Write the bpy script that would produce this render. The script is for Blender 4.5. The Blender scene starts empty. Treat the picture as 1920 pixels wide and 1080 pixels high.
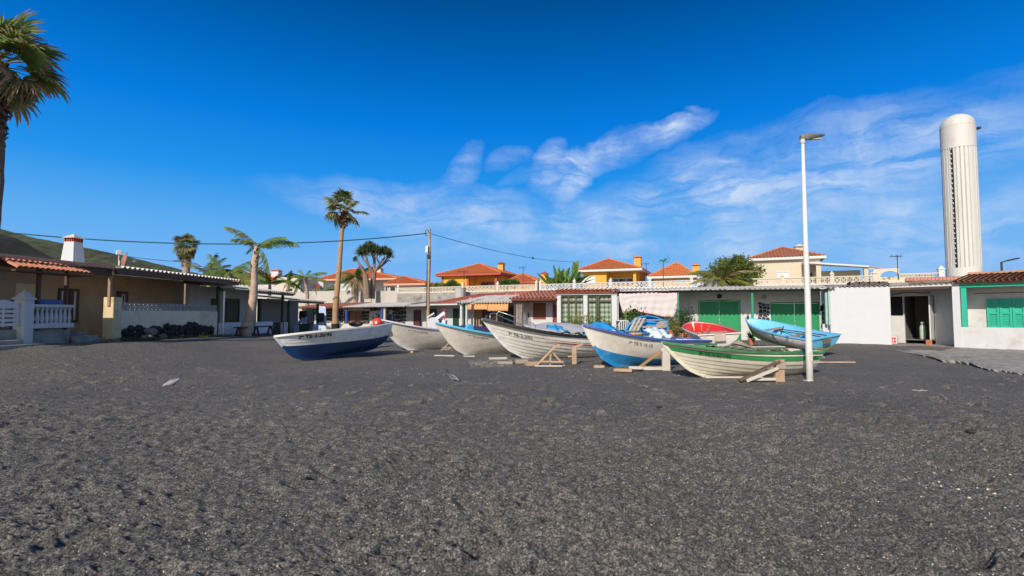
import bpy, bmesh, math, random
import numpy as np
from mathutils import Vector, Matrix, Euler
random.seed(7)
PI = math.pi
SC = bpy.context.scene
COL = SC.collection
# ---------------------------------------------------------------- camera
F = 960.0; PITCH = math.atan(50.0/960.0); CH = 1.6
cam = bpy.data.objects.new('camera', bpy.data.cameras.new('camera'))
COL.objects.link(cam); SC.camera = cam
cam.location = (0, 0, CH); cam.rotation_euler = (PI/2 + PITCH, 0, 0)
cam.data.sensor_width = 36.0; cam.data.lens = 18.0
cam.data.clip_start = 0.05; cam.data.clip_end = 4000
SC.render.resolution_x = 1024; SC.render.resolution_y = 576
SC.view_settings.view_transform = 'Standard'; SC.view_settings.look = 'None'
SC.view_settings.gamma = 1.0; SC.view_settings.exposure = 0.18
SC.view_settings.use_curve_mapping = False
cP, sP = math.cos(PITCH), math.sin(PITCH)
def raydir(px, py):
    u = (px-960)/F; v = (540-py)/F
    return Vector((u, cP - v*sP, sP + v*cP))
def P(px, py, Y):
    "world point seen at photo pixel (px,py) at ground distance Y"
    d = raydir(px, py); t = Y/d.y
    return Vector((d.x*t, Y, CH + d.z*t))
# ---------------------------------------------------------------- world, sun
SUN_EL = math.radians(30); SUN_DIR = Vector((-0.42, -0.907, 0)).normalized()
SUN_DIR = Vector((SUN_DIR.x*math.cos(SUN_EL), SUN_DIR.y*math.cos(SUN_EL), math.sin(SUN_EL)))
sun = bpy.data.objects.new('sun', bpy.data.lights.new('sun', 'SUN')); COL.objects.link(sun)
sun.data.energy = 4.0; sun.data.angle = math.radians(0.5); sun.data.color = (1.0, 0.91, 0.79)
sun.rotation_euler = SUN_DIR.to_track_quat('Z', 'Y').to_euler(); sun.location = SUN_DIR*60
W = bpy.data.worlds.new('World'); SC.world = W; W.use_nodes = True
def build_world():
    nt = W.node_tree; N = nt.nodes; L = nt.links; N.clear()
    out = N.new('ShaderNodeOutputWorld'); bg = N.new('ShaderNodeBackground')
    bg.inputs['Strength'].default_value = 0.098
    L.new(bg.outputs[0], out.inputs[0])
    sky = N.new('ShaderNodeTexSky'); sky.sky_type = 'NISHITA'; sky.sun_disc = False
    sky.sun_elevation = SUN_EL; sky.sun_rotation = math.atan2(SUN_DIR.x, SUN_DIR.y)
    sky.air_density = 1.0; sky.dust_density = 0.6; sky.ozone_density = 2.0; sky.altitude = 0
    tc = N.new('ShaderNodeTexCoord')
    def vm(op, a, b=None, s=None):
        n = N.new('ShaderNodeVectorMath'); n.operation = op
        for i, q in enumerate((a, b)):
            if q is None: continue
            if hasattr(q, 'links'): L.new(q, n.inputs[i])
            else: n.inputs[i].default_value = q
        if s is not None: n.inputs['Scale'].default_value = s
        return n
    def m(op, a, b=None, c=None, clamp=False):
        n = N.new('ShaderNodeMath'); n.operation = op; n.use_clamp = clamp
        for i, q in enumerate((a, b, c)):
            if q is None: continue
            if hasattr(q, 'links'): L.new(q, n.inputs[i])
            else: n.inputs[i].default_value = q
        return n.outputs[0]
    def noise(vec, scale, det, rough, dist=0.0):
        n = N.new('ShaderNodeTexNoise'); n.inputs['Scale'].default_value = scale
        n.inputs['Detail'].default_value = det; n.inputs['Roughness'].default_value = rough
        n.inputs['Distortion'].default_value = dist
        L.new(vec, n.inputs['Vector']); return n
    dirv = tc.outputs['Generated']
    # the clear sky away from the sun is a much deeper blue than near it: grade the sky texture by height and by side
    sep = N.new('ShaderNodeSeparateXYZ'); L.new(dirv, sep.inputs[0])
    rp = N.new('ShaderNodeValToRGB'); E = rp.color_ramp.elements; K = 1/.111
    stops = [(0.0, (.27,.51,.88)), (.10, (.165,.455,.89)), (.155, (.110,.415,.88)), (.24, (.018,.295,.84)), (.34, (.002,.205,.74)), (.44, (.0,.130,.50)), (.53, (.0,.078,.30)), (1.0, (.002,.045,.20))]
    while len(E) < len(stops): E.new(.5)
    for e, (p_, c_) in zip(E, stops): e.position = p_; e.color = c_+(1,)
    L.new(sep.outputs['Z'], rp.inputs[0]); sc_ = vm('SCALE', rp.outputs[0], s=K)
    fr = N.new('ShaderNodeMapRange'); fr.interpolation_type = 'SMOOTHSTEP'; fr.inputs[1].default_value = -.45; fr.inputs[2].default_value = .35; fr.inputs[3].default_value = .15; fr.inputs[4].default_value = 1.0; L.new(sep.outputs['Y'], fr.inputs[0])
    deep = N.new('ShaderNodeMix'); deep.data_type = 'RGBA'; L.new(fr.outputs[0], deep.inputs['Factor']); L.new(sky.outputs[0], deep.inputs['A']); L.new(sc_.outputs[0], deep.inputs['B'])
    nA = noise(dirv, 4.0, 4, 0.55)
    w1 = vm('SUBTRACT', nA.outputs['Color'], (0.5, 0.5, 0.5)); w1 = vm('SCALE', w1.outputs[0], s=0.075)
    nB = noise(dirv, 14.0, 5, 0.6)
    w2 = vm('SUBTRACT', nB.outputs['Color'], (0.5, 0.5, 0.5)); w2 = vm('SCALE', w2.outputs[0], s=0.035)
    warped = vm('ADD', vm('ADD', dirv, w1.outputs[0]).outputs[0], w2.outputs[0]).outputs[0]
    # streaky fibres: noise squeezed along one axis
    mp = N.new('ShaderNodeMapping'); mp.inputs['Rotation'].default_value = (0, math.radians(22), 0)
    mp.inputs['Scale'].default_value = (3.6, 5.0, 19.0); L.new(warped, mp.inputs['Vector'])
    fib = noise(mp.outputs[0], 2.2, 9, 0.62, 0.5)
    f = m('SUBTRACT', fib.outputs['Fac'], 0.33); f = m('MULTIPLY', f, 3.6, clamp=True)
    f2 = noise(warped, 6.0, 7, 0.6); g = m('SUBTRACT', f2.outputs['Fac'], 0.36); g = m('MULTIPLY', g, 3.2, clamp=True)
    tex = m('MULTIPLY', m('ADD', f, 0.22), m('ADD', g, 0.2))
    blobs = [(1132,288,150,21,19,1.4),(1028,322,48,24,62,1.2),(1064,352,52,17,46,1.1),(868,332,50,22,52,.6),(960,306,38,14,20,.55),(1205,262,70,22,10,.9),
             (985,425,340,44,-9,.85),(1440,345,300,84,14,1.0),(1440,430,480,75,0,.78),(1860,290,160,36,24,.22),(1305,207,16,7,0,.22),
             (880,465,180,20,0,.42),(1180,395,150,34,10,.75),(1720,215,300,24,22,.16),(1330,345,90,30,28,.7)]
    tot = None
    for px, py, a, b, ang, s in blobs:
        c = raydir(px, py).normalized(); ex = Vector((1, 0, 0)); ex = (ex - c*ex.dot(c)).normalized(); ez = ex.cross(c).normalized()
        ca, sa = math.cos(math.radians(ang)), math.sin(math.radians(ang))
        e1 = ex*ca + ez*sa; e2 = -ex*sa + ez*ca
        k = 1/(960*raydir(px, py).length)
        A = vm('DOT_PRODUCT', warped, tuple(e1/(a*k))).outputs['Value']; B = vm('DOT_PRODUCT', warped, tuple(e2/(b*k))).outputs['Value']
        r = m('ADD', m('MULTIPLY', A, A), m('MULTIPLY', B, B))
        msk = m('MULTIPLY', m('SUBTRACT', 1.0, m('MULTIPLY', r, 0.5), clamp=True), s)
        msk = m('MULTIPLY', msk, m('GREATER_THAN', vm('DOT_PRODUCT', dirv, tuple(c)).outputs['Value'], 0.3))
        tot = msk if tot is None else m('MAXIMUM', tot, msk)
    dens = m('MULTIPLY', tot, tex); dens = m('MULTIPLY', dens, .80, clamp=True)
    mix = N.new('ShaderNodeMix'); mix.data_type = 'RGBA'
    L.new(dens, mix.inputs['Factor']); L.new(deep.outputs['Result'], mix.inputs['A']); mix.inputs['B'].default_value = (5.6, 6.7, 8.5, 1)
    L.new(mix.outputs['Result'], bg.inputs['Color'])
build_world()
# ---------------------------------------------------------------- materials
MATS = {}
def mat(name, col, rough=0.6, var=0.12, scale=6.0, bump=0.0, bscale=40.0, metal=0.0, dirt=None, dirt_amt=0.3, dscale=2.5, spec=0.5, stretch=None):
    if name in MATS: return MATS[name]
    m = bpy.data.materials.new(name); m.use_nodes = True; MATS[name] = m
    nt = m.node_tree; N = nt.nodes; L = nt.links
    b = N['Principled BSDF']; b.inputs['Roughness'].default_value = rough; b.inputs['Metallic'].default_value = metal
    b.inputs['Specular IOR Level'].default_value = spec
    tc = N.new('ShaderNodeTexCoord'); vec = tc.outputs['Object']
    if stretch:
        mp = N.new('ShaderNodeMapping'); mp.inputs['Scale'].default_value = stretch; L.new(vec, mp.inputs[0]); vec = mp.outputs[0]
    n = N.new('ShaderNodeTexNoise'); n.inputs['Scale'].default_value = scale; n.inputs['Detail'].default_value = 6; n.inputs['Roughness'].default_value = .65
    L.new(vec, n.inputs['Vector'])
    r = N.new('ShaderNodeValToRGB'); r.color_ramp.elements[0].position = .3; r.color_ramp.elements[1].position = .72
    r.color_ramp.elements[0].color = tuple(c*(1-var) for c in col) + (1,); r.color_ramp.elements[1].color = tuple(min(1, c*(1+var)) for c in col) + (1,)
    L.new(n.outputs['Fac'], r.inputs[0]); cur = r.outputs[0]
    if dirt:
        n2 = N.new('ShaderNodeTexNoise'); n2.inputs['Scale'].default_value = dscale; n2.inputs['Detail'].default_value = 9; n2.inputs['Roughness'].default_value = .72
        L.new(vec, n2.inputs['Vector'])
        mr = N.new('ShaderNodeMapRange'); mr.inputs[1].default_value = .52; mr.inputs[2].default_value = .68; mr.inputs[4].default_value = dirt_amt
        L.new(n2.outputs['Fac'], mr.inputs[0])
        mx = N.new('ShaderNodeMix'); mx.data_type = 'RGBA'; L.new(mr.outputs[0], mx.inputs['Factor']); L.new(cur, mx.inputs['A'])
        mx.inputs['B'].default_value = tuple(dirt) + (1,); cur = mx.outputs['Result']
    L.new(cur, b.inputs['Base Color'])
    if bump:
        n3 = N.new('ShaderNodeTexNoise'); n3.inputs['Scale'].default_value = bscale; n3.inputs['Detail'].default_value = 5; L.new(vec, n3.inputs['Vector'])
        bp = N.new('ShaderNodeBump'); bp.inputs['Strength'].default_value = bump; bp.inputs['Distance'].default_value = .02
        L.new(n3.outputs['Fac'], bp.inputs['Height']); L.new(bp.outputs[0], b.inputs['Normal'])
    return m
def leafmat(name, col, col2=None, rough=.5):
    m = mat(name, col, rough, var=.35, scale=3.0)
    return m
# ---------------------------------------------------------------- mesh helper
class MB:
    def __init__(s): s.v = []; s.f = []; s.m = []; s.mi = 0
    def add(s, vs, fs, mi=None):
        o = len(s.v); s.v.extend([tuple(v) for v in vs]); mi = s.mi if mi is None else mi
        for f in fs: s.f.append(tuple(i+o for i in f)); s.m.append(mi)
        return s
    def box(s, x0, x1, y0, y1, z0, z1, M=None, mi=None):
        vs = [Vector(p) for p in ((x0,y0,z0),(x1,y0,z0),(x1,y1,z0),(x0,y1,z0),(x0,y0,z1),(x1,y0,z1),(x1,y1,z1),(x0,y1,z1))]
        if M: vs = [M @ v for v in vs]
        return s.add(vs, [(0,3,2,1),(4,5,6,7),(0,1,5,4),(1,2,6,5),(2,3,7,6),(3,0,4,7)], mi)
    def cbox(s, x0, x1, y0, y1, z0, z1, c=.01, M=None, mi=None):
        "box with chamfered edges"
        bm = bmesh.new(); bmesh.ops.create_cube(bm, size=1)
        for v in bm.verts: v.co = Vector(((x0+x1)/2+v.co.x*(x1-x0), (y0+y1)/2+v.co.y*(y1-y0), (z0+z1)/2+v.co.z*(z1-z0)))
        bmesh.ops.bevel(bm, geom=bm.edges[:], offset=c, segments=1, affect='EDGES', profile=.5)
        vs = [(M @ v.co) if M else v.co.copy() for v in bm.verts]; fs = [tuple(v.index for v in f.verts) for f in bm.faces]; bm.free()
        return s.add(vs, fs, mi)
    def beam(s, a, b, w, h, mi=None, up=Vector((0,0,1)), c=0):
        "square bar from a to b"
        a = Vector(a); b = Vector(b); d = (b-a); L = d.length; d.normalize()
        x = d.cross(up)
        if x.length < 1e-3: x = d.cross(Vector((0,1,0)))
        x.normalize(); y = x.cross(d)
        M = Matrix((( x.x, d.x, y.x, a.x),( x.y, d.y, y.y, a.y),( x.z, d.z, y.z, a.z),(0,0,0,1)))
        return s.cbox(-w/2, w/2, 0, L, -h/2, h/2, c, M, mi) if c else s.box(-w/2, w/2, 0, L, -h/2, h/2, M, mi)
    def tube(s, pts, rad, n=8, mi=None, cap=True):
        pts = [Vector(p) for p in pts]; k = len(pts)
        if not hasattr(rad, '__len__'): rad = [rad]*k
        vs = []; up = Vector((0,0,1)); prev = None
        for i, p in enumerate(pts):
            d = (pts[min(i+1,k-1)] - pts[max(i-1,0)]).normalized()
            if prev is None:
                x = d.cross(up)
                if x.length < .05: x = d.cross(Vector((0,1,0)))
            else: x = prev - d*prev.dot(d)
            x.normalize(); prev = x.copy(); y = d.cross(x)
            for j in range(n):
                a = 2*PI*j/n; vs.append(p + (x*math.cos(a)+y*math.sin(a))*rad[i])
        fs = [(i*n+j, i*n+(j+1)%n, (i+1)*n+(j+1)%n, (i+1)*n+j) for i in range(k-1) for j in range(n)]
        if cap: fs += [tuple(range(n-1,-1,-1)), tuple((k-1)*n+j for j in range(n))]
        return s.add(vs, fs, mi)
    def lathe(s, prof, n=16, c=(0,0,0), mi=None, M=None):
        vs = []
        for r, z in prof:
            for j in range(n):
                a = 2*PI*j/n; v = Vector((c[0]+r*math.cos(a), c[1]+r*math.sin(a), c[2]+z)); vs.append(M @ v if M else v)
        k = len(prof)
        fs = [(i*n+j, i*n+(j+1)%n, (i+1)*n+(j+1)%n, (i+1)*n+j) for i in range(k-1) for j in range(n)]
        fs += [tuple(range(n-1,-1,-1)), tuple((k-1)*n+j for j in range(n))]
        return s.add(vs, fs, mi)
    def prism(s, poly, y0, y1, mi=None, M=None):
        "polygon in x,z pushed from y0 to y1"
        n = len(poly); vs = [Vector((x, y0, z)) for x, z in poly] + [Vector((x, y1, z)) for x, z in poly]
        if M: vs = [M @ v for v in vs]
        return s.add(vs, [tuple(range(n)), tuple(range(2*n-1, n-1, -1))] + [(i, i+n, (i+1)%n+n, (i+1)%n) for i in range(n)], mi)
    def build(s, name, mats, parent=None, smooth=False, label=None, kind=None, loc=None, rot=None):
        if not isinstance(mats, (list, tuple)): mats = [mats]
        me = bpy.data.meshes.new(name); me.from_pydata(s.v, [], s.f)
        for m_ in mats: me.materials.append(m_)
        if len(mats) > 1: me.polygons.foreach_set('material_index', s.m)
        if smooth: me.polygons.foreach_set('use_smooth', [True]*len(s.f))
        me.update()
        if smooth == 'auto':
            try: me.set_sharp_from_angle(angle=math.radians(38))
            except Exception: pass
        return link(name, me, parent, label, kind, loc, rot)
def link(name, me, parent=None, label=None, kind=None, loc=None, rot=None):
    o = bpy.data.objects.new(name, me); COL.objects.link(o)
    if parent is not None: o.parent = parent
    if loc is not None: o.location = loc
    if rot is not None: o.rotation_euler = rot
    if label: o['label'] = label
    if kind: o['kind'] = kind
    return o
def tag(o, label, cat, group=None):
    o['label'] = label; o['category'] = cat
    if group: o['group'] = group
    return o
def thing(name, label, cat, loc=(0,0,0), rotz=0.0, group=None, rot=None):
    o = bpy.data.objects.new(name, None); COL.objects.link(o); o.empty_display_size = .2
    o.location = loc; o.rotation_euler = rot if rot is not None else (0, 0, rotz)
    return tag(o, label, cat, group)
def struct(o): o['kind'] = 'structure'; return o
def copy_tree(o, parent=None):
    c = o.copy(); COL.objects.link(c)
    if parent is not None: c.parent = parent
    for ch in list(o.children): copy_tree(ch, c)
    return c
class Frame:
    "wall line through (x,y) with direction (dx,dy); local x along it, y away from the camera, z up"
    def __init__(s, x, y, dx, dy, z=0.0):
        l = math.hypot(dx, dy); s.o = Vector((x, y, z)); s.d = Vector((dx/l, dy/l)); s.a = math.atan2(dy, dx); s.n = Vector((-s.d.y, s.d.x))
    def fx(s, px, off=0.0, py=560):
        r = raydir(px, py); ox, oy = s.o.x+s.n.x*off, s.o.y+s.n.y*off
        # ox + d.x*t = r.x*k ; oy + d.y*t = r.y*k
        det = s.d.x*(-r.y) + r.x*s.d.y
        return (-ox*(-r.y) - r.x*oy)/det*1.0 if False else ((-ox)*(-r.y) - (-r.x)*(-oy))/det
    def dist(s, px, off=0.0, py=560):
        t = s.fx(px, off, py); return s.o.y + s.n.y*off + s.d.y*t
    def fz(s, px, py, off=0.0):
        Y = s.dist(px, off, py); return P(px, py, Y).z - s.o.z
    def thing(s, name, label, cat, group=None): return thing(name, label, cat, tuple(s.o), s.a, group)
def smooth(a, b, x):
    t = max(0.0, min(1.0, (x-a)/(b-a))); return t*t*(3-2*t)
def gz(x, y):
    "height of the sand"
    z = smooth(6.5, 13.6, -x)*smooth(9, 17, y)*max(.05, .66 - .017*(y-17))
    z += .13*smooth(18, 24.5, y)*smooth(4, 12, x)
    z -= .12*smooth(34, 44, y)
    return z
# ---------------------------------------------------------------- ground
def build_sand():
    rng = np.random.default_rng(3)
    NR, NC = 820, 900
    pyv = np.linspace(1330, 620.5, NR); Y = CH*F/(pyv-590.0)
    u = np.linspace(-1.42, 1.42, NC)
    YY = np.repeat(Y[:, None], NC, 1); XX = YY*u[None, :]
    def sst(a, b, x):
        t = np.clip((x-a)/(b-a), 0, 1); return t*t*(3-2*t)
    Z = sst(6.5, 13.6, -XX)*sst(9, 17, YY)*np.maximum(.05, .66-.017*(YY-17))
    Z += .13*sst(18, 24.5, YY)*sst(4, 12, XX); Z -= .12*sst(34, 44, YY)
    def h2(ix, iy, k):
        n = (ix.astype(np.int64)*374761393 + iy.astype(np.int64)*668265263 + k*1274126177) & 0xffffffff
        n = ((n ^ (n >> 13))*1274126177) & 0xffffffff; n = n ^ (n >> 16); return (n & 0xffff)/65535.0
    def vnoise(x, y, k):
        ix = np.floor(x); iy = np.floor(y); fx = x-ix; fy = y-iy; fx = fx*fx*(3-2*fx); fy = fy*fy*(3-2*fy)
        a = h2(ix, iy, k); b = h2(ix+1, iy, k); c = h2(ix, iy+1, k); d = h2(ix+1, iy+1, k)
        return a*(1-fx)*(1-fy)+b*fx*(1-fy)+c*(1-fx)*fy+d*fx*fy
    def dimples(cell, lx, ly, depth, prob, k, ang0=None, rim=.35):
        out = np.zeros_like(XX); gx = np.floor(XX/cell); gy = np.floor(YY/cell)
        for di in (-1, 0, 1):
            for dj in (-1, 0, 1):
                cx = gx+di; cy = gy+dj
                px = (cx+h2(cx, cy, k))*cell; py = (cy+h2(cx, cy, k+1))*cell
                a = h2(cx, cy, k+2)*PI*2 if ang0 is None else ang0+(h2(cx, cy, k+2)-.5)*1.6
                sz = .65+.7*h2(cx, cy, k+3); on = h2(cx, cy, k+4) < prob
                dx = XX-px; dy = YY-py; p = (dx*np.cos(a)+dy*np.sin(a))/(lx*sz); q = (-dx*np.sin(a)+dy*np.cos(a))/(ly*sz)
                r2 = p*p+q*q; r = np.sqrt(r2)
                out += np.where(on, depth*sz*(-np.exp(-r2*1.6) + rim*np.exp(-((r-1.25)**2)*7)*(.6+.4*np.sign(p))), 0)
        return out
    wx = XX + .25*(vnoise(XX*1.3, YY*1.3, 5)-.5); wy = YY
    und = (vnoise(XX*.35, YY*.35, 11)-.5)*.09 + (vnoise(XX*1.1, YY*1.1, 12)-.5)*.045
    # wind-raked clods, stretched along one direction
    ca, sa = math.cos(.42), math.sin(.42)
    U = XX*ca+YY*sa; V = -XX*sa+YY*ca
    rs = YY**2*(1330-620.5)/NR/(CH*F); fd = lambda lam: np.clip((lam/rs-1.6)/2.0, 0, 1)
    feet = dimples(.62, .16, .08, .080, .78, 21, ang0=.5)*fd(.28) + dimples(.34, .10, .06, .034, .70, 31)*fd(.18) + dimples(.15, .055, .034, .030, .9, 41, ang0=.4)*fd(.08) + dimples(.21, .08, .045, .034, .8, 101, ang0=.3)*fd(.10) + dimples(.07, .024, .017, .009, .7, 71, ang0=.4)*fd(.05)
    rough = (vnoise(U*5, V*13, 51)-.5)*.030*fd(.14) + (vnoise(U*11, V*27, 52)-.5)*.028*fd(.07) + (vnoise(U*26, V*48, 53)-.5)*.018*fd(.04) + (vnoise(XX*70, YY*70, 54)-.5)*.010*fd(.03)
    patch = .55 + .75*vnoise(XX*.5, YY*.5, 61)
    amp = 1.0 - .75*sst(24, 27, YY)*sst(3, 6, XX)
    Z += und + (feet + rough*1.15)*patch*amp
    # keep near boats / walls the sand a little smoother
    verts = np.stack([XX, YY, Z], -1).reshape(-1, 3).astype(np.float32)
    i = np.arange((NR-1)*(NC-1)); r = i//(NC-1); c = i % (NC-1); a = r*NC+c
    quads = np.stack([a, a+1, a+NC+1, a+NC], -1).astype(np.int32)
    me = bpy.data.meshes.new('sand_ground')
    me.vertices.add(len(verts)); me.vertices.foreach_set('co', verts.ravel())
    me.loops.add(quads.size); me.loops.foreach_set('vertex_index', quads.ravel())
    me.polygons.add(len(quads)); me.polygons.foreach_set('loop_start', np.arange(0, quads.size, 4, dtype=np.int32))
    me.polygons.foreach_set('loop_total', np.full(len(quads), 4, dtype=np.int32)); me.polygons.foreach_set('use_smooth', np.ones(len(quads), bool))
    me.update(calc_edges=True)
    m = bpy.data.materials.new('black_sand'); m.use_nodes = True; nt = m.node_tree; N = nt.nodes; L = nt.links
    b = N['Principled BSDF']; b.inputs['Roughness'].default_value = .85; b.inputs['Specular IOR Level'].default_value = .3
    tc = N.new('ShaderNodeTexCoord')
    def tex(kind, scale, det=4, rough=.6):
        n = N.new(kind); n.inputs['Scale'].default_value = scale
        if kind.endswith('Noise'): n.inputs['Detail'].default_value = det; n.inputs['Roughness'].default_value = rough
        L.new(tc.outputs['Object'], n.inputs['Vector']); return n
    def ramp(src, stops):
        r = N.new('ShaderNodeValToRGB'); e = r.color_ramp.elements
        while len(e) < len(stops): e.new(.5)
        for k, (p, c) in enumerate(stops): e[k].position = p; e[k].color = c+(1,)
        L.new(src, r.inputs[0]); return r.outputs[0]
    def mix(fac, a, bb, mode='MIX'):
        x = N.new('ShaderNodeMix'); x.data_type = 'RGBA'; x.blend_type = mode
        for q, s_ in ((fac, 'Factor'), (a, 'A'), (bb, 'B')):
            if hasattr(q, 'links'): L.new(q, x.inputs[s_])
            else: x.inputs[s_].default_value = q
        return x.outputs['Result']
    mpg = N.new('ShaderNodeMapping'); mpg.inputs['Rotation'].default_value = (0, 0, -.42); mpg.inputs['Scale'].default_value = (.85, 1.05, 1); L.new(tc.outputs['Object'], mpg.inputs[0])
    grain = tex('ShaderNodeTexNoise', 62, 5, .85); L.new(mpg.outputs[0], grain.inputs['Vector'])
    c1 = ramp(grain.outputs['Fac'], [(.36, (.024, .023, .022)), (.50, (.190, .177, .163)), (.65, (.66, .62, .57))])
    med = tex('ShaderNodeTexNoise', 19, 8, .78); L.new(mpg.outputs[0], med.inputs['Vector'])
    c2 = ramp(med.outputs['Fac'], [(.34, (.52, .52, .52)), (.66, (1.5, 1.49, 1.47))])
    big = tex('ShaderNodeTexNoise', .40, 6, .65)
    c3 = ramp(big.outputs['Fac'], [(.34, (.86, .87, .87)), (.66, (1.12, 1.11, 1.10))])
    col = mix(1.0, mix(1.0, c1, c2, 'MULTIPLY'), c3, 'MULTIPLY')
    vo = tex('ShaderNodeTexVoronoi', 17); sel = N.new('ShaderNodeSeparateColor'); L.new(vo.outputs['Color'], sel.inputs[0])
    def cmp(v, op, t):
        x = N.new('ShaderNodeMath'); x.operation = op; L.new(v, x.inputs[0]); x.inputs[1].default_value = t; return x.outputs[0]
    a_ = cmp(sel.outputs[0], 'GREATER_THAN', .90); b_ = cmp(vo.outputs['Distance'], 'LESS_THAN', .13)
    mm = N.new('ShaderNodeMath'); mm.operation = 'MULTIPLY'; L.new(a_, mm.inputs[0]); L.new(b_, mm.inputs[1])
    col = mix(mm.outputs[0], col, (.42, .38, .33, 1))
    L.new(col, b.inputs['Base Color'])
    bq = N.new('ShaderNodeBump'); bq.inputs['Strength'].default_value = 1.0; bq.inputs['Distance'].default_value = .17
    gq = tex('ShaderNodeTexNoise', 13, 7, .78); L.new(mpg.outputs[0], gq.inputs['Vector']); L.new(gq.outputs['Fac'], bq.inputs['Height'])
    bp = N.new('ShaderNodeBump'); bp.inputs['Strength'].default_value = 1.0; bp.inputs['Distance'].default_value = .022; L.new(bq.outputs[0], bp.inputs['Normal'])
    gr2 = tex('ShaderNodeTexNoise', 60, 6, .75); L.new(gr2.outputs['Fac'], bp.inputs['Height']); L.new(bp.outputs[0], b.inputs['Normal'])
    me.materials.append(m); o = link('sand_ground', me); o['kind'] = 'structure'
    # far sheet of the same sand out to the horizon, under the fine one
    s = MB()
    for x0, x1, y0, y1 in ((-900, 900, -300, 1200),): s.add([(x0,y0,-.35),(x1,y0,-.35),(x1,y1,-.35),(x0,y1,-.35)], [(0,1,2,3)])
    struct(s.build('far_ground', m))
    s = MB(); s.add([(-60,-60,-.03),(60,-60,-.03),(60,1.9,-.03),(-60,1.9,-.03)], [(0,1,2,3)]); struct(s.build('near_ground', m))
    # little white shell and coral bits lying on the sand
    s = MB(); rr = random.Random(5)
    def chip(x, y, r):
        z = gz(x, y)+.012; a = rr.random()*6; n = 5; el = rr.uniform(.45, 1)
        ring = [(x+math.cos(a+2*PI*k/n)*r*rr.uniform(.7, 1.2), y+math.sin(a+2*PI*k/n)*r*el*rr.uniform(.7, 1.2), z-.006+rr.uniform(0, .3)*r) for k in range(n)]
        s.add(ring + [(x, y, z+r*.45)], [(k, (k+1) % n, n) for k in range(n)])
    for i in range(1500):
        py = 600+ (rr.random()**1.2)*520; py = max(py, 650); Yv = CH*F/(py-590); chip(Yv*rr.uniform(-1.1, 1.1), Yv, rr.uniform(.0022, .0055)*(1+.07*Yv))
    o = s.build('shell_fragments', mat('shell', (.62, .57, .50), .6, .2)); tag(o, 'tiny pale shell chips scattered all over the black sand', 'shells'); o['kind'] = 'stuff'
    s = MB()
    for px, py, r in [(1738,883,.034),(1746,899,.03),(1750,907,.026),(1782,913,.034),(1800,928,.03),(1816,910,.022),(1835,913,.036),(1848,921,.042),(1823,948,.022),(1848,890,.022),(1878,886,.028),(1828,965,.02),(1770,878,.02),(1712,926,.02),(1722,910,.02),(1866,946,.02)]:
        Yv = CH*F/(py-590); chip((px-960)/F*Yv, Yv, r*.52)
    o = s.build('fruit_peel', mat('peel', (.60, .52, .36), .6, .15)); tag(o, 'cluster of cream coloured scraps lying on the sand at lower right', 'litter'); o['kind'] = 'stuff'
build_sand()
def rock_mesh(name, seed, sx, sy, sz, m, sub=2, rough=.22):
    bm = bmesh.new(); bmesh.ops.create_icosphere(bm, subdivisions=sub, radius=1); r = random.Random(seed)
    ks = [(Vector((r.uniform(-1,1), r.uniform(-1,1), r.uniform(-1,1))).normalized(), r.uniform(.55, .95)) for _ in range(9)]
    for v in bm.verts:
        c = v.co.copy()
        for n, d in ks:
            e = c.dot(n)
            if e > d: c -= n*(e-d)
        c *= 1+r.uniform(-rough, rough)*.35
        v.co = Vector((c.x*sx, c.y*sy, c.z*sz))
    me = bpy.data.meshes.new(name); bm.to_mesh(me); bm.free(); me.materials.append(m); return me
M_LAVA = mat('lava_rock', (.035, .032, .031), .9, .5, 12, .8, 30)
for px, py, r, lab in [(1808,808,.055,'small black stone lying alone on the sand at right'), (1232,763,.05,'small dark stone lying on the sand in front of the green boat')]:
    p = CH*F/(py-590.0); o = link('stone', rock_mesh('stone', px, r*1.2, r, r*.6, M_LAVA), loc=((px-960)/F*p, p, .02)); tag(o, lab, 'stone')
# cracked concrete apron in front of the houses at right
def apron():
    edge = [(1640,652),(1672,657),(1700,661),(1722,664),(1742,668),(1760,674),(1790,677),(1812,678),(1828,686),(1850,691),(1872,693),(1895,697),(1925,701),(1990,712)]
    rr = random.Random(2); s = MB(); m = mat('old_concrete', (.33, .30, .26), .85, .35, 1.6, .5, 25, dirt=(.10,.09,.08), dirt_amt=.8, dscale=.9)
    pts = []
    for i in range(len(edge)-1):
        for k in range(5):
            t = k/5; px = edge[i][0]*(1-t)+edge[i+1][0]*t; py = edge[i][1]*(1-t)+edge[i+1][1]*t
            z = .06; Yv = (CH-z)*F/(py-590+rr.uniform(-.8,.8)); pts.append(((px-960)/F*Yv, Yv, z))
    back = [(22.9, 26), (14.5, 27)]
    top = pts; n = len(top)
    bl = [(14.0, 27.4), (19.0, 26.6), (22.6, 24.2), (27.0, 19.0)]
    def bkp(u):
        k = min(2, int(u*3)); f = u*3-k; return (bl[k][0]+(bl[k+1][0]-bl[k][0])*f, bl[k][1]+(bl[k+1][1]-bl[k][1])*f)
    R = 12; vs = []
    for j in range(R+1):
        for k in range(n):
            u = k/(n-1); v = j/R; b_ = bkp(u); a_ = top[k]
            vs.append((a_[0]*(1-v)+b_[0]*v, a_[1]*(1-v)+b_[1]*v, a_[2]*(1-v)+.13*v+(rr.uniform(-.012, .012) if 0 < j < R else 0)))
    s.add(vs, [(j*n+k, j*n+k+1, (j+1)*n+k+1, (j+1)*n+k) for j in range(R) for k in range(n-1)])
    s.add(list(top)+[(x+.03, y-.22, z-.16) for x, y, z in top], [(n+k, n+k+1, k+1, k) for k in range(n-1)])
    struct(s.build('concrete_path', m))
apron()
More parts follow.
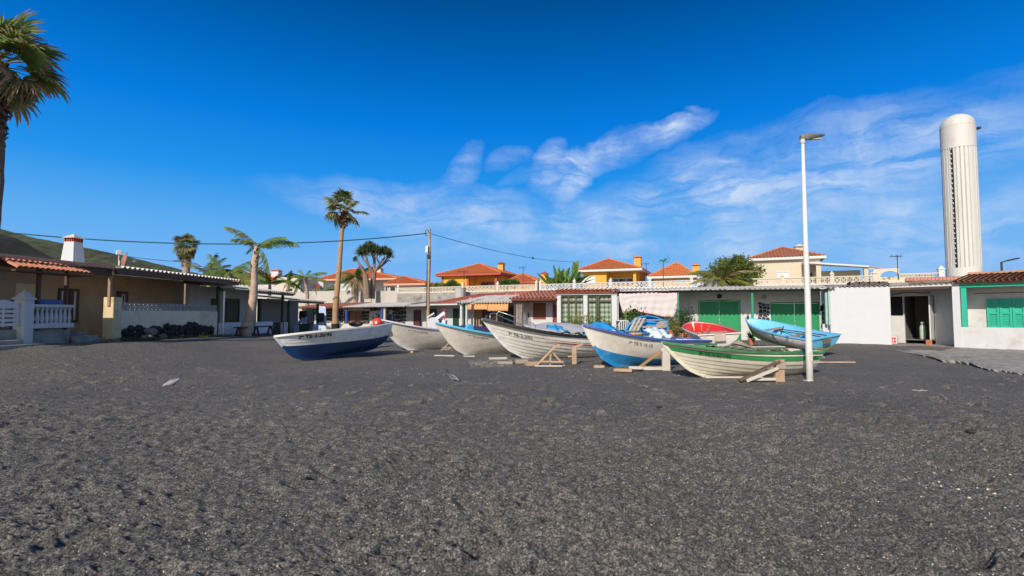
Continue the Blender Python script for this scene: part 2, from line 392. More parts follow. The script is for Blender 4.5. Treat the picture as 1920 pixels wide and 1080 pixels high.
# ---------------------------------------------------------------- boats
def wood(name, col, **k): return mat(name, col, .75, .3, 5, .4, 60, stretch=(1, 1, 1), **k)
M_PINE = wood('raw_pine', (.46, .31, .20), dirt=(.2,.14,.09), dirt_amt=.5)
M_OLDWOOD = wood('weathered_wood', (.36, .29, .23), dirt=(.12,.1,.08), dirt_amt=.6)
M_WPAINT = mat('white_painted_wood', (.58, .53, .46), .5, .08, 5, .2, 40, dirt=(.34,.28,.22), dirt_amt=.55)
M_STEEL = mat('galvanised_steel', (.55, .56, .57), .35, .1, 9, metal=.9)
M_DARK = mat('dark_rubber', (.03, .03, .032), .6, .2)
M_ROPE = mat('rope', (.30, .27, .20), .9, .3, 30)
M_INK = mat('black_lettering', (.012, .012, .014), .6, .2)
M_INKF = mat('faded_lettering', (.27, .26, .25), .7, .5, 30)
def paint(name, col, dirt=(.30,.24,.18), amt=.45, rough=.42, var=.10, ds=3.0): return mat(name, col, rough, var, 4, .22, 22, dirt=dirt, dirt_amt=amt*.85, dscale=ds)
class Hull:
    def __init__(s, L, B, Hb, H0, Ht, rake=.14, full=2.2, lap=0.0, planks=8, bmid=.42, bt=.80, dead=.10):
        s.L, s.B, s.Hb, s.H0, s.Ht, s.rake, s.full, s.lap, s.n, s.bmid, s.bt, s.dead = L, B/2, Hb, H0, Ht, rake, full, lap, planks, bmid, bt, dead
    def sheer(s, t):
        z = s.H0
        if t > .28: z += (s.Hb-s.H0)*((t-.28)/.72)**2.0
        if t < .28: z += (s.Ht-s.H0)*((.28-t)/.28)**2
        return z
    def half(s, t):
        if t > s.bmid: return s.B*(1-((t-s.bmid)/(1-s.bmid))**s.full)
        return s.B*(1-(1-s.bt)*((s.bmid-t)/s.bmid)**2)
    def pt(s, t, q, off=0.0, side=1):
        "t: 0 stern..1 bow, q: 0 keel..1 gunwale"
        b = s.half(t); h = s.sheer(t); zk = .0
        w = smooth(.35, 1.0, t)
        th = q*PI/2
        ym = math.sin(th)**.9; zm = (1-math.cos(th)**1.25)*(1-s.dead)+s.dead*q   # round section
        zm = zm*.55 + .45*q**1.35
        yb = q**1.12*(.88+.12*q); zb = q
        y = b*(ym*(1-w)+yb*w); z = zk + (h-zk)*(zm*(1-w)+zb*w)
        z += .10*max(0, (.25-t)/.25)**2*(1-q)*h      # bottom rises towards the transom
        z += .17*h*max(0, (t-.76)/.24)**2.2*(1-q)**1.5
        g = (.42*q**.42+.58*q**1.05) if q > 0 else 0
        x = t*(s.L*(1-s.rake) + s.L*s.rake*g) - .05*s.L*(1-t)**4*q
        p = Vector((x, y*side, z))
        if off:
            p.y += off*side*(.35+.65*q); p.z -= off*(1-q)*.7
        return p
    def nrm(s, t, q, side=1):
        e = .01; a = s.pt(min(t+e, 1), q, 0, side)-s.pt(max(t-e, 0), q, 0, side); b = s.pt(t, min(q+e, 1), 0, side)-s.pt(t, max(q-e, 0), 0, side)
        n = a.cross(b)
        n = n.normalized() if n.length > 1e-9 else Vector((0, side, 0))
        if n.y*side < 0: n = -n
        return n
def strip(mb, A, Bp, flip=False, mi=None):
    n = len(A); fs = [(i, i+1, n+i+1, n+i) for i in range(n-1)]
    if flip: fs = [tuple(reversed(f)) for f in fs]
    return mb.add(list(A)+list(Bp), fs, mi)
def make_boat(name, label, bowP, sternP, B, Hb, H0, Ht, bands, inner, rail, railw=.06, railh=.07, rake=.14, full=2.2, lap=0.0, planks=8, heel=0.0, cat='boat',
              group='fishing boats drawn up on the black sand', keelm=None, capm=None, thwarts=(.2, .45, .7), floorz=.2, transomm=None, bt=.8, foredeck=0, thwm=None, bmid=.42, deckm=None, dead=.1):
    """bands: list of (q_top, material) from the keel up"""
    bowP = Vector(bowP); sternP = Vector(sternP); D = bowP - sternP
    L = math.sqrt(max(.1, D.length**2 - (Hb-Ht)**2))*1.0
    L0 = L/1.05 if False else L
    H = Hull(L, B, Hb, H0, Ht, rake, full, lap, planks, bmid, bt, dead)
    # local vector from stern-centre gunwale to bow tip
    la = H.pt(0, 1, 0, 1); la.y = 0; lb = H.pt(1, 1, 0, 1); lb.y = 0; dl = lb-la
    sc = D.length/dl.length
    yaw = math.atan2(D.y, D.x); pit = math.asin(D.z/D.length) - math.atan2(dl.z, dl.x)
    R = Matrix.Rotation(yaw, 4, 'Z') @ Matrix.Rotation(-pit, 4, 'Y') @ Matrix.Rotation(heel, 4, 'X')
    H.L *= sc; la = H.pt(0, 1, 0, 1); la.y = 0; lb = H.pt(1, 1, 0, 1); lb.y = 0; dl = lb-la
    pit = math.asin(D.z/D.length) - math.atan2(dl.z, dl.x)
    R = Matrix.Rotation(yaw, 4, 'Z') @ Matrix.Rotation(-pit, 4, 'Y') @ Matrix.Rotation(heel, 4, 'X')
    mid = (bowP+sternP)/2; Mw = Matrix.Translation(mid - (R @ ((la+lb)/2))) @ R
    root = thing(name, label, cat, group=group); root.rotation_mode = 'XYZ'
    root.location = Mw.to_translation(); root.rotation_euler = Mw.to_euler()
    NT = 44; ts = [1-(1-i/NT)**1.25 if False else i/NT for i in range(NT+1)]
    ts = [t for t in ts]; ts = sorted(set(ts+[.985, .993]))
    def mfor(q):
        for qt, m in bands:
            if q <= qt+1e-6: return m
        return bands[-1][1]
    if lap:
        for k in range(planks):
            qa, qb = k/planks, (k+1)/planks; m = mfor((qa+qb)/2)
            for side in (1, -1):
                mb = MB(); rows = 4; prev = None
                for r in range(rows+1):
                    q = qa+(qb-qa)*r/rows; off = lap*(1-r/rows)
                    row = [H.pt(t, q, off*min(1, (1-t)*14+.12), side) for t in ts]
                    if prev: strip(mb, prev, row, flip=(side > 0))
                    else:
                        base = [H.pt(t, q, -.012, side) for t in ts]; strip(mb, base, row, flip=(side > 0))
                    prev = row
                mb.build('strake', m, root, smooth='auto')
    else:
        ms = []; mb = MB()
        qs = sorted(set([i/22 for i in range(23)] + [b[0] for b in bands[:-1]]))
        for side in (1, -1):
            for a, b in zip(qs[:-1], qs[1:]):
                m = mfor((a+b)/2)
                if m not in ms: ms.append(m)
                def wob(t, q): return .004*math.sin(t*31+q*9)*math.sin(q*17+t*5)
                strip(mb, [H.pt(t, a, wob(t, a), side) for t in ts], [H.pt(t, b, wob(t, b), side) for t in ts], flip=(side > 0), mi=ms.index(m))
        mb.build('hull', ms, root, smooth=True)
    # inside skin and sole
    mb = MB(); qf = [i/10 for i in range(2, 11)]
    for side in (1, -1):
        for a, b in zip(qf[:-1], qf[1:]):
            strip(mb, [H.pt(t, a, -.035, side) for t in ts[:-3]], [H.pt(t, b, -.035, side) for t in ts[:-3]], flip=(side < 0))
    mb.build('inner_lining', inner, root, smooth=True)
    mb = MB(); tt = [t for t in ts if t < .86]
    A = [H.pt(t, .28, -.035, 1) for t in tt]; C = [H.pt(t, .28, -.035, -1) for t in tt]
    for v in A+C: v.z = max(v.z, floorz)
    strip(mb, A, C); mb.build('sole', inner, root)
    # transom
    mb = MB(); q2 = [i/14 for i in range(15)]; a = [H.pt(0, q, 0, 1) for q in q2]; c = [H.pt(0, q, 0, -1) for q in q2]
    tb = []
    tms = [m for _, m in bands] if transomm is None else transomm[1]
    for i in range(14):
        q = (q2[i]+q2[i+1])/2; mi = 0
        if transomm is None:
            for j, (qt, _) in enumerate(bands):
                if q <= qt: mi = j; break
        else: mi = 0 if q < transomm[0] else 1
        ofs = Vector((-.03, 0, 0))
        mb.add([a[i], a[i+1], c[i+1], c[i]], [(0, 1, 2, 3)], mi); mb.add([a[i]-ofs, a[i+1]-ofs, c[i+1]-ofs, c[i]-ofs], [(3, 2, 1, 0)], mi)
    top = [a[-1]+Vector((-.015, 0, 0)), c[-1]+Vector((-.015, 0, 0))]
    mb.beam(top[0], top[1], .05, .04, mi=len(tms)-1)
    mb.build('transom', tms, root)
    # rails
    for side in (1, -1):
        mb = MB(); prev = None
        for t in ts:
            p = H.pt(t, 1, 0, side); n = Vector((0, side, 0)); 
            tg = (H.pt(min(1, t+.01), 1, 0, side)-H.pt(max(0, t-.01), 1, 0, side)).normalized(); o = Vector((tg.y, -tg.x, 0)); 
            if o.y*side < 0: o = -o
            if t > .98: o = Vector((.6, .8*side, 0))
            o.normalize(); w = railw
            prof = [p - o*.035 + Vector((0,0,.02)), p + o*w*.85 + Vector((0,0,.02)), p + o*w + Vector((0,0,.0)), p + o*w + Vector((0,0,-railh*.8)), p + o*w*.7+Vector((0,0,-railh)), p - o*.01+Vector((0,0,-railh)), p-o*.035+Vector((0,0,-railh))]
            if prev:
                k = len(prof)
                fs = [(i, (i+1)%k, (i+1)%k+k, i+k) for i in range(k)]
                mb.add(prev+prof, fs, 0)
                mb.m[-k] = 1 if capm else 0
            else: mb.add(prof, [tuple(range(len(prof)))], 0)
            prev = prof
        mb.add(prev, [tuple(range(len(prev)))], 0)
        mb.build('gunwale_rail', [rail, capm or rail], root, smooth=False)
    # stem + keel
    km = keelm or bands[0][1]
    mb = MB(); path = [H.pt(t, 0, 0, 1) for t in [i/12 for i in range(13)]] + [H.pt(1, i/14, 0, 1) for i in range(1, 15)]
    prev = None
    for i, p in enumerate(path):
        p = Vector((p.x, 0, p.z)); d = (Vector((path[min(i+1, len(path)-1)].x, 0, path[min(i+1, len(path)-1)].z)) - Vector((path[max(i-1, 0)].x, 0, path[max(i-1, 0)].z))).normalized()
        o = Vector((d.z, 0, -d.x)); dep = .055 if i > 12 else .075
        ring = [p+o*dep+Vector((0,.016,0)), p-o*.03+Vector((0,.03,0)), p-o*.03-Vector((0,.03,0)), p+o*dep-Vector((0,.016,0))]
        if prev: mb.add(prev+ring, [(j, (j+1)%4, (j+1)%4+4, j+4) for j in range(4)], 1 if i > 12 and mfor((i-12.5)/14) is not bands[0][1] else 0)
        else: mb.add(ring, [(0,1,2,3)])
        prev = ring
    mb.add(prev, [(0,1,2,3)]); mb.build('keel', [km, bands[-1][1]], root)
    for t in thwarts:
        q = .78; a = H.pt(t, q, -.03, 1); c = H.pt(t, q, -.03, -1); a2 = H.pt(t+.05, q, -.03, 1); c2 = H.pt(t+.05, q, -.03, -1)
        mb = MB(); z = a.z
        mb.add([(v.x, v.y, z+dz) for dz in (0, .035) for v in (a, a2, c2, c)], [(3,2,1,0),(4,5,6,7),(0,1,5,4),(1,2,6,5),(2,3,7,6),(3,0,4,7)])
        mb.build('thwart', thwm or inner, root)
    if foredeck:
        mb = MB(); tt = [t for t in ts if t >= foredeck and t < .99]
        A = [H.pt(t, 1, -.03, 1)+Vector((0,0,.0)) for t in tt]; Cc = [H.pt(t, 1, -.03, -1) for t in tt]
        mid_ = [(x+y)/2+Vector((0,0,.03)) for x, y in zip(A, Cc)]
        strip(mb, A, mid_); strip(mb, mid_, Cc); mb.build('foredeck', deckm or inner, root, smooth=True)
    root['_L'] = H.L; del root['_L']
    return root, H, Mw
def text_mesh(txt, size, extr=0.0, shear=0.0, bold=.004):
    cu = bpy.data.curves.new('t', 'FONT'); cu.body = txt; cu.size = size; cu.extrude = extr; cu.shear = shear; cu.offset = bold; cu.resolution_u = 2
    ob = bpy.data.objects.new('t', cu); COL.objects.link(ob); bpy.context.view_layer.update()
    dg = bpy.context.evaluated_depsgraph_get(); me = bpy.data.meshes.new_from_object(ob.evaluated_get(dg))
    vs = [v.co.copy() for v in me.vertices]; fs = [tuple(p.vertices) for p in me.polygons]
    bpy.data.objects.remove(ob); bpy.data.curves.remove(cu); bpy.data.meshes.remove(me)
    return vs, fs
def hull_text(root, H, txt, t0, q0, size, m, side=1, name='registration_lettering', wid=1.0, shear=.12, off=.006, bold=.004, dq=0.0):
    "port side: runs from the bow aft"
    vs, fs = text_mesh(txt, size, shear=shear, bold=bold); mb = MB(); out = []
    bm = bmesh.new(); bv = [bm.verts.new(v) for v in vs]
    for f in fs:
        try: bm.faces.new([bv[i] for i in f])
        except ValueError: pass
    bmesh.ops.triangulate(bm, faces=bm.faces[:]); 
    bmesh.ops.subdivide_edges(bm, edges=[e for e in bm.edges if e.calc_length() > size*.25], cuts=1); bmesh.ops.triangulate(bm, faces=bm.faces[:])
    bm.verts.index_update()
    for v in bm.verts:
        t = t0 - v.co.x*wid/H.L; hq = H.sheer(t); q = q0 + v.co.y/hq*.93 + dq*v.co.x
        q = max(.02, min(.995, q)); out.append(H.pt(t, q, 0, side) + H.nrm(t, q, side)*off)
    mb.add(out, [tuple(x.index for x in f.verts) for f in bm.faces]); bm.free()
    return mb.build(name, m, root)
M_CREAM = paint('cream_hull_paint', (.78, .75, .68))
M_CREAM2 = paint('warm_white_hull_paint', (.80, .74, .66), amt=.25)
M_CREAM3 = paint('yellowed_cream_hull_paint', (.78, .72, .58), amt=.3)
M_WHITE = paint('white_hull_paint', (.80, .79, .77))
M_NAVY = paint('navy_antifouling', (.008, .05, .16), dirt=(.02,.10,.24), amt=.4, rough=.5)
M_BLUEB = paint('bright_blue_antifouling', (.02, .24, .55), dirt=(.22,.42,.60), amt=.75, rough=.45, ds=3.2)
M_RBLUE = paint('royal_blue_rail', (.035, .10, .34), dirt=(.2,.2,.25), amt=.3)
M_LBLUE = paint('light_blue_rail', (.22, .55, .74), amt=.25)
M_CYAN = paint('cyan_inner_paint', (.10, .50, .74), amt=.15)
M_SKYB = paint('sky_blue_inner_paint', (.16, .52, .78), amt=.12)
M_TERRA = paint('terracotta_inner_paint', (.52, .20, .10), amt=.2)
M_BLACKR = paint('black_rail', (.018, .018, .02), dirt=(.15,.13,.11), amt=.2, rough=.5)
M_GREEN = paint('green_hull_paint', (.04, .30, .09), dirt=(.10,.22,.10), amt=.35)
M_GREENW = mat('weathered_green_rail', (.045, .19, .075), .7, .4, 2.2, .5, 30, dirt=(.20,.17,.12), dirt_amt=.95, dscale=2.3)
M_REDP = paint('red_inner_paint', (.72, .035, .02), dirt=(.75,.10,.06), amt=.35)
M_OLIVE = paint('olive_antifouling', (.27, .36, .14), dirt=(.2,.22,.12), amt=.3)
M_GREYIN = paint('grey_inner_paint', (.32, .32, .28), dirt=(.12,.12,.08), amt=.7)
M_BRIGHTB = paint('bright_blue_plastic', (.02, .32, .72), amt=.12)
M_REDSTR = paint('red_stripe_paint', (.45, .03, .04), amt=.1)
# boat 1: white over navy, leaning away, bow to the left
b1, H1, W1 = make_boat('fishing_boat', 'white clinker fishing boat with navy blue bottom leaning over, farthest left of the row', P(516,630,16.9), P(708,612.5,21.0), 1.9, .93, .80, .86,
    [(.56, M_NAVY), (1, M_WHITE)], M_TERRA, M_CREAM, rake=.15, full=2.6, lap=.016, planks=9, heel=.20, railw=.05, railh=.06, capm=M_TERRA, bt=.86)
hull_text(b1, H1, '7ª TE-2-26/96', .885, .80, .15, M_INK, wid=1.25, bold=.004, off=.022)
# boat 2
b2, H2, W2 = make_boat('fishing_boat', 'smooth cream fishing boat with pale blue rail, second boat from the left', P(710,598,22.3), P(893,617,25.6), 2.0, 1.42, .96, .98,
    [(.14, M_WHITE), (1, M_CREAM2)], M_WHITE, paint('lilac_white_rail', (.58, .58, .66)), rake=.24, full=2.4, railw=.06, railh=.05, capm=M_LBLUE)
hull_text(b2, H2, '7ª TE-2-54/93', .80, .76, .12, M_INKF, wid=1.3, bold=.001)
# boat 3
b3, H3, W3 = make_boat('fishing_boat', 'cream fishing boat with turquoise rail and a navy cover on top, third from left', P(817,604,19.6), P(1010,632,23.0), 1.95, 1.33, .86, .84,
    [(.14, M_CREAM), (1, M_CREAM2)], M_CYAN, M_CYAN, rake=.24, full=2.4, railw=.06, railh=.06, capm=M_LBLUE)
hull_text(b3, H3, '7ª TE-2-48/14', .80, .76, .11, M_INKF, wid=1.3, bold=.001)
# boat 4
b4, H4, W4 = make_boat('fishing_boat', 'large cream clinker boat with black rail, thin red stripe and a steel bow rail', P(905,597,17.9), P(1150,633,20.6), 2.1, 1.40, .92, .88,
    [(1, M_CREAM)], M_GREYIN, M_BLACKR, rake=.25, full=2.5, lap=.028, planks=9, railw=.055, railh=.085, capm=M_WHITE, foredeck=.80, deckm=M_WHITE, keelm=M_WHITE)
# red stripe on the second strake from the top
def hull_stripe(root, H, ta, tb, q0, w, m, name, side=1, off=.031, w2=None):
    mb = MB(); n = 30; A = []; C = []
    for i in range(n+1):
        t = ta+(tb-ta)*i/n; ww = w*min(1, i/6+.05); A.append(H.pt(t, q0, 0, side)+H.nrm(t, q0, side)*off); C.append(H.pt(t, q0+ww, 0, side)+H.nrm(t, q0+ww, side)*off)
    strip(mb, A, C); mb.build(name, m, root)
hull_stripe(b4, H4, .66, .01, .71, .03, M_REDSTR, 'red_stripe')
hull_text(b4, H4, '7ª TE-2-3/01', .89, .70, .16, M_INK, wid=1.05, bold=.001, off=.034)
# boat 5
b5, H5, W5 = make_boat('fishing_boat', 'cream boat with royal blue rail and a scraped bright blue bottom', P(1093,608,15.5), P(1306,637,17.4), 1.8, 1.30, .84, .82,
    [(.40, M_BLUEB), (1, M_CREAM2)], M_WHITE, M_RBLUE, rake=.2, full=2.5, railw=.055, railh=.06, bt=.7)
hull_text(b5, H5, '7ª TE 2 10 10', .735, .735, .125, M_INK, wid=1.1, bold=.001)
# boat 6
b6, H6, W6 = make_boat('fishing_boat', 'cream clinker boat with weathered green rail and green strake, nearest the lamp post', P(1242,641,13.1), P(1506,656.5,14.2), 1.7, .92, .70, .70,
    [(.75, M_CREAM3), (.875, M_GREEN), (1, M_CREAM3)], M_GREYIN, M_GREENW, rake=.24, full=2.4, lap=.024, planks=8, railw=.045, railh=.05, bt=.78)
hull_text(b6, H6, '7ª TE 2 031/93', .84, .775, .10, M_INK, wid=1.25, shear=.1, bold=.002, off=.030)
hull_text(b6, H6, 'TERE UTA', .135, .775, .08, M_INK, wid=1.1, shear=0, bold=.002, off=.030, name='name_lettering')
# boat 7 red dinghy, stern to us
b7, H7, W7 = make_boat('dinghy', 'small dinghy painted bright red inside with a white notched transom, resting behind the green boat', P(1298,603.5,22.3), P(1349,626,18.6), 1.55, .66, .58, .56,
    [(1, M_CREAM)], M_REDP, M_CREAM, rake=.10, full=3.2, railw=.035, railh=.05, capm=M_REDP, bt=.92, thwarts=(.35,), thwm=M_GREYIN, bmid=.35, heel=-.06)
# boat 8 light blue
b8, H8, W8 = make_boat('dinghy', 'light blue open boat with olive green transom bottom, tilted bow up behind the lamp post', P(1399,596,23.0), P(1549,632,19.3), 1.56, .80, .62, .68,
    [(.42, M_OLIVE), (1, M_WHITE)], M_SKYB, M_SKYB, rake=.12, full=2.8, railw=.03, railh=.04, bt=.93, thwarts=(.30, .62), thwm=M_OLDWOOD, heel=-.13, transomm=(.50, [M_OLIVE, M_SKYB]))
# ---------------------------------------------------------------- building kit
M_WALLW = mat('white_plaster', (.575, .57, .56), .8, .07, 2.2, .25, 30, dirt=(.36,.33,.29), dirt_amt=.5, dscale=.9)
M_WALLW2 = mat('bright_white_plaster', (.58, .585, .60), .8, .03, 2.2, .2, 30, dirt=(.62,.60,.57), dirt_amt=.3, dscale=1.0)
M_WALLB = mat('beige_plaster', (.46, .33, .19), .85, .12, 1.6, .25, 30, dirt=(.26,.20,.13), dirt_amt=.45)
M_WALLC = mat('cream_plaster', (.68, .55, .33), .85, .08, 1.6, .25, 30, dirt=(.28,.22,.15), dirt_amt=.5)
M_WALLY = mat('ochre_yellow_plaster', (.74, .37, .05), .8, .06, 1.6, .15, 30)
M_WALLO = mat('deep_yellow_plaster', (.78, .36, .035), .8, .06, 1.6, .15, 30)
M_WALLG = mat('grey_render_plaster', (.50, .46, .41), .9, .06, 1.0, .2, 20, dirt=(.34,.31,.28), dirt_amt=.5, dscale=.4)
M_CONC = mat('grey_concrete', (.33, .31, .28), .9, .25, 2, .4, 20, dirt=(.08,.075,.07), dirt_amt=.8, dscale=.8)
M_CREAMTRIM = mat('cream_painted_concrete', (.62, .55, .44), .75, .06, 4, .2, 30, dirt=(.45,.38,.28), dirt_amt=.3)
M_WTRIM = mat('white_painted_concrete', (.60, .59, .57), .7, .05, 4, .2, 30, dirt=(.55,.5,.42), dirt_amt=.25)
M_CONC_LT = mat('pale_fibre_cement', (.60, .56, .50), .85, .12, 2, .2, 20, dirt=(.20,.17,.14), dirt_amt=.6, dscale=1.3)
M_FIBRE = mat('grey_fibre_cement', (.36, .34, .31), .85, .2, 2, .2, 20, dirt=(.12,.11,.10), dirt_amt=.6, dscale=1.3)
M_TILE = mat('orange_clay_tile', (.70, .215, .07), .8, .30, 5, .3, 30, dirt=(.36,.12,.05), dirt_amt=.5)
M_TILE2 = mat('dull_clay_tile', (.56, .22, .12), .8, .25, 5, .3, 30, dirt=(.25,.11,.07), dirt_amt=.5)
M_TILEP = mat('pink_clay_tile', (.56, .25, .17), .85, .22, 5, .3, 30, dirt=(.30,.16,.12), dirt_amt=.5)
M_REDFELT = mat('red_painted_sheet', (.46, .14, .10), .85, .18, 3, .3, 30, dirt=(.28,.12,.09), dirt_amt=.5)
M_SALMON = mat('salmon_fascia', (.66, .33, .22), .8, .12, 4, .1, 30)
M_DWOOD = mat('dark_brown_wood', (.085, .045, .028), .6, .25, 6, .2, 40)
M_BWOOD = mat('brown_wood', (.28, .12, .05), .6, .25, 6, .2, 40)
M_POLEW = mat('grey_brown_pole_wood', (.42, .29, .19), .8, .25, 4, .4, 30, dirt=(.2,.14,.1), dirt_amt=.5)
M_GLASS = mat('dark_glass', (.012, .016, .02), .08, .2, 2)
M_DGREEN = mat('dark_green_paint', (.012, .055, .035), .5, .15, 3)
M_DOORG = mat('green_door_paint', (.006, .26, .09), .5, .10, 3, .1, 20, dirt=(.02,.12,.05), dirt_amt=.5)
M_POSTG = mat('green_post_paint', (.02, .26, .12), .5, .10, 3)
M_TEAL = mat('teal_paint', (.02, .42, .28), .5, .08, 3, .1, 20, dirt=(.05,.33,.25), dirt_amt=.3)
M_RPAINT = mat('brick_red_paint', (.42, .075, .04), .7, .12, 3)
M_BLUEP = mat('blue_paint', (.03, .10, .42), .5, .1, 3)
M_WHITEP = mat('white_frame_paint', (.64, .64, .63), .5, .04, 3)
M_STONE = mat('black_facing_stone', (.04, .036, .034), .9, .6, 5, .6, 20)
M_AWN = mat('orange_awning_cloth', (.72, .34, .14), .9, .08, 5)
M_SHEET = mat('white_bed_sheet', (.60, .55, .545), .95, .03, 3)
M_PINK = mat('pink_hem_cloth', (.80, .50, .50), .95, .06, 3)
M_PANTILE_W = mat('white_roof_tile', (.72, .68, .62), .8, .15, 4, .2, 30, dirt=(.4,.3,.22), dirt_amt=.4)
def corr(mb, x0, x1, y0, y1, z0, z1, pitch=.16, amp=.028, th=.012, mi=None):
    n = max(8, int((x1-x0)/pitch*8)); ys = [y0, (y0+y1)/2, y1]; zs = [z0, (z0+z1)/2, z1]
    vs = []
    for lay in (0, -th):
        for y, z in zip(ys, zs):
            for i in range(n+1):
                x = x0+(x1-x0)*i/n; vs.append((x, y, z+lay+amp*math.cos(2*PI*(x-x0)/pitch)))
    w = n+1; fs = []
    for r in range(2):
        for i in range(n):
            a = r*w+i; fs.append((a, a+1, a+w+1, a+w)); b = a+3*w; fs.append((b+w, b+w+1, b+1, b))
    for i in range(n): fs.append((i+1, i, i+3*w, i+1+3*w)); fs.append((2*w+i, 2*w+i+1, 5*w+i+1, 5*w+i))
    return mb.add(vs, fs, mi)
def tile_slope(mb, A, Bv, T0, T1, pitch=.23, row=.38, r=.085, seg=4, mi=None, rnd=None):
    "half-round clay tiles between eave A-B and top T0-T1 (Vectors)"
    A, Bv, T0, T1 = map(Vector, (A, Bv, T0, T1)); ex = (Bv-A); W = ex.length; ex.normalize()
    def proj(T): d = T-A; return d.dot(ex), (d-ex*d.dot(ex))
    xa, va = proj(T0); xb, vb = proj(T1); up = (va if va.length > vb.length else vb); S = up.length; up.normalize(); nrm = ex.cross(up).normalized()
    if nrm.z < 0: nrm = -nrm
    n = max(2, int(W/pitch)); p = W/n; rnd = rnd or random
    for i in range(n):
        x = (i+.5)*p
        lim = S
        if xa > 1e-3 and x < xa: lim = S*x/xa
        if xb < W-1e-3 and x > xb: lim = S*(W-x)/(W-xb)
        rows = max(1, int(math.ceil(lim/row)))
        for k in range(rows):
            s0 = k*row-(.03 if k == 0 else .05); s1 = min(lim, (k+1)*row)
            if s1-s0 < .04: continue
            vs = []; jx = rnd.uniform(-.008, .008); jz = rnd.uniform(0, .012)
            for s, rr, lift in ((s0, r*1.08, .045+jz), (s1, r*.86, .015+jz*.4)):
                for j in range(seg+1):
                    a = PI*j/seg; vs.append(A+ex*(x+jx+math.cos(a)*rr*1.2)+up*s+nrm*(math.sin(a)*rr+lift))
            mb.add(vs, [(j, j+1, seg+1+j+1, seg+1+j) for j in range(seg)], mi)
    mb.add([A-nrm*.0, Bv-nrm*.0, T1, T0], [(0, 1, 2, 3)], mi)
    mb.add([A-nrm*.07, Bv-nrm*.07, T1-nrm*.07, T0-nrm*.07], [(3, 2, 1, 0)], mi)
def ridge(mb, a, b, r=.11, mi=None): mb.tube([Vector(a)+Vector((0,0,.03)), Vector(b)+Vector((0,0,.03))], r, 6, mi)
def window(root, x0, x1, z0, z1, y, frame, glass, nx=2, nz=1, fw=.06, name='window', bars=None, depth=.06, label=None):
    mb = MB()
    mb.box(x0, x1, y-depth, y, z0, z0+fw); mb.box(x0, x1, y-depth, y, z1-fw, z1); mb.box(x0, x0+fw, y-depth, y, z0+fw, z1-fw); mb.box(x1-fw, x1, y-depth, y, z0+fw, z1-fw)
    for i in range(1, nx): xx = x0+(x1-x0)*i/nx; mb.box(xx-fw*.4, xx+fw*.4, y-depth*.9, y, z0+fw, z1-fw)
    for i in range(1, nz): zz = z0+(z1-z0)*i/nz; mb.box(x0+fw, x1-fw, y-depth*.8, y-.004, zz-fw*.3, zz+fw*.3)
    w = mb.build(name, frame, root, label=label)
    for i in range(nx):
        a = x0+(x1-x0)*i/nx+fw*.3; b = x0+(x1-x0)*(i+1)/nx-fw*.3
        MB().box(a, b, y-depth*.35, y-.003, z0+fw*.7, z1-fw*.7).build('pane', glass, w)
    return w
def louvre_door(root, x0, x1, z0, z1, y, m, n=2, name='door', handle=True, boards=0, rails=3, label=None):
    fr = MB(); f = .07
    fr.box(x0, x0+f, y-.05, y+.02, z0, z1); fr.box(x1-f, x1, y-.05, y+.02, z0, z1); fr.box(x0+f, x1-f, y-.05, y+.02, z1-f, z1)
    d = fr.build(name, m, root, label=label); w = (x1-x0-2*f)/n
    for i in range(n):
        a = x0+f+i*w; mb = MB(); mb.cbox(a+.006, a+w-.006, y-.02, y+.015, z0+.02, z1-f-.005, .008)
        if boards:
            k = boards
            for j in range(k): mb.box(a+.03+(w-.06)*j/k+.006, a+.03+(w-.06)*(j+1)/k-.006, y-.032, y-.0202, z0+.06, z1-f-.05)
        else:
            for r in range(rails):
                za = z0+.1+(z1-z0-.25)*r/rails; zb = z0+.04+(z1-z0-.25)*(r+1)/rails; mb.cbox(a+.09, a+w-.09, y-.034, y-.0201, za, zb, .01)
        mb.build('door_leaf', m, d)
    if handle:
        xm = (x0+x1)/2; zc = z0+(z1-z0)*.5; MB().cbox(xm-.05, xm+.03, y-.07, y-.036, zc, zc+.09, .01).cbox(xm-.02, xm+.06, y-.07, y-.036, zc-.2, zc-.12, .01).build('handle', M_STEEL, d)
    return d
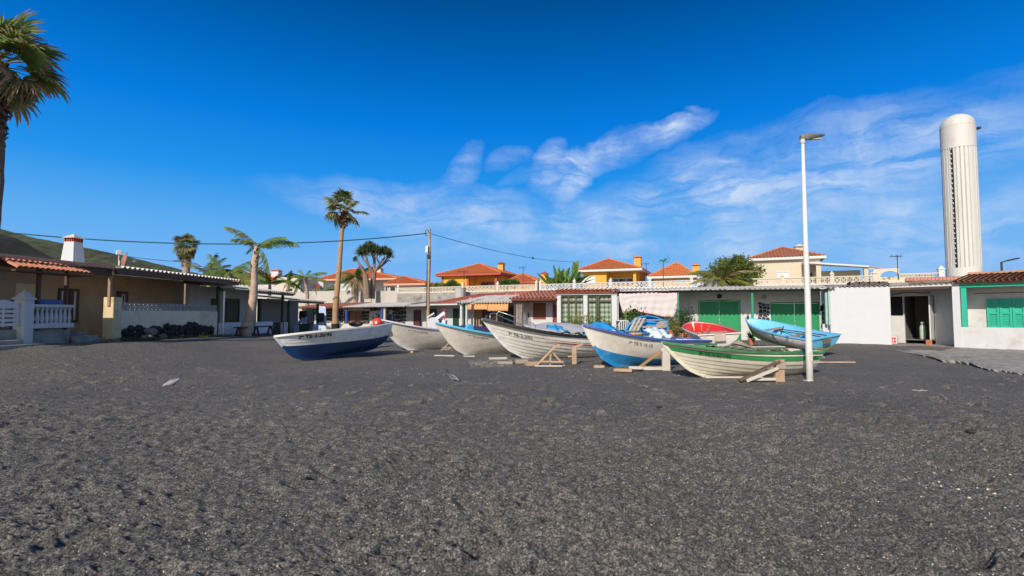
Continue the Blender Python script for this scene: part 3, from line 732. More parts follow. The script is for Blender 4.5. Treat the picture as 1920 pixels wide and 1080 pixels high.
def stones(mb, x0, x1, z0, z1, y, cell=.22, gap=.028, rnd=None, proud=.03, sx=1.0, holes=()):
    rnd = rnd or random.Random(4); nx = max(1, int((x1-x0)/cell)); nz = max(1, int((z1-z0)/cell)); cx = (x1-x0)/nx; cz = (z1-z0)/nz
    P2 = {}
    for i in range(-1, nx+1):
        for j in range(-1, nz+1): P2[i, j] = (x0+(i+.5+rnd.uniform(-.38, .38))*cx, z0+(j+.5+rnd.uniform(-.38, .38))*cz)
    for i in range(nx):
        for j in range(nz):
            c = P2[i, j]
            if any(h[0]-.05 < c[0] < h[1]+.05 and h[2]-.05 < c[1] < h[3]+.05 for h in holes): continue
            poly = [(x0 if i == 0 else c[0]-2*cx, z0 if j == 0 else c[1]-2*cz), (x1 if i == nx-1 else c[0]+2*cx, z0 if j == 0 else c[1]-2*cz), (x1 if i == nx-1 else c[0]+2*cx, z1 if j == nz-1 else c[1]+2*cz), (x0 if i == 0 else c[0]-2*cx, z1 if j == nz-1 else c[1]+2*cz)]
            for di in (-2, -1, 0, 1, 2):
                for dj in (-2, -1, 0, 1, 2):
                    o = P2.get((i+di, j+dj))
                    if o is None or o == c: continue
                    mx, mz = (c[0]+o[0])/2, (c[1]+o[1])/2; nx_, nz_ = o[0]-c[0], o[1]-c[1]; l = math.hypot(nx_, nz_); nx_ /= l; nz_ /= l; g = gap/2
                    new = []; 
                    for k in range(len(poly)):
                        p, q = poly[k], poly[(k+1) % len(poly)]
                        dp = (p[0]-mx)*nx_+(p[1]-mz)*nz_+g; dq = (q[0]-mx)*nx_+(q[1]-mz)*nz_+g
                        if dp <= 0: new.append(p)
                        if dp*dq < 0: t = dp/(dp-dq); new.append((p[0]+(q[0]-p[0])*t, p[1]+(q[1]-p[1])*t))
                    poly = new
                    if len(poly) < 3: break
                if len(poly) < 3: break
            if len(poly) >= 3: mb.prism(poly, y-proud*rnd.uniform(.6, 1.2), y+.002)
def breeze_mesh(w, h, m, d=.06, key={}):
    k = (round(w, 3), round(h, 3), m.name)
    if k in key: return key[k]
    mb = MB(); f = min(w, h)*.10
    mb.box(0, w, 0, d, 0, f); mb.box(0, w, 0, d, h-f, h); mb.box(0, f, 0, d, f, h-f); mb.box(w-f, w, 0, d, f, h-f)
    cx, cz = w/2, h/2; t = min(w, h)*.075
    for sx in (-1, 1):
        for sz in (-1, 1):
            a = Vector((cx, d/2, cz)); b = Vector((cx+sx*(w/2-f), d/2, cz+sz*(h/2-f))); mb.beam(a, b, d*.9, t*2)
    mb.lathe([(min(w,h)*.16, -d*.45), (min(w,h)*.16, d*.45)], 8, M=Matrix.Translation((cx, d/2, cz)) @ Matrix.Rotation(PI/2, 4, 'X'))
    me = bpy.data.meshes.new('breeze_block'); me.from_pydata(mb.v, [], mb.f); me.materials.append(m); key[k] = me; return me
def post_cap(mb, x0, x1, y0, y1, z, h=.16, ov=.04, mi=None):
    mb.box(x0-ov, x1+ov, y0-ov, y1+ov, z, z+.05, mi=mi)
    cx, cy = (x0+x1)/2, (y0+y1)/2; z += .05
    mb.add([(x0-ov*.5,y0-ov*.5,z),(x1+ov*.5,y0-ov*.5,z),(x1+ov*.5,y1+ov*.5,z),(x0-ov*.5,y1+ov*.5,z),(cx,cy,z+h)], [(0,1,4),(1,2,4),(2,3,4),(3,0,4),(3,2,1,0)], mi)
# ---------------------------------------------------------------- frames
FA = Frame(-15, 15, .06, .998); FR = Frame(2.86, 30.5, 1, -.3); FW = Frame(16.4, 26.44, 1, -.45); FE = Frame(20.3, 23.3, 1, -1.2)
FM = Frame(1.6, 33.4, .80, -.60); FT = Frame(-13.9, 62, 1, -.459, 0)
# ---------------------------------------------------------------- right row
# R5: white box wall
def house_white_box():
    f = Frame(16.4, 26.44, 1, -.45, .12); t = f.thing('hut', 'blank bright white hut under a grey corrugated roof edge, right of the lamp post', 'hut')
    x0, x1 = 0, f.fx(1671, 0, 600); zt = f.fz(1620, 537.5)
    MB().cbox(x0, x1, 0, 3.2, -.4, zt, .02).build('wall', M_WALLW2, t)
    m = MB(); corr(m, x0-.05, x1+.06, -.10, 3.3, zt+.05, zt+.28, .21, .035); m.build('corrugated_roof', M_FIBRE, t, kind='stuff')
    # old curled sheets and stones weighing the roof down
    r = random.Random(3); 
    for k in range(4):
        a = x0+.95+.42*k; mb = MB(); n = 7; pr = []
        for i in range(n): pr.append((a+.40*i/(n-1), .10+.10*math.sin(PI*i/(n-1))*r.uniform(.6, 1.4)+(.12 if i == 0 else 0)))
        poly = [(x, zt+.05+z) for x, z in pr]+[(x, zt+.06+z*.35-.03) for x, z in reversed(pr)]
        mb.prism(poly, .15, .75+r.uniform(0, .4)); mb.build('roof_tile', mat('blackened_tile', (.10,.075,.06), .9, .5, 5, .4, 20), t)
    m = MB(); m.box(x0-.06, x0+.03, -.03, 0, .95, zt-.06)
    m.build('pilaster', mat('pale_green_trim', (.36,.48,.42), .6), t)
    return f, zt
house_white_box()
# R6+R7 (entrance and teal house)
def house_teal():
    f = Frame(20.3, 23.3, 1, -1.2, .10); t = f.thing('house', 'low white house with teal shutters, teal post and teal fascia at the right edge', 'house')
    zt = f.fz(1860, 530); x9 = f.fx(1990); xs = f.fx(1800)
    xp0, xp1 = f.fx(1787), f.fx(1800)
    yb = 1.5; zs = f.fz(1860, 614)     # parapet top
    m = MB(); m.box(xs, x9, 0, .22, -.4, zs); m.build('parapet_wall', M_WALLW, t)
    # back wall with shutter
    a = f.fx(1851, yb, 585); b = f.fx(1925, yb, 585); za = f.fz(1880, 613, yb)-.06; zb = f.fz(1880, 560, yb)
    m = MB(); m.box(xp1-.1, a, yb, yb+.2, -.2, zt); m.box(a, b+.4, yb, yb+.2, zb, zt); m.box(b+.4, x9, yb, yb+.2, -.2, zt); m.box(a, b+.4, yb, yb+.2, -.2, za); m.build('wall', M_WALLW, t)
    w = MB().box(a, b+.4, yb+.02, yb+.18, za, zb).build('window', M_GLASS, t)
    n = 4; f0 = .09
    for i in range(n):
        xa = a+(b+.4-a)*i/n; xb = a+(b+.4-a)*(i+1)/n; s = MB()
        s.box(xa+.004, xb-.004, yb-.05, yb-.03, za, zb)
        s.box(xa+.008, xa+f0, yb-.10, yb-.0501, za, zb); s.box(xb-f0, xb-.008, yb-.10, yb-.0501, za, zb)
        for z in (za, (za+zb)/2-.03, zb-f0): s.box(xa+f0, xb-f0, yb-.10, yb-.0501, z, z+f0)
        for kk in range(7): zq = za+.09+kk*((zb-za)/2-.14)/7; s.box(xa+f0+.02, xb-f0-.02, yb-.075, yb-.0501, zq, zq+.025)
        s.build('shutter', M_TEAL, t)
    m = MB(); m.box(f.fx(1802)-.0, f.fx(1812), .02, .16, zs+.005, zt-.14); m.build('porch_post', M_TEAL, t)
    m = MB(); m.box(xp1-.05, x9, -.03, .13, zt-.17, zt+.02); m.build('fascia', M_TEAL, t)
    m = MB(); tile_slope(m, (f.fx(1788), -.2, zt+.04), (x9, -.2, zt+.04), (f.fx(1788), 3.6, zt+.55), (x9, 3.6, zt+.55), pitch=.21, r=.075); ridge(m, (f.fx(1788), 3.6, zt+.6), (x9, 3.6, zt+.6)); m.build('tiled_roof', mat('faded_clay_tile', (.44,.23,.15), .85, .35, 5, .3, 30, dirt=(.22,.15,.11), dirt_amt=.7), t, kind='stuff')
    m = MB(); m.tube([(xs+.3, yb-.02, zt-.42), (x9, yb-.02, zt-.40)], .012, 5, cap=True); m.build('cable', M_DARK, t)
    # white pillar + side wall of the entrance, running back
    m = MB(); m.box(xp0-.02, xp1-.001, -.05, .3, -.4, zt+.02); m.box(xp0+.02, xp1-.02, .3, 2.6, -.4, zt); m.build('pillar', M_WALLW2, t)
    # entrance recess: back wall with door
    yd = 2.25; d0, d1 = f.fx(1696, yd, 600), f.fx(1748, yd, 600); zl = f.fz(1720, 555, yd); z0 = f.fz(1720, 636, yd)
    xl = f.fx(1660, yd, 600); xr = xp0+.1; zz = .0
    m = MB(); m.box(d1+.1, xr, yd, yd+.15, -.3, zt); m.box(xl-1.2, d1+.1, yd, yd+.15, zl, zt)
    win0, win1 = f.fx(1671, yd, 570)-.35, f.fx(1692.5, yd, 570); zw = f.fz(1680, 592, yd)
    m.box(xl-1.2, d0, yd, yd+.15, -.3, zw); m.box(win1, d0, yd, yd+.15, zw, zl); m.build('wall', M_WALLW, t, label='entrance wall with a dark window and open door')
    MB().box(xl-1.2, win1, yd+.06, yd+.1, zw, zl).build('window', M_GLASS, t)
    m = MB(); m.box(d0+.12, d0+.9, yd-.03, yd-.001, .25, zw-.12); m.build('wall_panel', M_WALLW2, t) if False else None
    # dark room behind
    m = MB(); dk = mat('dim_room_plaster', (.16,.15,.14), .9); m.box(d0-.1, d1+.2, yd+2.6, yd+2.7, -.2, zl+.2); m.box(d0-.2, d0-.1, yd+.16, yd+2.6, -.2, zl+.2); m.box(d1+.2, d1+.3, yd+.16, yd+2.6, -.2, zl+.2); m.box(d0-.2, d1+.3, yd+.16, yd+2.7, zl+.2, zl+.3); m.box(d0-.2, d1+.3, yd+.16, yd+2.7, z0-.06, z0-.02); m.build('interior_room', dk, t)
    # open door leaf
    m = MB(); xo = d1+.02; m.box(xo, xo+.05, yd-.72, yd-.02, z0+.02, zl-.03); o = m.build('door', M_WHITEP, t)
    MB().box(xo-.012, xo-.001, yd-.60, yd-.14, z0+1.15, zl-.16).build('pane', M_GLASS, o)
    # floor slab and red step thing
    m = MB(); m.box(xl-1.4, xp1, .05, yd+.0, -.3, .012); m.build('entrance_floor', M_CONC, t)
    m = MB(); corr(m, xl-1.6, xp0+.15, .35, yd+.6, zt+.02, zt+.30, .20, .035); m.build('corrugated_roof', M_FIBRE, t, kind='stuff')
    m = MB(); m.box(xl-1.6, xp0, .38, .50, zt-.18, zt-.06); m.build('roof_beam', M_DWOOD, t)
    r = random.Random(5)
    for k in range(5):
        a = f.fx(1703+k*17, .4, 535); mb = MB(); mb.tube([(a, .5, zt+.14), (a+.22, .52, zt+.16), (a+.42, .5, zt+.13)], [.06, .075, .06], 7)
        mb.build('roof_tile', mat('weathered_ridge_tile', (.22,.17,.13), .9, .5, 5, .4, 20), t)
    m = MB(); pts = [(xl-1.2+i*.35, yd-.05, zt-.42+.05*math.sin(i*1.3)+.02*i) for i in range(10)]; m.tube(pts, .018, 5); m.build('cable', M_DARK, t)
    # gas bottle and brick
    return f, yd, d0, d1, z0, xo, xl
fE, ydE, d0E, d1E, z0E, xoE, xlE = house_teal()
def fwd(f, x, y, z): return Vector((f.o.x+f.d.x*x+f.n.x*y, f.o.y+f.d.y*x+f.n.y*y, f.o.z+z))
m = MB(); m.lathe([(.05,0),(.13,.02),(.14,.08),(.14,.62),(.11,.72),(.05,.76),(.05,.80)], 14); m.lathe([(.08,.80),(.085,.81),(.085,.90),(.07,.90),(.07,.82)], 12)
t = thing('gas_bottle', 'pale green gas bottle standing inside the open doorway', 'gas bottle', fwd(fE, (d0E+d1E)/2+.1, ydE+.35, z0E-.02)); m.build('body', mat('pale_green_enamel', (.42,.52,.40), .4, .1), t, smooth='auto')
m = MB(); 
for k in range(3):
    for j in range(2): m.cbox(-.12+j*.125, -.005+j*.125, -.06, .06, k*.085, k*.085+.08, .006)
m.box(-.12, .12, -.05, .05, .0, .25)
t = thing('brick_stack', 'small stack of orange bricks holding the white door open', 'bricks', fwd(fE, xoE-.02, ydE-.82, .015), fE.a); m.build('bricks', mat('orange_brick', (.50,.17,.06), .9, .4, 12, .4, 30), t, kind='stuff')
m = MB(); m.cbox(-.14, .14, -.1, .1, 0, .38, .01); t = thing('crate', 'red and white box on the ground at the edge of the blank white wall', 'box', fwd(fE, fE.fx(1676, 1.3, 630), 1.3, .015), fE.a)
m.build('body', M_WHITEP, t); m = MB()
for k in range(4): m.box(-.11+(k%2)*.12, -.02+(k%2)*.12, -.104, -.1005, .05+.16*(k//2), .17+.16*(k//2))
m.build('red_print', M_REDP, t)
# R4: hut with two green doors
def house_green():
    f = Frame(2.86, 30.5, 1, -.3, .10); xL, xR = f.fx(1258), f.fx(1556)
    t = f.thing('hut', 'white porch hut with two big green double doors under a scalloped corrugated roof', 'hut')
    yb = 2.05; zt = f.fz(1420, 542.5)
    D = [(f.fx(1309.5, yb, 590), f.fx(1389, yb, 590)), (f.fx(1445, yb, 590), f.fx(1536.5, yb, 590))]; zd = [f.fz(1350, 562, yb), f.fz(1490, 566.5, yb)]
    m = MB(); xs = [xL-.2]+[v for d in D for v in d]+[xR+.1]
    for i in (0, 2, 4): m.box(xs[i], xs[i+1], yb, yb+.25, -.4, zt+.1)
    for (a, b), z in zip(D, zd): m.box(a, b, yb, yb+.25, z, zt+.1)
    m.box(xL-.4, xL-.2, -.0+.3, yb+.25, -.4, zt)
    m.build('wall', M_WALLW, t)
    for (a, b), z in zip(D, zd): louvre_door(t, a, b, -.05, z, yb+.06, M_DOORG, 2, boards=5)
    # stone facing beside the second door
    m = MB(); a = f.fx(1421, yb, 590); stones(m, a, D[1][0]-.03, .3, zd[1]+.0, yb, .2, .035, random.Random(2), .035); m.build('stone_facing', M_STONE, t, kind='stuff')
    m = MB(); a = f.fx(1553, yb, 590); stones(m, D[1][1]+.05, a, .3, zd[1], yb, .2, .03, random.Random(3), .035); m.build('stone_facing', M_STONE, t, kind='stuff')
    m = MB(); corr(m, xL-.15, xR+.2, -.28, yb+.6, zt+.03, zt+.30, .245, .042); m.build('corrugated_roof', M_CONC_LT, t, kind='stuff')
    m = MB(); m.box(xL-.15, xR+.1, .02, .14, zt-.13, zt-.03); m.build('roof_beam', M_DGREEN, t)
    for px in (1271.5, 1411):
        x = f.fx(px, .06, 590); MB().cbox(x-.055, x+.055, .02, .13, -.3, zt-.13, .01).build('porch_post', M_POSTG, t)
    x = f.fx(1551, .06, 590); MB().cbox(x-.06, x+.05, .1, .2, 1.0, zt-.2, .01).build('porch_post', mat('pale_teal_trim', (.30,.47,.44), .6), t)
    # low white side wall and steps
    x = f.fx(1389, .4, 610); MB().box(x, xR-.9, .35, .5, -.4, f.fz(1400, 627, .4)-.05).build('low_wall', M_WALLW2, t) if False else None
    MB().cbox(f.fx(1542, .5, 610), xR+.05, .45, .62, -.4, f.fz(1548, 607.5, .5), .01).build('low_wall', M_WALLW2, t)
    # meter box, round lamp, pipe
    x = f.fx(1297, yb, 577); MB().cbox(x-.12, x+.12, yb-.07, yb, f.fz(1297, 581, yb), f.fz(1297, 571, yb), .01).build('meter_box', M_WHITEP, t)
    MB().box(x-.05, x+.05, yb-.075, yb-.0701, f.fz(1297, 578, yb), f.fz(1297, 574, yb)).build('meter_window', M_GLASS, t)
    x = f.fx(1349, yb, 552); MB().lathe([(.14,0),(.14,.05),(.10,.10),(.03,.12)], 12, M=Matrix.Translation((x, yb-.001, zt-.28)) @ Matrix.Rotation(PI/2, 4, 'X')).build('wall_lamp', M_DARK, t)
    x = f.fx(1433, yb, 551); MB().cbox(x-.09, x+.09, yb-.05, yb, zt-.42, zt-.24, .01).build('vent_box', M_GLASS, t)
    x = f.fx(1291, yb, 560); MB().tube([(x, yb-.03, .3), (x, yb-.03, zt-.6), (x+.15, yb-.03, zt-.45), (x+.15, yb-.03, zt)], .018, 6).build('wall_pipe', M_WALLW, t)
    return t
house_green()
# R3: porch with hanging sheets
def house_sheets():
    f = Frame(2.86, 30.5, 1, -.3, .10); xL, xR = f.fx(1157), f.fx(1258)
    t = f.thing('hut', 'shaded porch hut with white wall and corrugated roof, behind the hanging white sheets', 'hut')
    yb = 2.0; zt = f.fz(1200, 546)
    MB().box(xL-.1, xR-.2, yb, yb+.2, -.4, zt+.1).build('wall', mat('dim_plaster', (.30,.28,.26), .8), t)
    a, b = f.fx(1175, yb), f.fx(1205, yb); louvre_door(t, a, b, -.05, 2.0, yb-.03, M_DGREEN, 2, rails=3, handle=False)
    m = MB(); corr(m, xL-.3, xR-.16, -.28, yb+.6, zt+.03, zt+.30, .245, .042); m.build('corrugated_roof', M_CONC_LT, t, kind='stuff')
    MB().box(xL-.1, xR-.1, .02, .12, zt-.16, zt-.06).build('roof_beam', M_DWOOD, t)
    # sheets: one cloth object top level
    s = MB(); x0, x1 = f.fx(1161, -.03), f.fx(1269.5, -.03); nx, nz = 60, 16; r = random.Random(9)
    ztop = lambda u: zt-.10-.03*math.sin(u*PI*3)
    def zbot(u):
        base = [(0, 600), (.06, 588), (.11, 588), (.18, 577+6), (.27, 578), (.33, 584), (.42, 586), (.5, 588), (.6, 590), (.75, 594), (.9, 594.5), (.94, 596), (1, 582)]
        for (a_, p), (b_, q) in zip(base[:-1], base[1:]):
            if a_ <= u <= b_: py = p+(q-p)*(u-a_)/(b_-a_); break
        if u < .06: py = 566+u/.06*22
        return f.fz(1161+108*u, py, -.03)
    vs = []
    for j in range(nz+1):
        for i in range(nx+1):
            u = i/nx; v = j/nz; x = x0+(x1-x0)*u; z = ztop(u)*(1-v)+zbot(u)*v
            y = -.05+.030*math.sin(u*19+v*1.3)*v+.018*math.sin(u*47+v*5)*(.3+v)+.012*math.sin(v*21+u*6)
            vs.append((x+.03*math.sin(v*5)*(u-.5), y, z))
    w = nx+1; o = MB(); o.add(vs, [(j*w+i, j*w+i+1, (j+1)*w+i+1, (j+1)*w+i) for j in range(nz) for i in range(nx)])
    for idx in range(len(o.f)):
        j = idx//nx; i = idx % nx
        if j >= nz-1 or (j == 0) or i >= nx-1 or (26 <= i <= 30 and j >= nz-4): o.m[idx] = 1
    c = f.thing('hanging_sheets', 'white bed sheets with pink hems hung across the front of the dark porch', 'sheets')
    so = o.build('cloth', [M_SHEET, M_PINK], c, smooth=True); md = so.modifiers.new('thick', 'SOLIDIFY'); md.thickness = .006
    MB().tube([(x0-.1, -.05, ztop(0)+.01), (x1+.05, -.05, ztop(0)+.01)], .008, 5).build('clothes_line', M_DARK, c)
house_sheets()
def checker_curtain():
    m = bpy.data.materials.new('gingham_curtain'); m.use_nodes = True; N = m.node_tree.nodes; L = m.node_tree.links; b = N['Principled BSDF']; b.inputs['Roughness'].default_value = .25
    tc = N.new('ShaderNodeTexCoord'); sp = N.new('ShaderNodeSeparateXYZ'); L.new(tc.outputs['Object'], sp.inputs[0]); outs = []
    for ax, k in (('X', 26), ('Z', 22)):
        a = N.new('ShaderNodeMath'); a.operation = 'MULTIPLY'; a.inputs[1].default_value = k; L.new(sp.outputs[ax], a.inputs[0])
        s = N.new('ShaderNodeMath'); s.operation = 'SINE'; L.new(a.outputs[0], s.inputs[0]); g = N.new('ShaderNodeMath'); g.operation = 'MULTIPLY_ADD'; g.inputs[1].default_value = .5; g.inputs[2].default_value = .5; g.use_clamp = True; L.new(s.outputs[0], g.inputs[0]); outs.append(g.outputs[0])
    ad = N.new('ShaderNodeMath'); ad.operation = 'ADD'; L.new(outs[0], ad.inputs[0]); L.new(outs[1], ad.inputs[1])
    h = N.new('ShaderNodeMath'); h.operation = 'MULTIPLY'; h.inputs[1].default_value = .5; L.new(ad.outputs[0], h.inputs[0])
    r = N.new('ShaderNodeValToRGB'); r.color_ramp.elements[0].color = (.06, .10, .06, 1); r.color_ramp.elements[1].color = (.46, .52, .42, 1); L.new(h.outputs[0], r.inputs[0]); L.new(r.outputs[0], b.inputs['Base Color'])
    return m
M_GING = checker_curtain()
M_OLIVEF = mat('olive_window_frame', (.055, .055, .03), .5, .1, 3)
# R2: enclosed window porch
def house_windows():
    f = Frame(2.86, 30.5, 1, -.3, .10); xL, xR = f.fx(1044), f.fx(1156)
    t = f.thing('hut', 'white pillared hut front glazed with green check curtained windows below a row of clay tiles', 'hut')
    zt = f.fz(1100, 553)
    pil = [(1044, 1051.5), (1093.5, 1101.5), (1146.5, 1157)]
    for a, b in pil: MB().cbox(f.fx(a), f.fx(b), 0, .32, -.4, zt-.001, .015).build('pillar', M_WALLW2, t)
    MB().cbox(xL-.08, xR+.05, -.05, 2.5, zt, zt+.16, .01).build('lintel', M_WALLW2, t)
    zt2 = f.fz(1100, 547.5)
    MB().box(f.fx(1051), xR-.3, .36, .5, -.4, f.fz(1080, 606)).build('low_wall', M_WALLW, t)
    zmid = f.fz(1080, 565); z0 = f.fz(1080, 607)
    def bay(pa, pb, subs):
        a, b = f.fx(pa), f.fx(pb); fr = MB()
        n = len(subs)
        for k in range(n-1):
            x = a+(b-a)*subs[k]; fr.box(x-.045, x+.045, .06, .14, z0, zt-.002)
        fr.box(a+.001, b-.001, .055, .14, zmid-.05, zmid+.06); fr.box(a+.001, b-.001, .055, .14, z0, z0+.07); fr.box(a+.001, b-.001, .055, .14, zt-.09, zt-.002); fr.box(a+.001, a+.05, .06, .14, z0, zt-.002); fr.box(b-.05, b-.001, .06, .14, z0, zt-.002)
        w = fr.build('window', M_OLIVEF, t)
        # curtain with folds
        nx = 70; vs = []
        for j, z in enumerate((z0+.02, zt-.03)):
            for i in range(nx+1): x = a+.03+(b-a-.06)*i/nx; vs.append((x, .20+.03*math.sin(i*1.15)+.012*math.sin(i*2.7), z))
        cm = MB(); cm.add(vs, [(i, i+1, nx+2+i, nx+1+i) for i in range(nx)]); cm.build('curtain', M_GING, w, smooth=True)
    bay(1051.5, 1093.5, [.33, .66, 1]); bay(1101.5, 1146.5, [.38, .46, 1])
    m = MB(); tile_slope(m, (xL-.1, -.18, zt+.17), (xR+.1, -.18, zt+.17), (xL-.1, .9, zt+.36), (xR+.1, .9, zt+.36), pitch=.25, r=.09, rnd=random.Random(4)); m.build('tiled_roof', M_TILE, t, kind='stuff')
    MB().box(xL, xR, .9, 2.6, zt+.16, zt+.34).build('flat_roof', M_CREAMTRIM, t)
house_windows()
# R1 (pink tiles), M3 (orange awnings), M2 (white fascia), M1 (stone faced)
def mrow():
    f = FM; g0 = -.05
    def base(px0, px1, name, label): return f.thing(name, label, 'hut'), f.fx(px0), f.fx(px1)
    # R1 sits on the right hand line's left continuation
    fr = Frame(2.86, 30.5, 1, -.75, .05); t = fr.thing('hut', 'white hut with brown shutter and pink clay tiled roof, left of the curtained hut', 'hut')
    xL, xR = fr.fx(962), fr.fx(1043.5); zt = fr.fz(1000, 562.5); yb = 1.5
    d0, d1 = fr.fx(999, yb), fr.fx(1023.5, yb); e0, e1 = fr.fx(1036, yb), fr.fx(1044.5, yb); zl = fr.fz(1010, 568, yb); zs = fr.fz(1010, 599, yb)
    m = MB(); m.box(xL, d0, yb, yb+.2, -.4, zt); m.box(d0, d1, yb, yb+.2, zl, zt); m.box(d0, d1, yb, yb+.2, -.4, zs); m.box(d1, e0, yb, yb+.2, -.4, zt); m.box(e0, e1+.3, yb, yb+.2, zl, zt); m.box(xL, xL+.15, .2, yb, -.4, zt); m.build('wall', M_WALLW, t)
    s = MB(); s.box(d0, d1, yb+.02, yb+.05, zs, zl)
    for k in range(10): z = zs+(zl-zs)*k/10; s.box(d0+.04, d1-.04, yb+.0, yb+.02, z+.01, z+.08)
    s.build('shutter', mat('brown_shutter_paint', (.22,.07,.04), .6, .15), t)
    louvre_door(t, e0, e1+.3, -.3, zl, yb+.05, mat('brown_shutter_paint', (.22,.07,.04)), 1, handle=False)
    m = MB(); tile_slope(m, (xL-.15, -.25, zt+.02), (xR+.1, -.25, zt+.02), (xL-.15, 2.6, zt+.62), (xR+.1, 2.6, zt+.62), pitch=.27, r=.10, rnd=random.Random(8)); m.build('tiled_roof', M_TILEP, t, kind='stuff')
    MB().box(xL-.1, xR, .0, .1, zt-.13, zt-.02).build('roof_beam', M_DWOOD, t)
    for dx in (.0,): MB().tube([(xL+.1, .05, -.3), (xL+.1, .05, zt-.1)], .05, 8).build('porch_post', M_DWOOD, t)
    m = MB()
    for k in range(5): m.tube([(xL+.25+.07*k, .15+.02*k, -.2), (xL+.22+.08*k, .15, zt*.5), (xL+.2+.10*k, .12, zt-.15)], .025, 6)
    m.build('bundled_poles', M_OLDWOOD, t, kind='stuff')
    a = fr.fx(990, yb, 585); MB().cbox(a-.09, a+.09, yb-.06, yb, 1.35, 1.65, .01).build('meter_box', M_DARK, t)
    # M3
    t, xL, xR = base(862, 963, 'hut', 'hut with a pale corrugated roof and two orange awnings, mid row')
    zt = f.fz(910, 567); yb = 1.7
    MB().box(xL, xR, yb, yb+.2, -.5, zt).build('wall', mat('tan_plaster', (.33,.22,.13), .85), t)
    a, b = f.fx(945, yb), f.fx(962, yb); louvre_door(t, a, b, -.4, zt-.35, yb-.02, M_DGREEN, 1, handle=False)
    a, b = f.fx(905, yb), f.fx(922, yb); louvre_door(t, a, b, -.4, zt-.35, yb-.02, M_DWOOD, 1, handle=False)
    MB().box(f.fx(925, yb), f.fx(942, yb), yb-.5, yb-.4, -.3, 1.5).build('panel', mat('grey_brown_panel', (.25,.2,.16), .9), t)
    m = MB(); corr(m, xL-.1, xR+.15, -.35, 3.2, zt+.02, zt+.60, .26, .045); m.build('corrugated_roof', M_CONC_LT, t, kind='stuff')
    for a, b, z in ((877, 914, 580.5), (914.8, 953, 583)):
        m = MB(); x0, x1 = f.fx(a, -.1), f.fx(b, -.1); z1 = zt-.10; z0 = f.fz((a+b)/2, z, -.1)
        nx = 24; vs = []
        for j in range(5):
            for i in range(nx+1): vs.append((x0+(x1-x0)*i/nx, -.12-.05*j/4+.012*math.sin(i*1.7), z1+(z0-z1)*j/4+(.02*math.sin(i*PI*.5) if j == 4 else 0)))
        w = nx+1; m.add(vs, [(j*w+i, (j+1)*w+i, (j+1)*w+i+1, j*w+i+1) for j in range(4) for i in range(nx)]); o = m.build('awning', M_AWN, t, smooth=True); md = o.modifiers.new('thick', 'SOLIDIFY'); md.thickness = .03
    for px, mm in ((865, M_WTRIM), (869.5, M_DGREEN), (874, M_WTRIM)):
        x = f.fx(px, 0); MB().cbox(x-.06, x+.06, 0, .12, -.4, zt-.05, .01).build('porch_post', mm, t)
    # M2
    t, xL, xR = base(803, 862, 'hut', 'low white hut under a faded red sheet roof, just right of the wooden pole')
    zt = f.fz(830, 571); yb = 1.6; MB().box(xL, xR, yb, yb+.2, -.5, zt).build('wall', M_WALLW, t)
    for a, b, mm in ((805, 818, M_DWOOD), (850.5, 861, M_DGREEN)): louvre_door(t, f.fx(a, yb), f.fx(b, yb), -.4, zt-.28, yb-.02, mm, 1, handle=False)
    MB().box(xL-.1, xR+.1, -.1, .0, zt-.05, zt+.08).build('fascia', M_WTRIM, t)
    x = f.fx(865.5, .0); MB().cbox(x-.14, x+.0, -.02, .12, -.4, zt-.055, .01).build('porch_post', M_WTRIM, t)
    m = MB(); x9 = f.fx(925, 3.2); m.add([(xL-.2, -.12, zt+.085), (xR+.1, -.12, zt+.085), (xR+4.6, 6.2, zt+1.15), (xL-.2, 6.2, zt+1.0)], [(0,1,2,3)]); m.add([(xL-.2, -.12, zt+.065), (xR+.1, -.12, zt+.065), (xR+4.6, 6.2, zt+1.13), (xL-.2, 6.2, zt+.98)], [(3,2,1,0)])
    for k in range(26): x = xL-.1+(xR-xL+.1)*k/25; m.beam((x, -.12, zt+.09), (x+.15+4.4*(k/25)**1.2*.9, 6.1, zt+1.06+.1*k/25), .05, .03)
    m.build('sheet_roof', M_REDFELT, t)
    r = random.Random(12)
    for k, (u, v) in enumerate(((.9, 2.2), (1.6, 2.9), (2.3, 3.6), (2.9, 4.3), (3.5, 4.6))):
        o = link('roof_stone', rock_mesh('roof_stone', 50+k, .16, .14, .10, M_TILEP), t, loc=(xL+1.5+u, v, zt+.09+v*.155+.06))
    m = MB(); z = 1.45
    # M1
    t, xL, xR = base(558, 803, 'hut', 'long hut faced with black stones in white mortar, seen behind the slender palm trunk')
    zt = f.fz(700, 575.5); zt0 = zt; yb = 1.8
    holes = [(f.fx(a, yb), f.fx(b, yb), -.5, zt-h) for a, b, h in ((647, 658, .3), (660, 680, .35), (694, 712, .15), (718, 735, .55), (777, 790, .28))]
    MB().box(xL, xR, yb, yb+.2, -.6, zt+.25).build('wall', M_WALLW, t)
    louvre_door(t, holes[1][0], holes[1][1], -.4, zt-.3, yb-.03, M_BWOOD, 2, boards=3, handle=False); louvre_door(t, holes[0][0], holes[0][1], -.4, zt-.3, yb-.03, M_DWOOD, 1, handle=False)
    louvre_door(t, holes[4][0], holes[4][1], -.4, zt-.28, yb-.03, M_RPAINT if False else mat('maroon_door_paint', (.10,.03,.025), .5), 1, handle=False)
    s = MB(); s.box(holes[3][0], holes[3][1], yb-.05, yb-.005, .4, zt-.6); s.build('window', mat('navy_shutter_paint', (.015,.03,.10), .5), t)
    m = MB(); stones(m, f.fx(567, yb), f.fx(645, yb), -.4, zt+.0, yb, .32, .05, random.Random(6), .04, holes=[(f.fx(584, yb), f.fx(608, yb), -1, 1.6)])
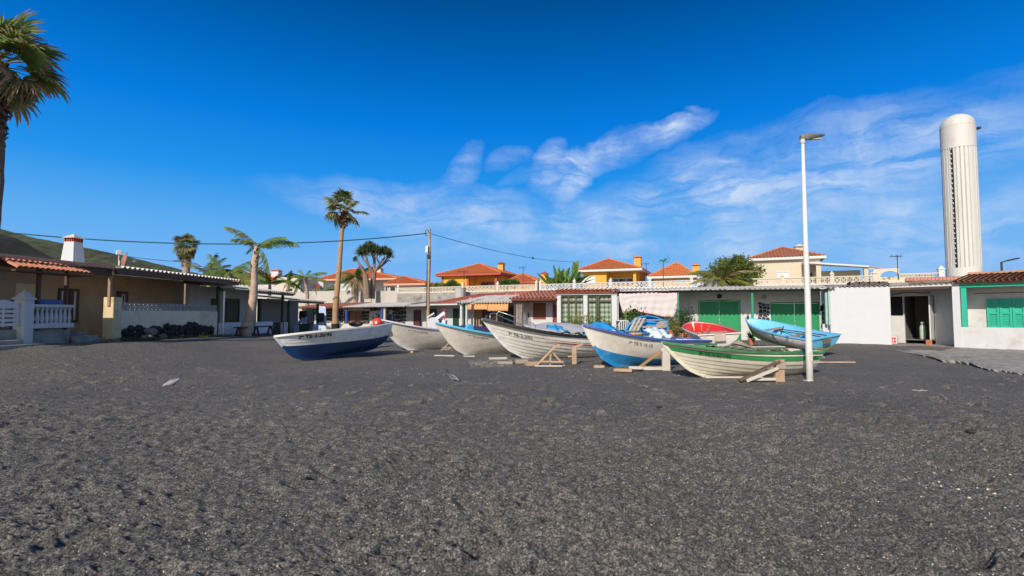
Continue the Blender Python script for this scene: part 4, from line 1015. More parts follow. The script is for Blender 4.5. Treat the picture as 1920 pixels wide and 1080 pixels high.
    stones(m, f.fx(680.5, yb), f.fx(694, yb), -.4, zt, yb, .27, .05, random.Random(7), .04); stones(m, f.fx(694, yb), f.fx(714, yb), zt-.32, zt+.05, yb, .26, .045, random.Random(8), .04)
    stones(m, f.fx(716, yb), f.fx(762, yb), -.4, zt+.05, yb, .33, .055, random.Random(9), .04, holes=[holes[3]])
    m.build('stone_facing', M_STONE, t, kind='stuff')
    xm = f.fx(648); m = MB(); tile_slope(m, (xL-.1, -.2, zt-.02), (xm, -.2, zt-.02), (xL-.1, 3.0, zt+.42), (xm+2, 3.0, zt+.42), pitch=.26, r=.09, rnd=random.Random(5)); m.build('tiled_roof', M_TILEP, t, kind='stuff')
    m = MB(); corr(m, xm, xR+.05, -.3, 2.6, zt+.02, zt+.40, .24, .04); m.build('corrugated_roof', M_CONC_LT, t, kind='stuff')
    for px, mm in ((649, M_BLUEP), (720.5, M_CREAMTRIM), (716, M_BLUEP)):
        x = f.fx(px, .0); MB().cbox(x-.08, x+.08, 0, .15, -.4, zt-.05, .01).build('porch_post', mm, t)
    MB().box(f.fx(560), f.fx(645), -.05, .12, -.5, f.fz(620, 605)).build('low_wall', mat('pale_blue_plaster', (.50,.55,.68), .8), t); MB().box(f.fx(616), f.fx(700), -.25, -.1, -.5, f.fz(650, 607, -.2)).build('low_wall', M_CREAMTRIM, t)
    for a, b in ((653, 670), (676, 694)): MB().box(f.fx(a, .5), f.fx(b, .5), .45, .55, zt-.27, zt-.17).build('rolled_awning', M_SALMON, t)
mrow()
# ---------------------------------------------------------------- left row, house A
def house_a():
    f = FA; t = f.thing('house', 'long shaded beige porch house at the left edge with a thin salmon roof line', 'house')
    yb = 2.6; xs = -3.5; xe = f.fx(436)
    zt = 3.32
    holes = [(f.fx(150, yb, 560)-.0, None)]
    W_ = [(f.fx(108, yb, 560), f.fx(123, yb, 560)), (f.fx(128, yb, 560), f.fx(146, yb, 560)), (f.fx(218, yb, 560), f.fx(238, yb, 560))]
    MB().box(xs, xe, yb, yb+.25, -.2, zt).build('wall', M_WALLB, t)
    for a, b in W_:
        za, zb = 1.55, 2.55
        window(t, a, b, .95 if a > f.fx(200, yb) else 1.3, 2.62, yb-.003, M_DWOOD, M_GLASS, 1, 1, .16); m = MB(); z = 1.35
        m.box(a+.2, a+.24, yb-.09, yb-.06, 1.4, 2.5); m.box(b-.24, b-.2, yb-.09, yb-.06, 1.4, 2.5); m.box(a+.2, b-.2, yb-.09, yb-.0601, 2.46, 2.5); m.build('window_frame', M_WHITEP, t)
    a, b = f.fx(27, yb, 560), f.fx(73, yb, 560); m = MB(); m.box(a, b, yb-.04, yb-.002, 1.0, 2.7); m.build('wall_panel', M_WALLC, t); MB().box(a+.5, b-.6, yb-.06, yb-.041, 1.6, 2.2).build('noticeboard', M_DWOOD, t)
    # doors low
    a, b = f.fx(152, yb, 600), f.fx(186, yb, 600); 
    MB().box(-1, 4.9, yb-.2, yb-.1, .3, 1.55).build('blue_dado', M_BLUEP, t) if False else None
    # porch floor / plinth
    MB().cbox(xs, f.fx(137), .05, yb, -.2, 1.15, .02).build('plinth', M_CONC, t)
    MB().cbox(f.fx(137)+.02, f.fx(190), .45, yb, -.2, 1.0, .02).build('porch_floor', M_CONC, t)
    for k in range(3): MB().cbox(f.fx(139), f.fx(188)+.0, -.05+k*.17-.3, .46, -.1, .62+k*.13, .02).build('step', M_CONC, t)
    for k in range(3): MB().cbox(-2.5, f.fx(60)-.0-.5*k, -.55+k*.2, .05, -.1, .72+k*.13, .02).build('step', M_CONC, t)
    # roof
    x1 = f.fx(208); m = MB(); m.box(xs, x1, -.12, .02, zt-.03, zt+.07); m.build('fascia', M_SALMON, t)
    MB().box(xs, f.fx(52), .02, yb+3, zt-.02, zt+.05).build('flat_roof', M_TILE2, t); MB().box(f.fx(52)+.001, x1+.2, 1.75, yb+3, zt-.02, zt+.05).build('flat_roof', M_TILE2, t)  # second stretch set back, shaped to let the sun onto the cream end pillar
    MB().box(xs, x1, -.0, .14, zt-.28, zt-.035).build('roof_beam', M_DWOOD, t)
    # clay tile edge, every tile of its own
    xt0, xt1 = f.fx(-8), f.fx(140); pitch = .165; n = int((xt1-xt0)/pitch)
    def tile_me(seed):
        mb = MB(); n_ = 6; r = .078
        for lay in (0, .014):
            for s, rr in ((0, r*1.1), (.42, r*.85)):
                for j in range(n_+1): a = PI*j/n_; mb.v.append((math.cos(a)*(rr-lay), s, math.sin(a)*(rr-lay)))
        w = n_+1
        for j in range(n_): mb.f += [(j, j+1, w+j+1, w+j), (3*w+j, 3*w+j+1, 2*w+j+1, 2*w+j), (j+1, j, 2*w+j, 2*w+j+1)]
        mb.m = [0]*len(mb.f); me = bpy.data.meshes.new('roof_tile'); me.from_pydata(mb.v, [], mb.f); me.materials.append(M_TILE2); return me
    tm = tile_me(0); r = random.Random(3)
    rt = f.thing('tiled_canopy', 'short clay tiled canopy edge in front of the beige house, far left', 'tiled canopy'); 
    for k in range(n):
        for j in range(2):
            link('roof_tile', tm, rt, loc=(xt0+(k+.5)*pitch+r.uniform(-.01, .01), -.62+j*.36, zt-.36+.17*j+(.02 if j else 0)+r.uniform(0, .012)), rot=(math.radians(24), r.uniform(-.05, .05), 0))
    MB().box(xt0, xt1, -.58, .0, zt-.44, zt-.40, Matrix.Translation((0,0,0))).build('under_board', M_DWOOD, rt)
    for px in (72, 125): x = f.fx(px, .05, 540); MB().cbox(x-.05, x+.05, 0, .1, 1.1, zt-.28, .01).build('porch_post', M_DWOOD, t)
    x = f.fx(209, .0, 540); MB().cbox(x-.06, x+.05, 0, .1, 1.9, zt-.28, .01).build('porch_post', mat('pale_post_wood', (.34,.22,.15), .7), t)
    # second roof: corrugated with scalloped pale edge
    m = MB(); corr(m, x1, xe+.2, -.30, yb+1.5, zt+.05, zt+.28, .235, .045); m.build('corrugated_roof', M_PANTILE_W, t, kind='stuff')
    MB().box(x1, xe+.15, -.22, -.08, zt-.22, zt-.03).build('roof_beam', M_DWOOD, t)
    # chimney
    c = f.fx(137, 4.0, 480); m = MB(); zc = f.fz(137, 496, 4.0); z1 = f.fz(137, 454, 4.0); s0, s1 = .31, .215; yc = 4.0
    vs = [(c+sx*s, yc+sy*s, z) for z, s in ((zc-.6, s0+.02), (z1, s1)) for sx, sy in ((-1,-1),(1,-1),(1,1),(-1,1))]
    m.add(vs, [(0,1,5,4),(1,2,6,5),(2,3,7,6),(3,0,4,7),(4,5,6,7)]); ch = m.build('chimney', M_WALLW2, t)
    zp = f.fz(137, 447, 4.0); zq = f.fz(137, 438, 4.0); m = MB()
    for i in range(5):
        for sx, sy in ((i/4, 0), (i/4, 1), (0, i/4), (1, i/4)): px_, py_ = c-.19+.38*sx, yc-.19+.38*sy; m.box(px_-.024, px_+.024, py_-.024, py_+.024, z1, zp)
    m.build('chimney_bars', M_RPAINT, ch, kind='stuff')
    m = MB(); h = .29; m.add([(c-h,yc-h,zp),(c+h,yc-h,zp),(c+h,yc+h,zp),(c-h,yc+h,zp),(c,yc,zq)], [(0,1,4),(1,2,4),(2,3,4),(3,0,4),(3,2,1,0)]); m.build('chimney_cap', M_CREAMTRIM, ch)
    # satellite dish
    return t, zt
tA, ztA = house_a()
def dish():
    f = FA; x = f.fx(224, 1.2, 492); z = f.fz(228, 492, 1.2); t = thing('satellite_dish', 'rusty brown satellite dish on the roof of the beige house', 'dish', fwd(f, x, 1.2, ztA+.12), f.a+.8)
    m = MB(); R = Matrix.Translation((0, -.06, .38)) @ Matrix.Rotation(math.radians(100), 4, 'X'); m.lathe([(.02,.0),(.16,.02),(.29,.07),(.36,.12),(.35,.13),(.28,.08),(.15,.03),(.01,.02)], 18, M=R); m.build('reflector', mat('rusty_dish', (.30,.13,.09), .6, .25), t, smooth='auto')
    m = MB(); m.tube([(0,0,-.1),(0,0,.34)], .025, 6); m.tube([(0,-.06,.1),(0,-.45,.35)], .012, 5); m.cbox(-.05,.05,-.52,-.42,.32,.42,.01); m.tube([(.3,0,-.1),(.3,0,.75)], .02, 6); m.build('mount', M_STEEL, t)
    m = MB(); m.cbox(.22,.38,-.1,.1,.6,.78,.02); m.build('receiver_box', M_WHITEP, t)
dish()
def gate_and_balustrade():
    f = FA
    t = f.thing('garden_gate', 'white slatted gate with a curved top rail at the far left edge', 'gate'); x0, x1 = f.fx(-30), f.fx(36.5)-.02
    n = 6; z0, z1 = 1.24, f.fz(12, 566)
    for k in range(5):
        z = z0+.02+(z1-z0-.08)*k/5; MB().cbox(x0, x1, -.03, .01, z, z+.085, .008).build('slat', M_WHITEP, t)
    m = MB(); n = 14; poly = [(x0, z1-.12)]+[(x0+(x1-x0)*i/n, z1-.03+.09*math.sin(PI*min(1, max(0, (i/n-.25)/.6)))) for i in range(n+1)]+[(x1, z1-.12)]; m.prism(poly[::-1], -.035, .015); m.build('top_rail', M_WHITEP, t)
    for x in (x0, (x0+x1)/2, x1-.06): MB().box(x, x+.06, -.045, -.031, z0, z1-.1).build('stile', M_WHITEP, t)
    t = f.thing('balustrade', 'white balustrade with turned balusters and a pointed post in front of the beige house', 'balustrade')
    a, b = f.fx(36.5), f.fx(57); zp = f.fz(47, 562); m = MB(); m.cbox(a, b, -.16, .20, .7, zp, .02); post_cap(m, a, b, -.16, .20, zp, .26, .03); m.build('post', M_WTRIM, t)
    c = f.fx(136); zb = f.fz(100, 606); zr = f.fz(100, 571)
    MB().cbox(b, c, -.12, .14, zb-.16, zb, .02).build('base_rail', M_WTRIM, t); MB().cbox(b, c, -.13, .15, zr-.10, zr, .02).build('hand_rail', M_WTRIM, t)
    h = zr-.10-zb; prof = [(.055,0),(.055,.04),(.035,.07),(.052,.18),(.062,.30),(.045,.5),(.034,.7),(.03,.82),(.05,.9),(.055,1.0)]; prof = [(r*1.05, z*h) for r, z in prof]
    mb = MB(); mb.lathe(prof, 10); me = mb.build('baluster', M_WTRIM, t, smooth='auto', loc=(b+.09, .01, zb)); n = 9
    for k in range(1, n): o = me.copy(); COL.objects.link(o); o.parent = t; o.location = (b+.09+(c-b-.18)*k/(n-1), .01, zb)
    t = f.thing('garden_wall', 'deep blue painted panel wall beside the white balustrade', 'wall'); MB().cbox(f.fx(58), f.fx(148), .55, .68, .6, f.fz(100, 562, .6), .01).build('panel', M_BLUEP, t)
gate_and_balustrade()
def cream_wall():
    f = FA; t = f.thing('garden_wall', 'cream garden wall with patterned blocks on top, peeling over black lava rubble', 'wall')
    a, b = f.fx(207.5), f.fx(224); zt = f.fz(215, 557.5); MB().cbox(a, b, -.12, .28, .3, zt, .015).build('end_pillar', M_WALLC, t)
    c = f.fx(409); zw = 1.76; m = MB(); m.cbox(b+.002, c, 0, .2, .0, zw, .01); m.build('wall', mat('old_cream_plaster', (.76,.67,.50), .85, .1, 1.4, .3, 25, dirt=(.10,.085,.07), dirt_amt=.5, dscale=.7), t)
    # blocks
    n = int((c-b)/.42); w = (c-b)/n
    bm_ = breeze_mesh(w/2-.006, .30, mat('grey_lattice_block', (.40,.38,.37), .8, .1))
    for i in range(n*2): link('breeze_block', bm_, t, loc=(b+i*w/2+.003, .05, zw+.002))
    for i in range(3): 
        for j in range(2): link('breeze_block', bm_, t, loc=(f.fx(350)+ (i*2+j)*w/2, .35, zw+.30)) if False else None
    # rubble base
    r = random.Random(11); x = f.fx(236); k = 0
    xe = f.fx(398)
    while x < xe:
        u = (x-f.fx(236))/(xe-f.fx(236)); hmax = .50 if u > .05 else .35
        zg = gz(f.o.x+f.d.x*x, f.o.y+f.d.y*x); z = zg-.05; w_ = r.uniform(.22, .42)
        while z < zg+hmax*r.uniform(.85, 1.05)*(1.0 if u > .4 else .85+.15*math.sin(u*12)):
            hh = r.uniform(.16, .27); link('rock', rock_mesh('rock', k, w_*.66, .16, hh*.74, M_LAVA, 2, .5), t, loc=(x+r.uniform(-.05, .05), -.02+r.uniform(-.02, .02), z+hh/2), rot=(r.uniform(-.3, .3), r.uniform(-.3, .3), r.uniform(-.5, .5))); z += hh*.86; k += 1
        x += w_*.9
    g = mat('grey_boulder', (.20,.18,.165), .9, .4, 6, .7, 20)
    for i, (px, py, s, lab) in enumerate(((283, 622, .34, 'pale grey boulder in front of the lava rubble, uppermost of the little pile'), (275, 632, .26, 'rough grey boulder at the left foot of the little pile'), (301, 631, .30, 'rough grey boulder at the right foot of the little pile'), (262, 633, .2, 'small grey boulder at the left end of the pile under the cream wall'))):
        x = f.fx(px, -.45, py); X = fwd(f, x, -.45-.05*i, 0); zz = P(px, py, X.y).z
        o = link('boulder', rock_mesh('boulder', 70+i, s*.8, s*.6, s*.48, g, 2), loc=(X.x, X.y, zz), rot=(.2, .1, i)); tag(o, lab, 'boulder')
cream_wall()
def house_b():
    f = FA; x0, x1 = f.fx(345), f.fx(540); zg = .25
    t = f.thing('house', 'white porch house with dark green doors and a steel gutter pipe behind the leaning palm', 'house')
    yb = 1.9; zt = f.fz(480, 543); 
    MB().box(f.fx(436, .0), x1-.2, yb, yb+.2, 0, zt+.1).build('wall', M_WALLW, t)
    MB().box(f.fx(352, 2.0), f.fx(436)+.2, yb+.02, yb+.22, 0, zt+.4).build('wall', M_WALLW, t)
    for a, b, mm in ((420, 447, M_DGREEN), (482, 500, M_DGREEN), (500, 528, M_DGREEN), (395, 410, M_DWOOD)): louvre_door(t, f.fx(a, yb, 580), f.fx(b, yb, 580), .4, f.fz((a+b)/2, 560, yb), yb-.03, mm, 1, handle=False)
    MB().cbox(f.fx(410)+.03, f.fx(513), .0, .14, .0, f.fz(460, 604), .01).build('low_wall', mat('white_garden_plaster', (.70,.72,.76), .8, .05, 2, .2, 25), t)
    MB().cbox(f.fx(530), f.fx(541), .0, .14, .0, f.fz(535, 604), .01).build('low_wall', M_WALLW, t)
    m = MB()
    for k in range(9): xx = f.fx(514)+.05+(f.fx(529)-f.fx(514)-.1)*k/8; m.box(xx-.03, xx+.03, .05, .08, .25, f.fz(520, 605))
    m.build('gate_bars', M_DARK, t, kind='stuff')
    for px, mm in ((410, M_DGREEN), (478, M_DGREEN), (531, M_DGREEN)):
        x = f.fx(px, .02, 570); MB().cbox(x-.06, x+.09, .0, .13, .2, f.fz(px, 522 if px < 420 else (537 if px < 500 else 547), .02), .01).build('porch_post', mm, t)
    MB().tube([(f.fx(420, -.05), -.05, .3), (f.fx(420, -.05), -.05, zt-.1), (f.fx(432, .2), .2, zt+.02)], .05, 8).build('drain_pipe', M_STEEL, t)
    xr = f.fx(436); m = MB(); corr(m, xr-1.2, x1+.3, -.35, yb+.6, zt-.02, zt+.30, .22, .035); m.build('corrugated_roof', M_CONC_LT, t, kind='stuff')
    MB().box(xr-1.2, x1+.2, -.25, -.13, zt-.22, zt-.07).build('roof_beam', M_DGREEN, t)
    m = MB(); z2 = f.fz(370, 529, .8); m.box(f.fx(345, .8), f.fx(436, .8), .8, .9, z2-.12, z2); m.build('roof_beam', M_DWOOD, t)
    m = MB(); a = f.fx(350, 1.0, 500)
    tile_slope(m, (a, .75, z2+.02), (f.fx(440, .75), .75, z2+.02), (a, 2.4, z2+.35), (f.fx(440, .75), 2.4, z2+.35), pitch=.22, r=.08); m.build('tiled_roof', M_TILEP, t, kind='stuff')
    # C
    t = f.thing('house', 'small dark framed porch house at the far end of the left row', 'house')
    x0, x1 = f.fx(541), f.fx(603); zt = f.fz(570, 563); yb = 1.7
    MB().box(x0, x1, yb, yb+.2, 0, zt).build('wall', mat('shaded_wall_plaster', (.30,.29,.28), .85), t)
    m = MB(); corr(m, x0-.3, x1+.2, -.3, yb+1, zt, zt+.3, .22, .035); m.build('corrugated_roof', M_CONC_LT, t, kind='stuff'); MB().box(x0-.2, x1, -.2, -.08, zt-.2, zt-.05).build('roof_beam', M_DGREEN, t)
    for px in (543, 597): x = f.fx(px, 0, 590); MB().cbox(x-.08, x+.1, 0, .13, .1, zt-.2, .01).build('porch_post', M_DGREEN, t)
    MB().box(f.fx(556), f.fx(598), -.02, .10, .0, .95).build('low_wall', mat('pale_blue_plaster', (.50,.55,.68), .8), t)
    louvre_door(t, f.fx(574, yb), f.fx(588, yb), .2, zt-.5, yb-.03, M_DGREEN, 1, handle=False)
    a = f.fx(588, 1.0, 590); 
house_b()
def bench():
    f = FA; x = f.fx(478, -.9, 632); p = fwd(f, x-1.6, -.9, 0); z = gz(p.x, p.y); t = thing('bench', 'dark plank bench standing against the low white wall behind the leaning palm', 'bench', (p.x, p.y, z), f.a)
    MB().cbox(0, 3.4, -.2, .2, .42, .48, .01).build('seat', M_DWOOD, t)
    for xx in (.15, 1.7, 3.1): m = MB(); m.beam((xx,-.16,0),(xx,-.04,.42),.06,.08); m.beam((xx,.16,0),(xx,.04,.42),.06,.08); m.build('leg', M_DWOOD, t)
bench()
# ---------------------------------------------------------------- terrace wall and balustrade
ZT = 4.15
def terrace():
    f = FT; xa = f.fx(552); xb = f.fx(746); x9 = f.fx(1905)
    g = MB(); g.add([(xa, .05, ZT), (x9+40, .05, ZT), (x9+200, 260, ZT), (xa-260, 260, ZT)], [(0,1,2,3)]); o = g.build('terrace_ground', M_CONC); o.location = f.o; o.rotation_euler = (0,0,f.a); struct(o)
    t = f.thing('retaining_wall', 'long plain grey rendered wall above the stone faced hut', 'wall'); ztop = 4.62
    xm = f.fx(656); MB().box(xa-40, xm, -.2, .05, -1, ztop+.02).build('wall_panel', M_WALLG, t); MB().box(xm+.001, xb, -.17, .05, -1, ztop-.12).build('wall_panel', M_WALLG, t)
    MB().box(xa-40, xm, -.24, .09, ztop+.021, ztop+.07).build('coping', M_CONC_LT, t)
    t = f.thing('retaining_wall', 'stained concrete retaining wall carrying the pierced balustrade behind the huts', 'wall')
    MB().box(xb, f.fx(1008), -.2, .05, -1, ZT-.0).build('wall_panel', M_CONC, t); MB().box(f.fx(1008)+.001, x9, -.2, .05, -1, ZT).build('wall_panel', M_WTRIM, t)
    t = f.thing('balustrade', 'long cream and white pierced block balustrade with pointed posts in front of the villas', 'balustrade')
    posts = [748, 869, 934, 1006.5, 1014, 1077.5, 1145.5, 1219, 1297, 1311, 1381, 1467, 1560, 1640]
    # heights: rail top falls on the photo's line
    h = .68
    xs = [f.fx(p, 0, 530) for p in posts]; pw = .26
    for k, x in enumerate(xs):
        mm = M_CREAMTRIM if posts[k] < 1008 or posts[k] > 1300 else M_WTRIM
        m = MB(); m.cbox(x-pw/2, x+pw/2, -.19, .07, ZT+.001, ZT+h+.14, .01); post_cap(m, x-pw/2, x+pw/2, -.19, .07, ZT+h+.14, .30, .05); m.build('post', mm, t)
    for k in range(len(xs)-1):
        a, b = xs[k]+pw/2, xs[k+1]-pw/2
        if b-a < .3: continue
        mm = M_CREAMTRIM if posts[k] < 1008 or posts[k] > 1300 else M_WTRIM
        MB().box(a, b, -.14, .02, ZT+.001, ZT+.08).build('base_rail', mm, t); MB().box(a, b, -.16, .04, ZT+h-.09, ZT+h).build('hand_rail', mm, t)
        n = max(1, round((b-a)/.44)); w = (b-a)/n; bm_ = breeze_mesh(w-.004, h-.172, mm, .1)
        for i in range(n): link('breeze_block', bm_, t, loc=(a+i*w+.002, -.11, ZT+.081))
    for px, r, lab in ((863, .62, 'grey cylindrical water tank beside the balustrade above the red sheet roof'), (1339, .62, 'round grey water tank standing before the balustrade near the bushy tree')):
        off = -1.4 if px < 1000 else -.9; x = f.fx(px, off); z0 = f.fz(px, 555 if px < 1000 else 537, off); z1 = f.fz(px, 540 if px < 1000 else 521, off)
        p = fwd(f, x, off, z0); hh = z1-z0; w = MB(); w.lathe([(r*.97,-1.5),(r,0),(r,hh*.86),(r*1.05,hh*.88),(r*1.05,hh),(r*.9,hh*1.02)], 20); tt = thing('water_tank', lab, 'water tank', p); w.build('body', mat('grey_tank', (.46,.43,.39), .8, .1), tt, smooth='auto')
terrace()
# ---------------------------------------------------------------- villas
def villa(label, pxL, pxR, eave_py, apex_px, apex_py, Y, depth, rot, wallm, tilem, fascm, over=.7, base=ZT, wz=None, chim=None, wins=(), porch=None, trimm=None, apex_y=.5, ridge_len=0, name='villa'):
    a = math.radians(rot); p = P(pxL, eave_py, Y); f = Frame(p.x, Y, math.cos(a), math.sin(a), base)
    W_ = f.fx(pxR, 0, eave_py); ze = p.z-base; t = f.thing(name, label, 'house'); ya = depth*apex_y
    ax = f.fx(apex_px, ya, apex_py); az = f.fz(apex_px, apex_py, ya)
    A, B_, C, D = Vector((0,0,ze)), Vector((W_,0,ze)), Vector((W_,depth,ze)), Vector((0,depth,ze)); R0 = Vector((ax-ridge_len/2, ya, az)); R1 = Vector((ax+ridge_len/2, ya, az))
    rd = random.Random(int(pxL)); m = MB(); ps = dict(pitch=.34, row=.55, r=.12, rnd=rd)
    tile_slope(m, A, B_, R0, R1, **ps); tile_slope(m, B_, C, R1, R1+Vector((0,.01,0)), **ps); tile_slope(m, D, A, R0+Vector((0,.01,0)), R0, **ps); m.add([C, D, R0, R1], [(0,1,2,3)])
    for q, s in ((A, R0), (B_, R1), (C, R1), (D, R0), (R0, R1)):
        if (q-s).length > .3: ridge(m, q, s, .14)
    m.build('tiled_roof', tilem, t, kind='stuff')
    m = MB(); 
    for q, s in ((A, B_), (B_, C), (C, D), (D, A)):
        mid = Vector((W_/2, depth/2, 0)); m.beam(Vector(q)+Vector((0,0,-.10)), Vector(s)+Vector((0,0,-.10)), .12, .28)
    m.box(.1, W_-.1, .1, depth-.1, ze-.2, ze-.14); m.build('fascia', fascm, t)
    o = over; x0, x1, y0, y1 = o, W_-o, o, depth-o
    if porch:
        xp = f.fx(porch, o, eave_py); m = MB(); m.box(x0, xp, y0, y1, -.5, ze-.2); m.box(xp, x1, y0+2.2, y1, -.5, ze-.2); m.build('wall', wallm, t)
        MB().box(x1-.45, x1-.1, y0, y0+.35, -.5, ze-.2).build('porch_column', trimm or wallm, t)
        if trimm: MB().box(x0-.02, x0+.3, y0-.03, y0+.2, -.5, ze-.21).build('corner_trim', trimm, t); MB().box(xp-.35, xp+.02, y0-.03, y0+.3, -.5, ze-.21).build('corner_trim', trimm, t)
    else: MB().box(x0, x1, y0, y1, -.5, ze-.2).build('wall', wallm, t)
    for (a_, b_, pt, pb, off, fm, gm, nx, nm) in wins:
        xa, xb = f.fx(a_, off, pt), f.fx(b_, off, pt); za, zb = f.fz((a_+b_)/2, pb, off), f.fz((a_+b_)/2, pt, off)
        window(t, xa, xb, za, zb, off-.004, fm, gm, nx, 1, .12, name=nm, depth=.10)
    if chim:
        (cx, cw, ct, cm, capm, off) = chim; x = f.fx(cx, off, ct+10); zt = f.fz(cx, ct, off); w = cw*f.dist(cx, off)/F/2
        m = MB(); m.cbox(x-w, x+w, off-w, off+w, ze-.1, zt-.5, .02); ch = m.build('chimney', cm, t)
        m = MB(); 
        for sx in (-1, 1):
            for sy in (-1, 1): m.box(x+sx*w*.75-.08, x+sx*w*.75+.08, off+sy*w*.75-.08, off+sy*w*.75+.08, zt-.5, zt-.36)
        m.box(x-w*.6, x+w*.6, off-w*.6, off+w*.6, zt-.499, zt-.37); m.build('chimney_vent', cm, ch)
        m = MB(); h = w*1.35; m.add([(x-h,off-h,zt-.36),(x+h,off-h,zt-.36),(x+h,off+h,zt-.36),(x-h,off+h,zt-.36),(x,off,zt)], [(0,1,4),(1,2,4),(2,3,4),(3,0,4),(3,2,1,0)]); m.build('chimney_cap', capm, ch)
    return t, f, ze
GL = M_GLASS
villa('orange roofed yellow villa with brick red trim, left of the banana plant', 816, 938, 515.5, 899, 495, 74, 11, -22, M_WALLO, M_TILE, M_RPAINT, chim=(940, 10.5, 490.5, M_WALLY, M_RPAINT, 5.5), porch=879, trimm=M_RPAINT,
      wins=((845, 858, 528, 540, .7, M_RPAINT, GL, 2, 'window'), (902, 930, 528.5, 540, 2.9, M_RPAINT, GL, 3, 'door')), apex_y=.45)
villa('small orange hipped roof house between the two yellow villas', 945, 1008, 529, 981, 513.5, 70, 7, -22, M_WALLO, M_TILE, M_RPAINT, over=.5, name='villa')
t = thing('chimney_stack', 'free standing looking yellow chimney with brick red cap above the balustrade', 'chimney', P(1021, 535, 66)-Vector((0,0,0)), -.4)
m = MB(); m.box(-.38, .38, -.38, .38, -2.5, 1.45); m.build('shaft', M_WALLY, t); m = MB(); m.add([(-.5,-.5,1.45),(.5,-.5,1.45),(.5,.5,1.45),(-.5,.5,1.45),(0,0,1.85)], [(0,1,4),(1,2,4),(2,3,4),(3,0,4),(3,2,1,0)]); m.build('cap', M_RPAINT, t)
t['label'] = 'yellow chimney with brick red cap rising alone behind the balustrade, left of the banana plant'
villa('yellow villa with white fascia and white framed windows, right of the banana plant', 1081, 1203, 507, 1141, 486, 68, 10, -22, M_WALLY, M_TILE, M_WTRIM, chim=(1196, 12, 478, M_WALLY, M_TILE2, 6.5), porch=1137,
      wins=((1091, 1117, 518, 531, .7, M_WTRIM, M_WHITEP, 2, 'window'), (1147, 1188, 521, 532, 2.9, M_WTRIM, GL, 3, 'door')), apex_y=.45)
villa('yellow house with pointed orange roof and white fascia, right of the rooster weather vane', 1214, 1306, 519, 1269, 493, 66, 9, -22, M_WALLY, M_TILE, M_WTRIM, chim=(1305, 12, 493, M_WALLY, M_TILE2, 4.5), apex_y=.4,
      wins=((1266, 1290, 524, 532, .7, M_WTRIM, M_CYAN, 2, 'window'),))
tv, fv, zev = villa('pale cream villa with dull tiled hip roof, rising behind the lamp post', 1403, 1548, 485.5, 1467, 464.5, 57, 11, -24, mat('pale_cream_plaster', (.60,.51,.38), .85, .05, 1, .1), M_TILE2, M_WTRIM, over=.45, chim=(1499, 14, 457, mat('pale_cream_plaster', (.72,.62,.44)), M_CONC_LT, 3.4), apex_y=.42,
      wins=((1456, 1480, 508.5, 521, .45, M_WTRIM, M_WHITEP, 2, 'window'),))
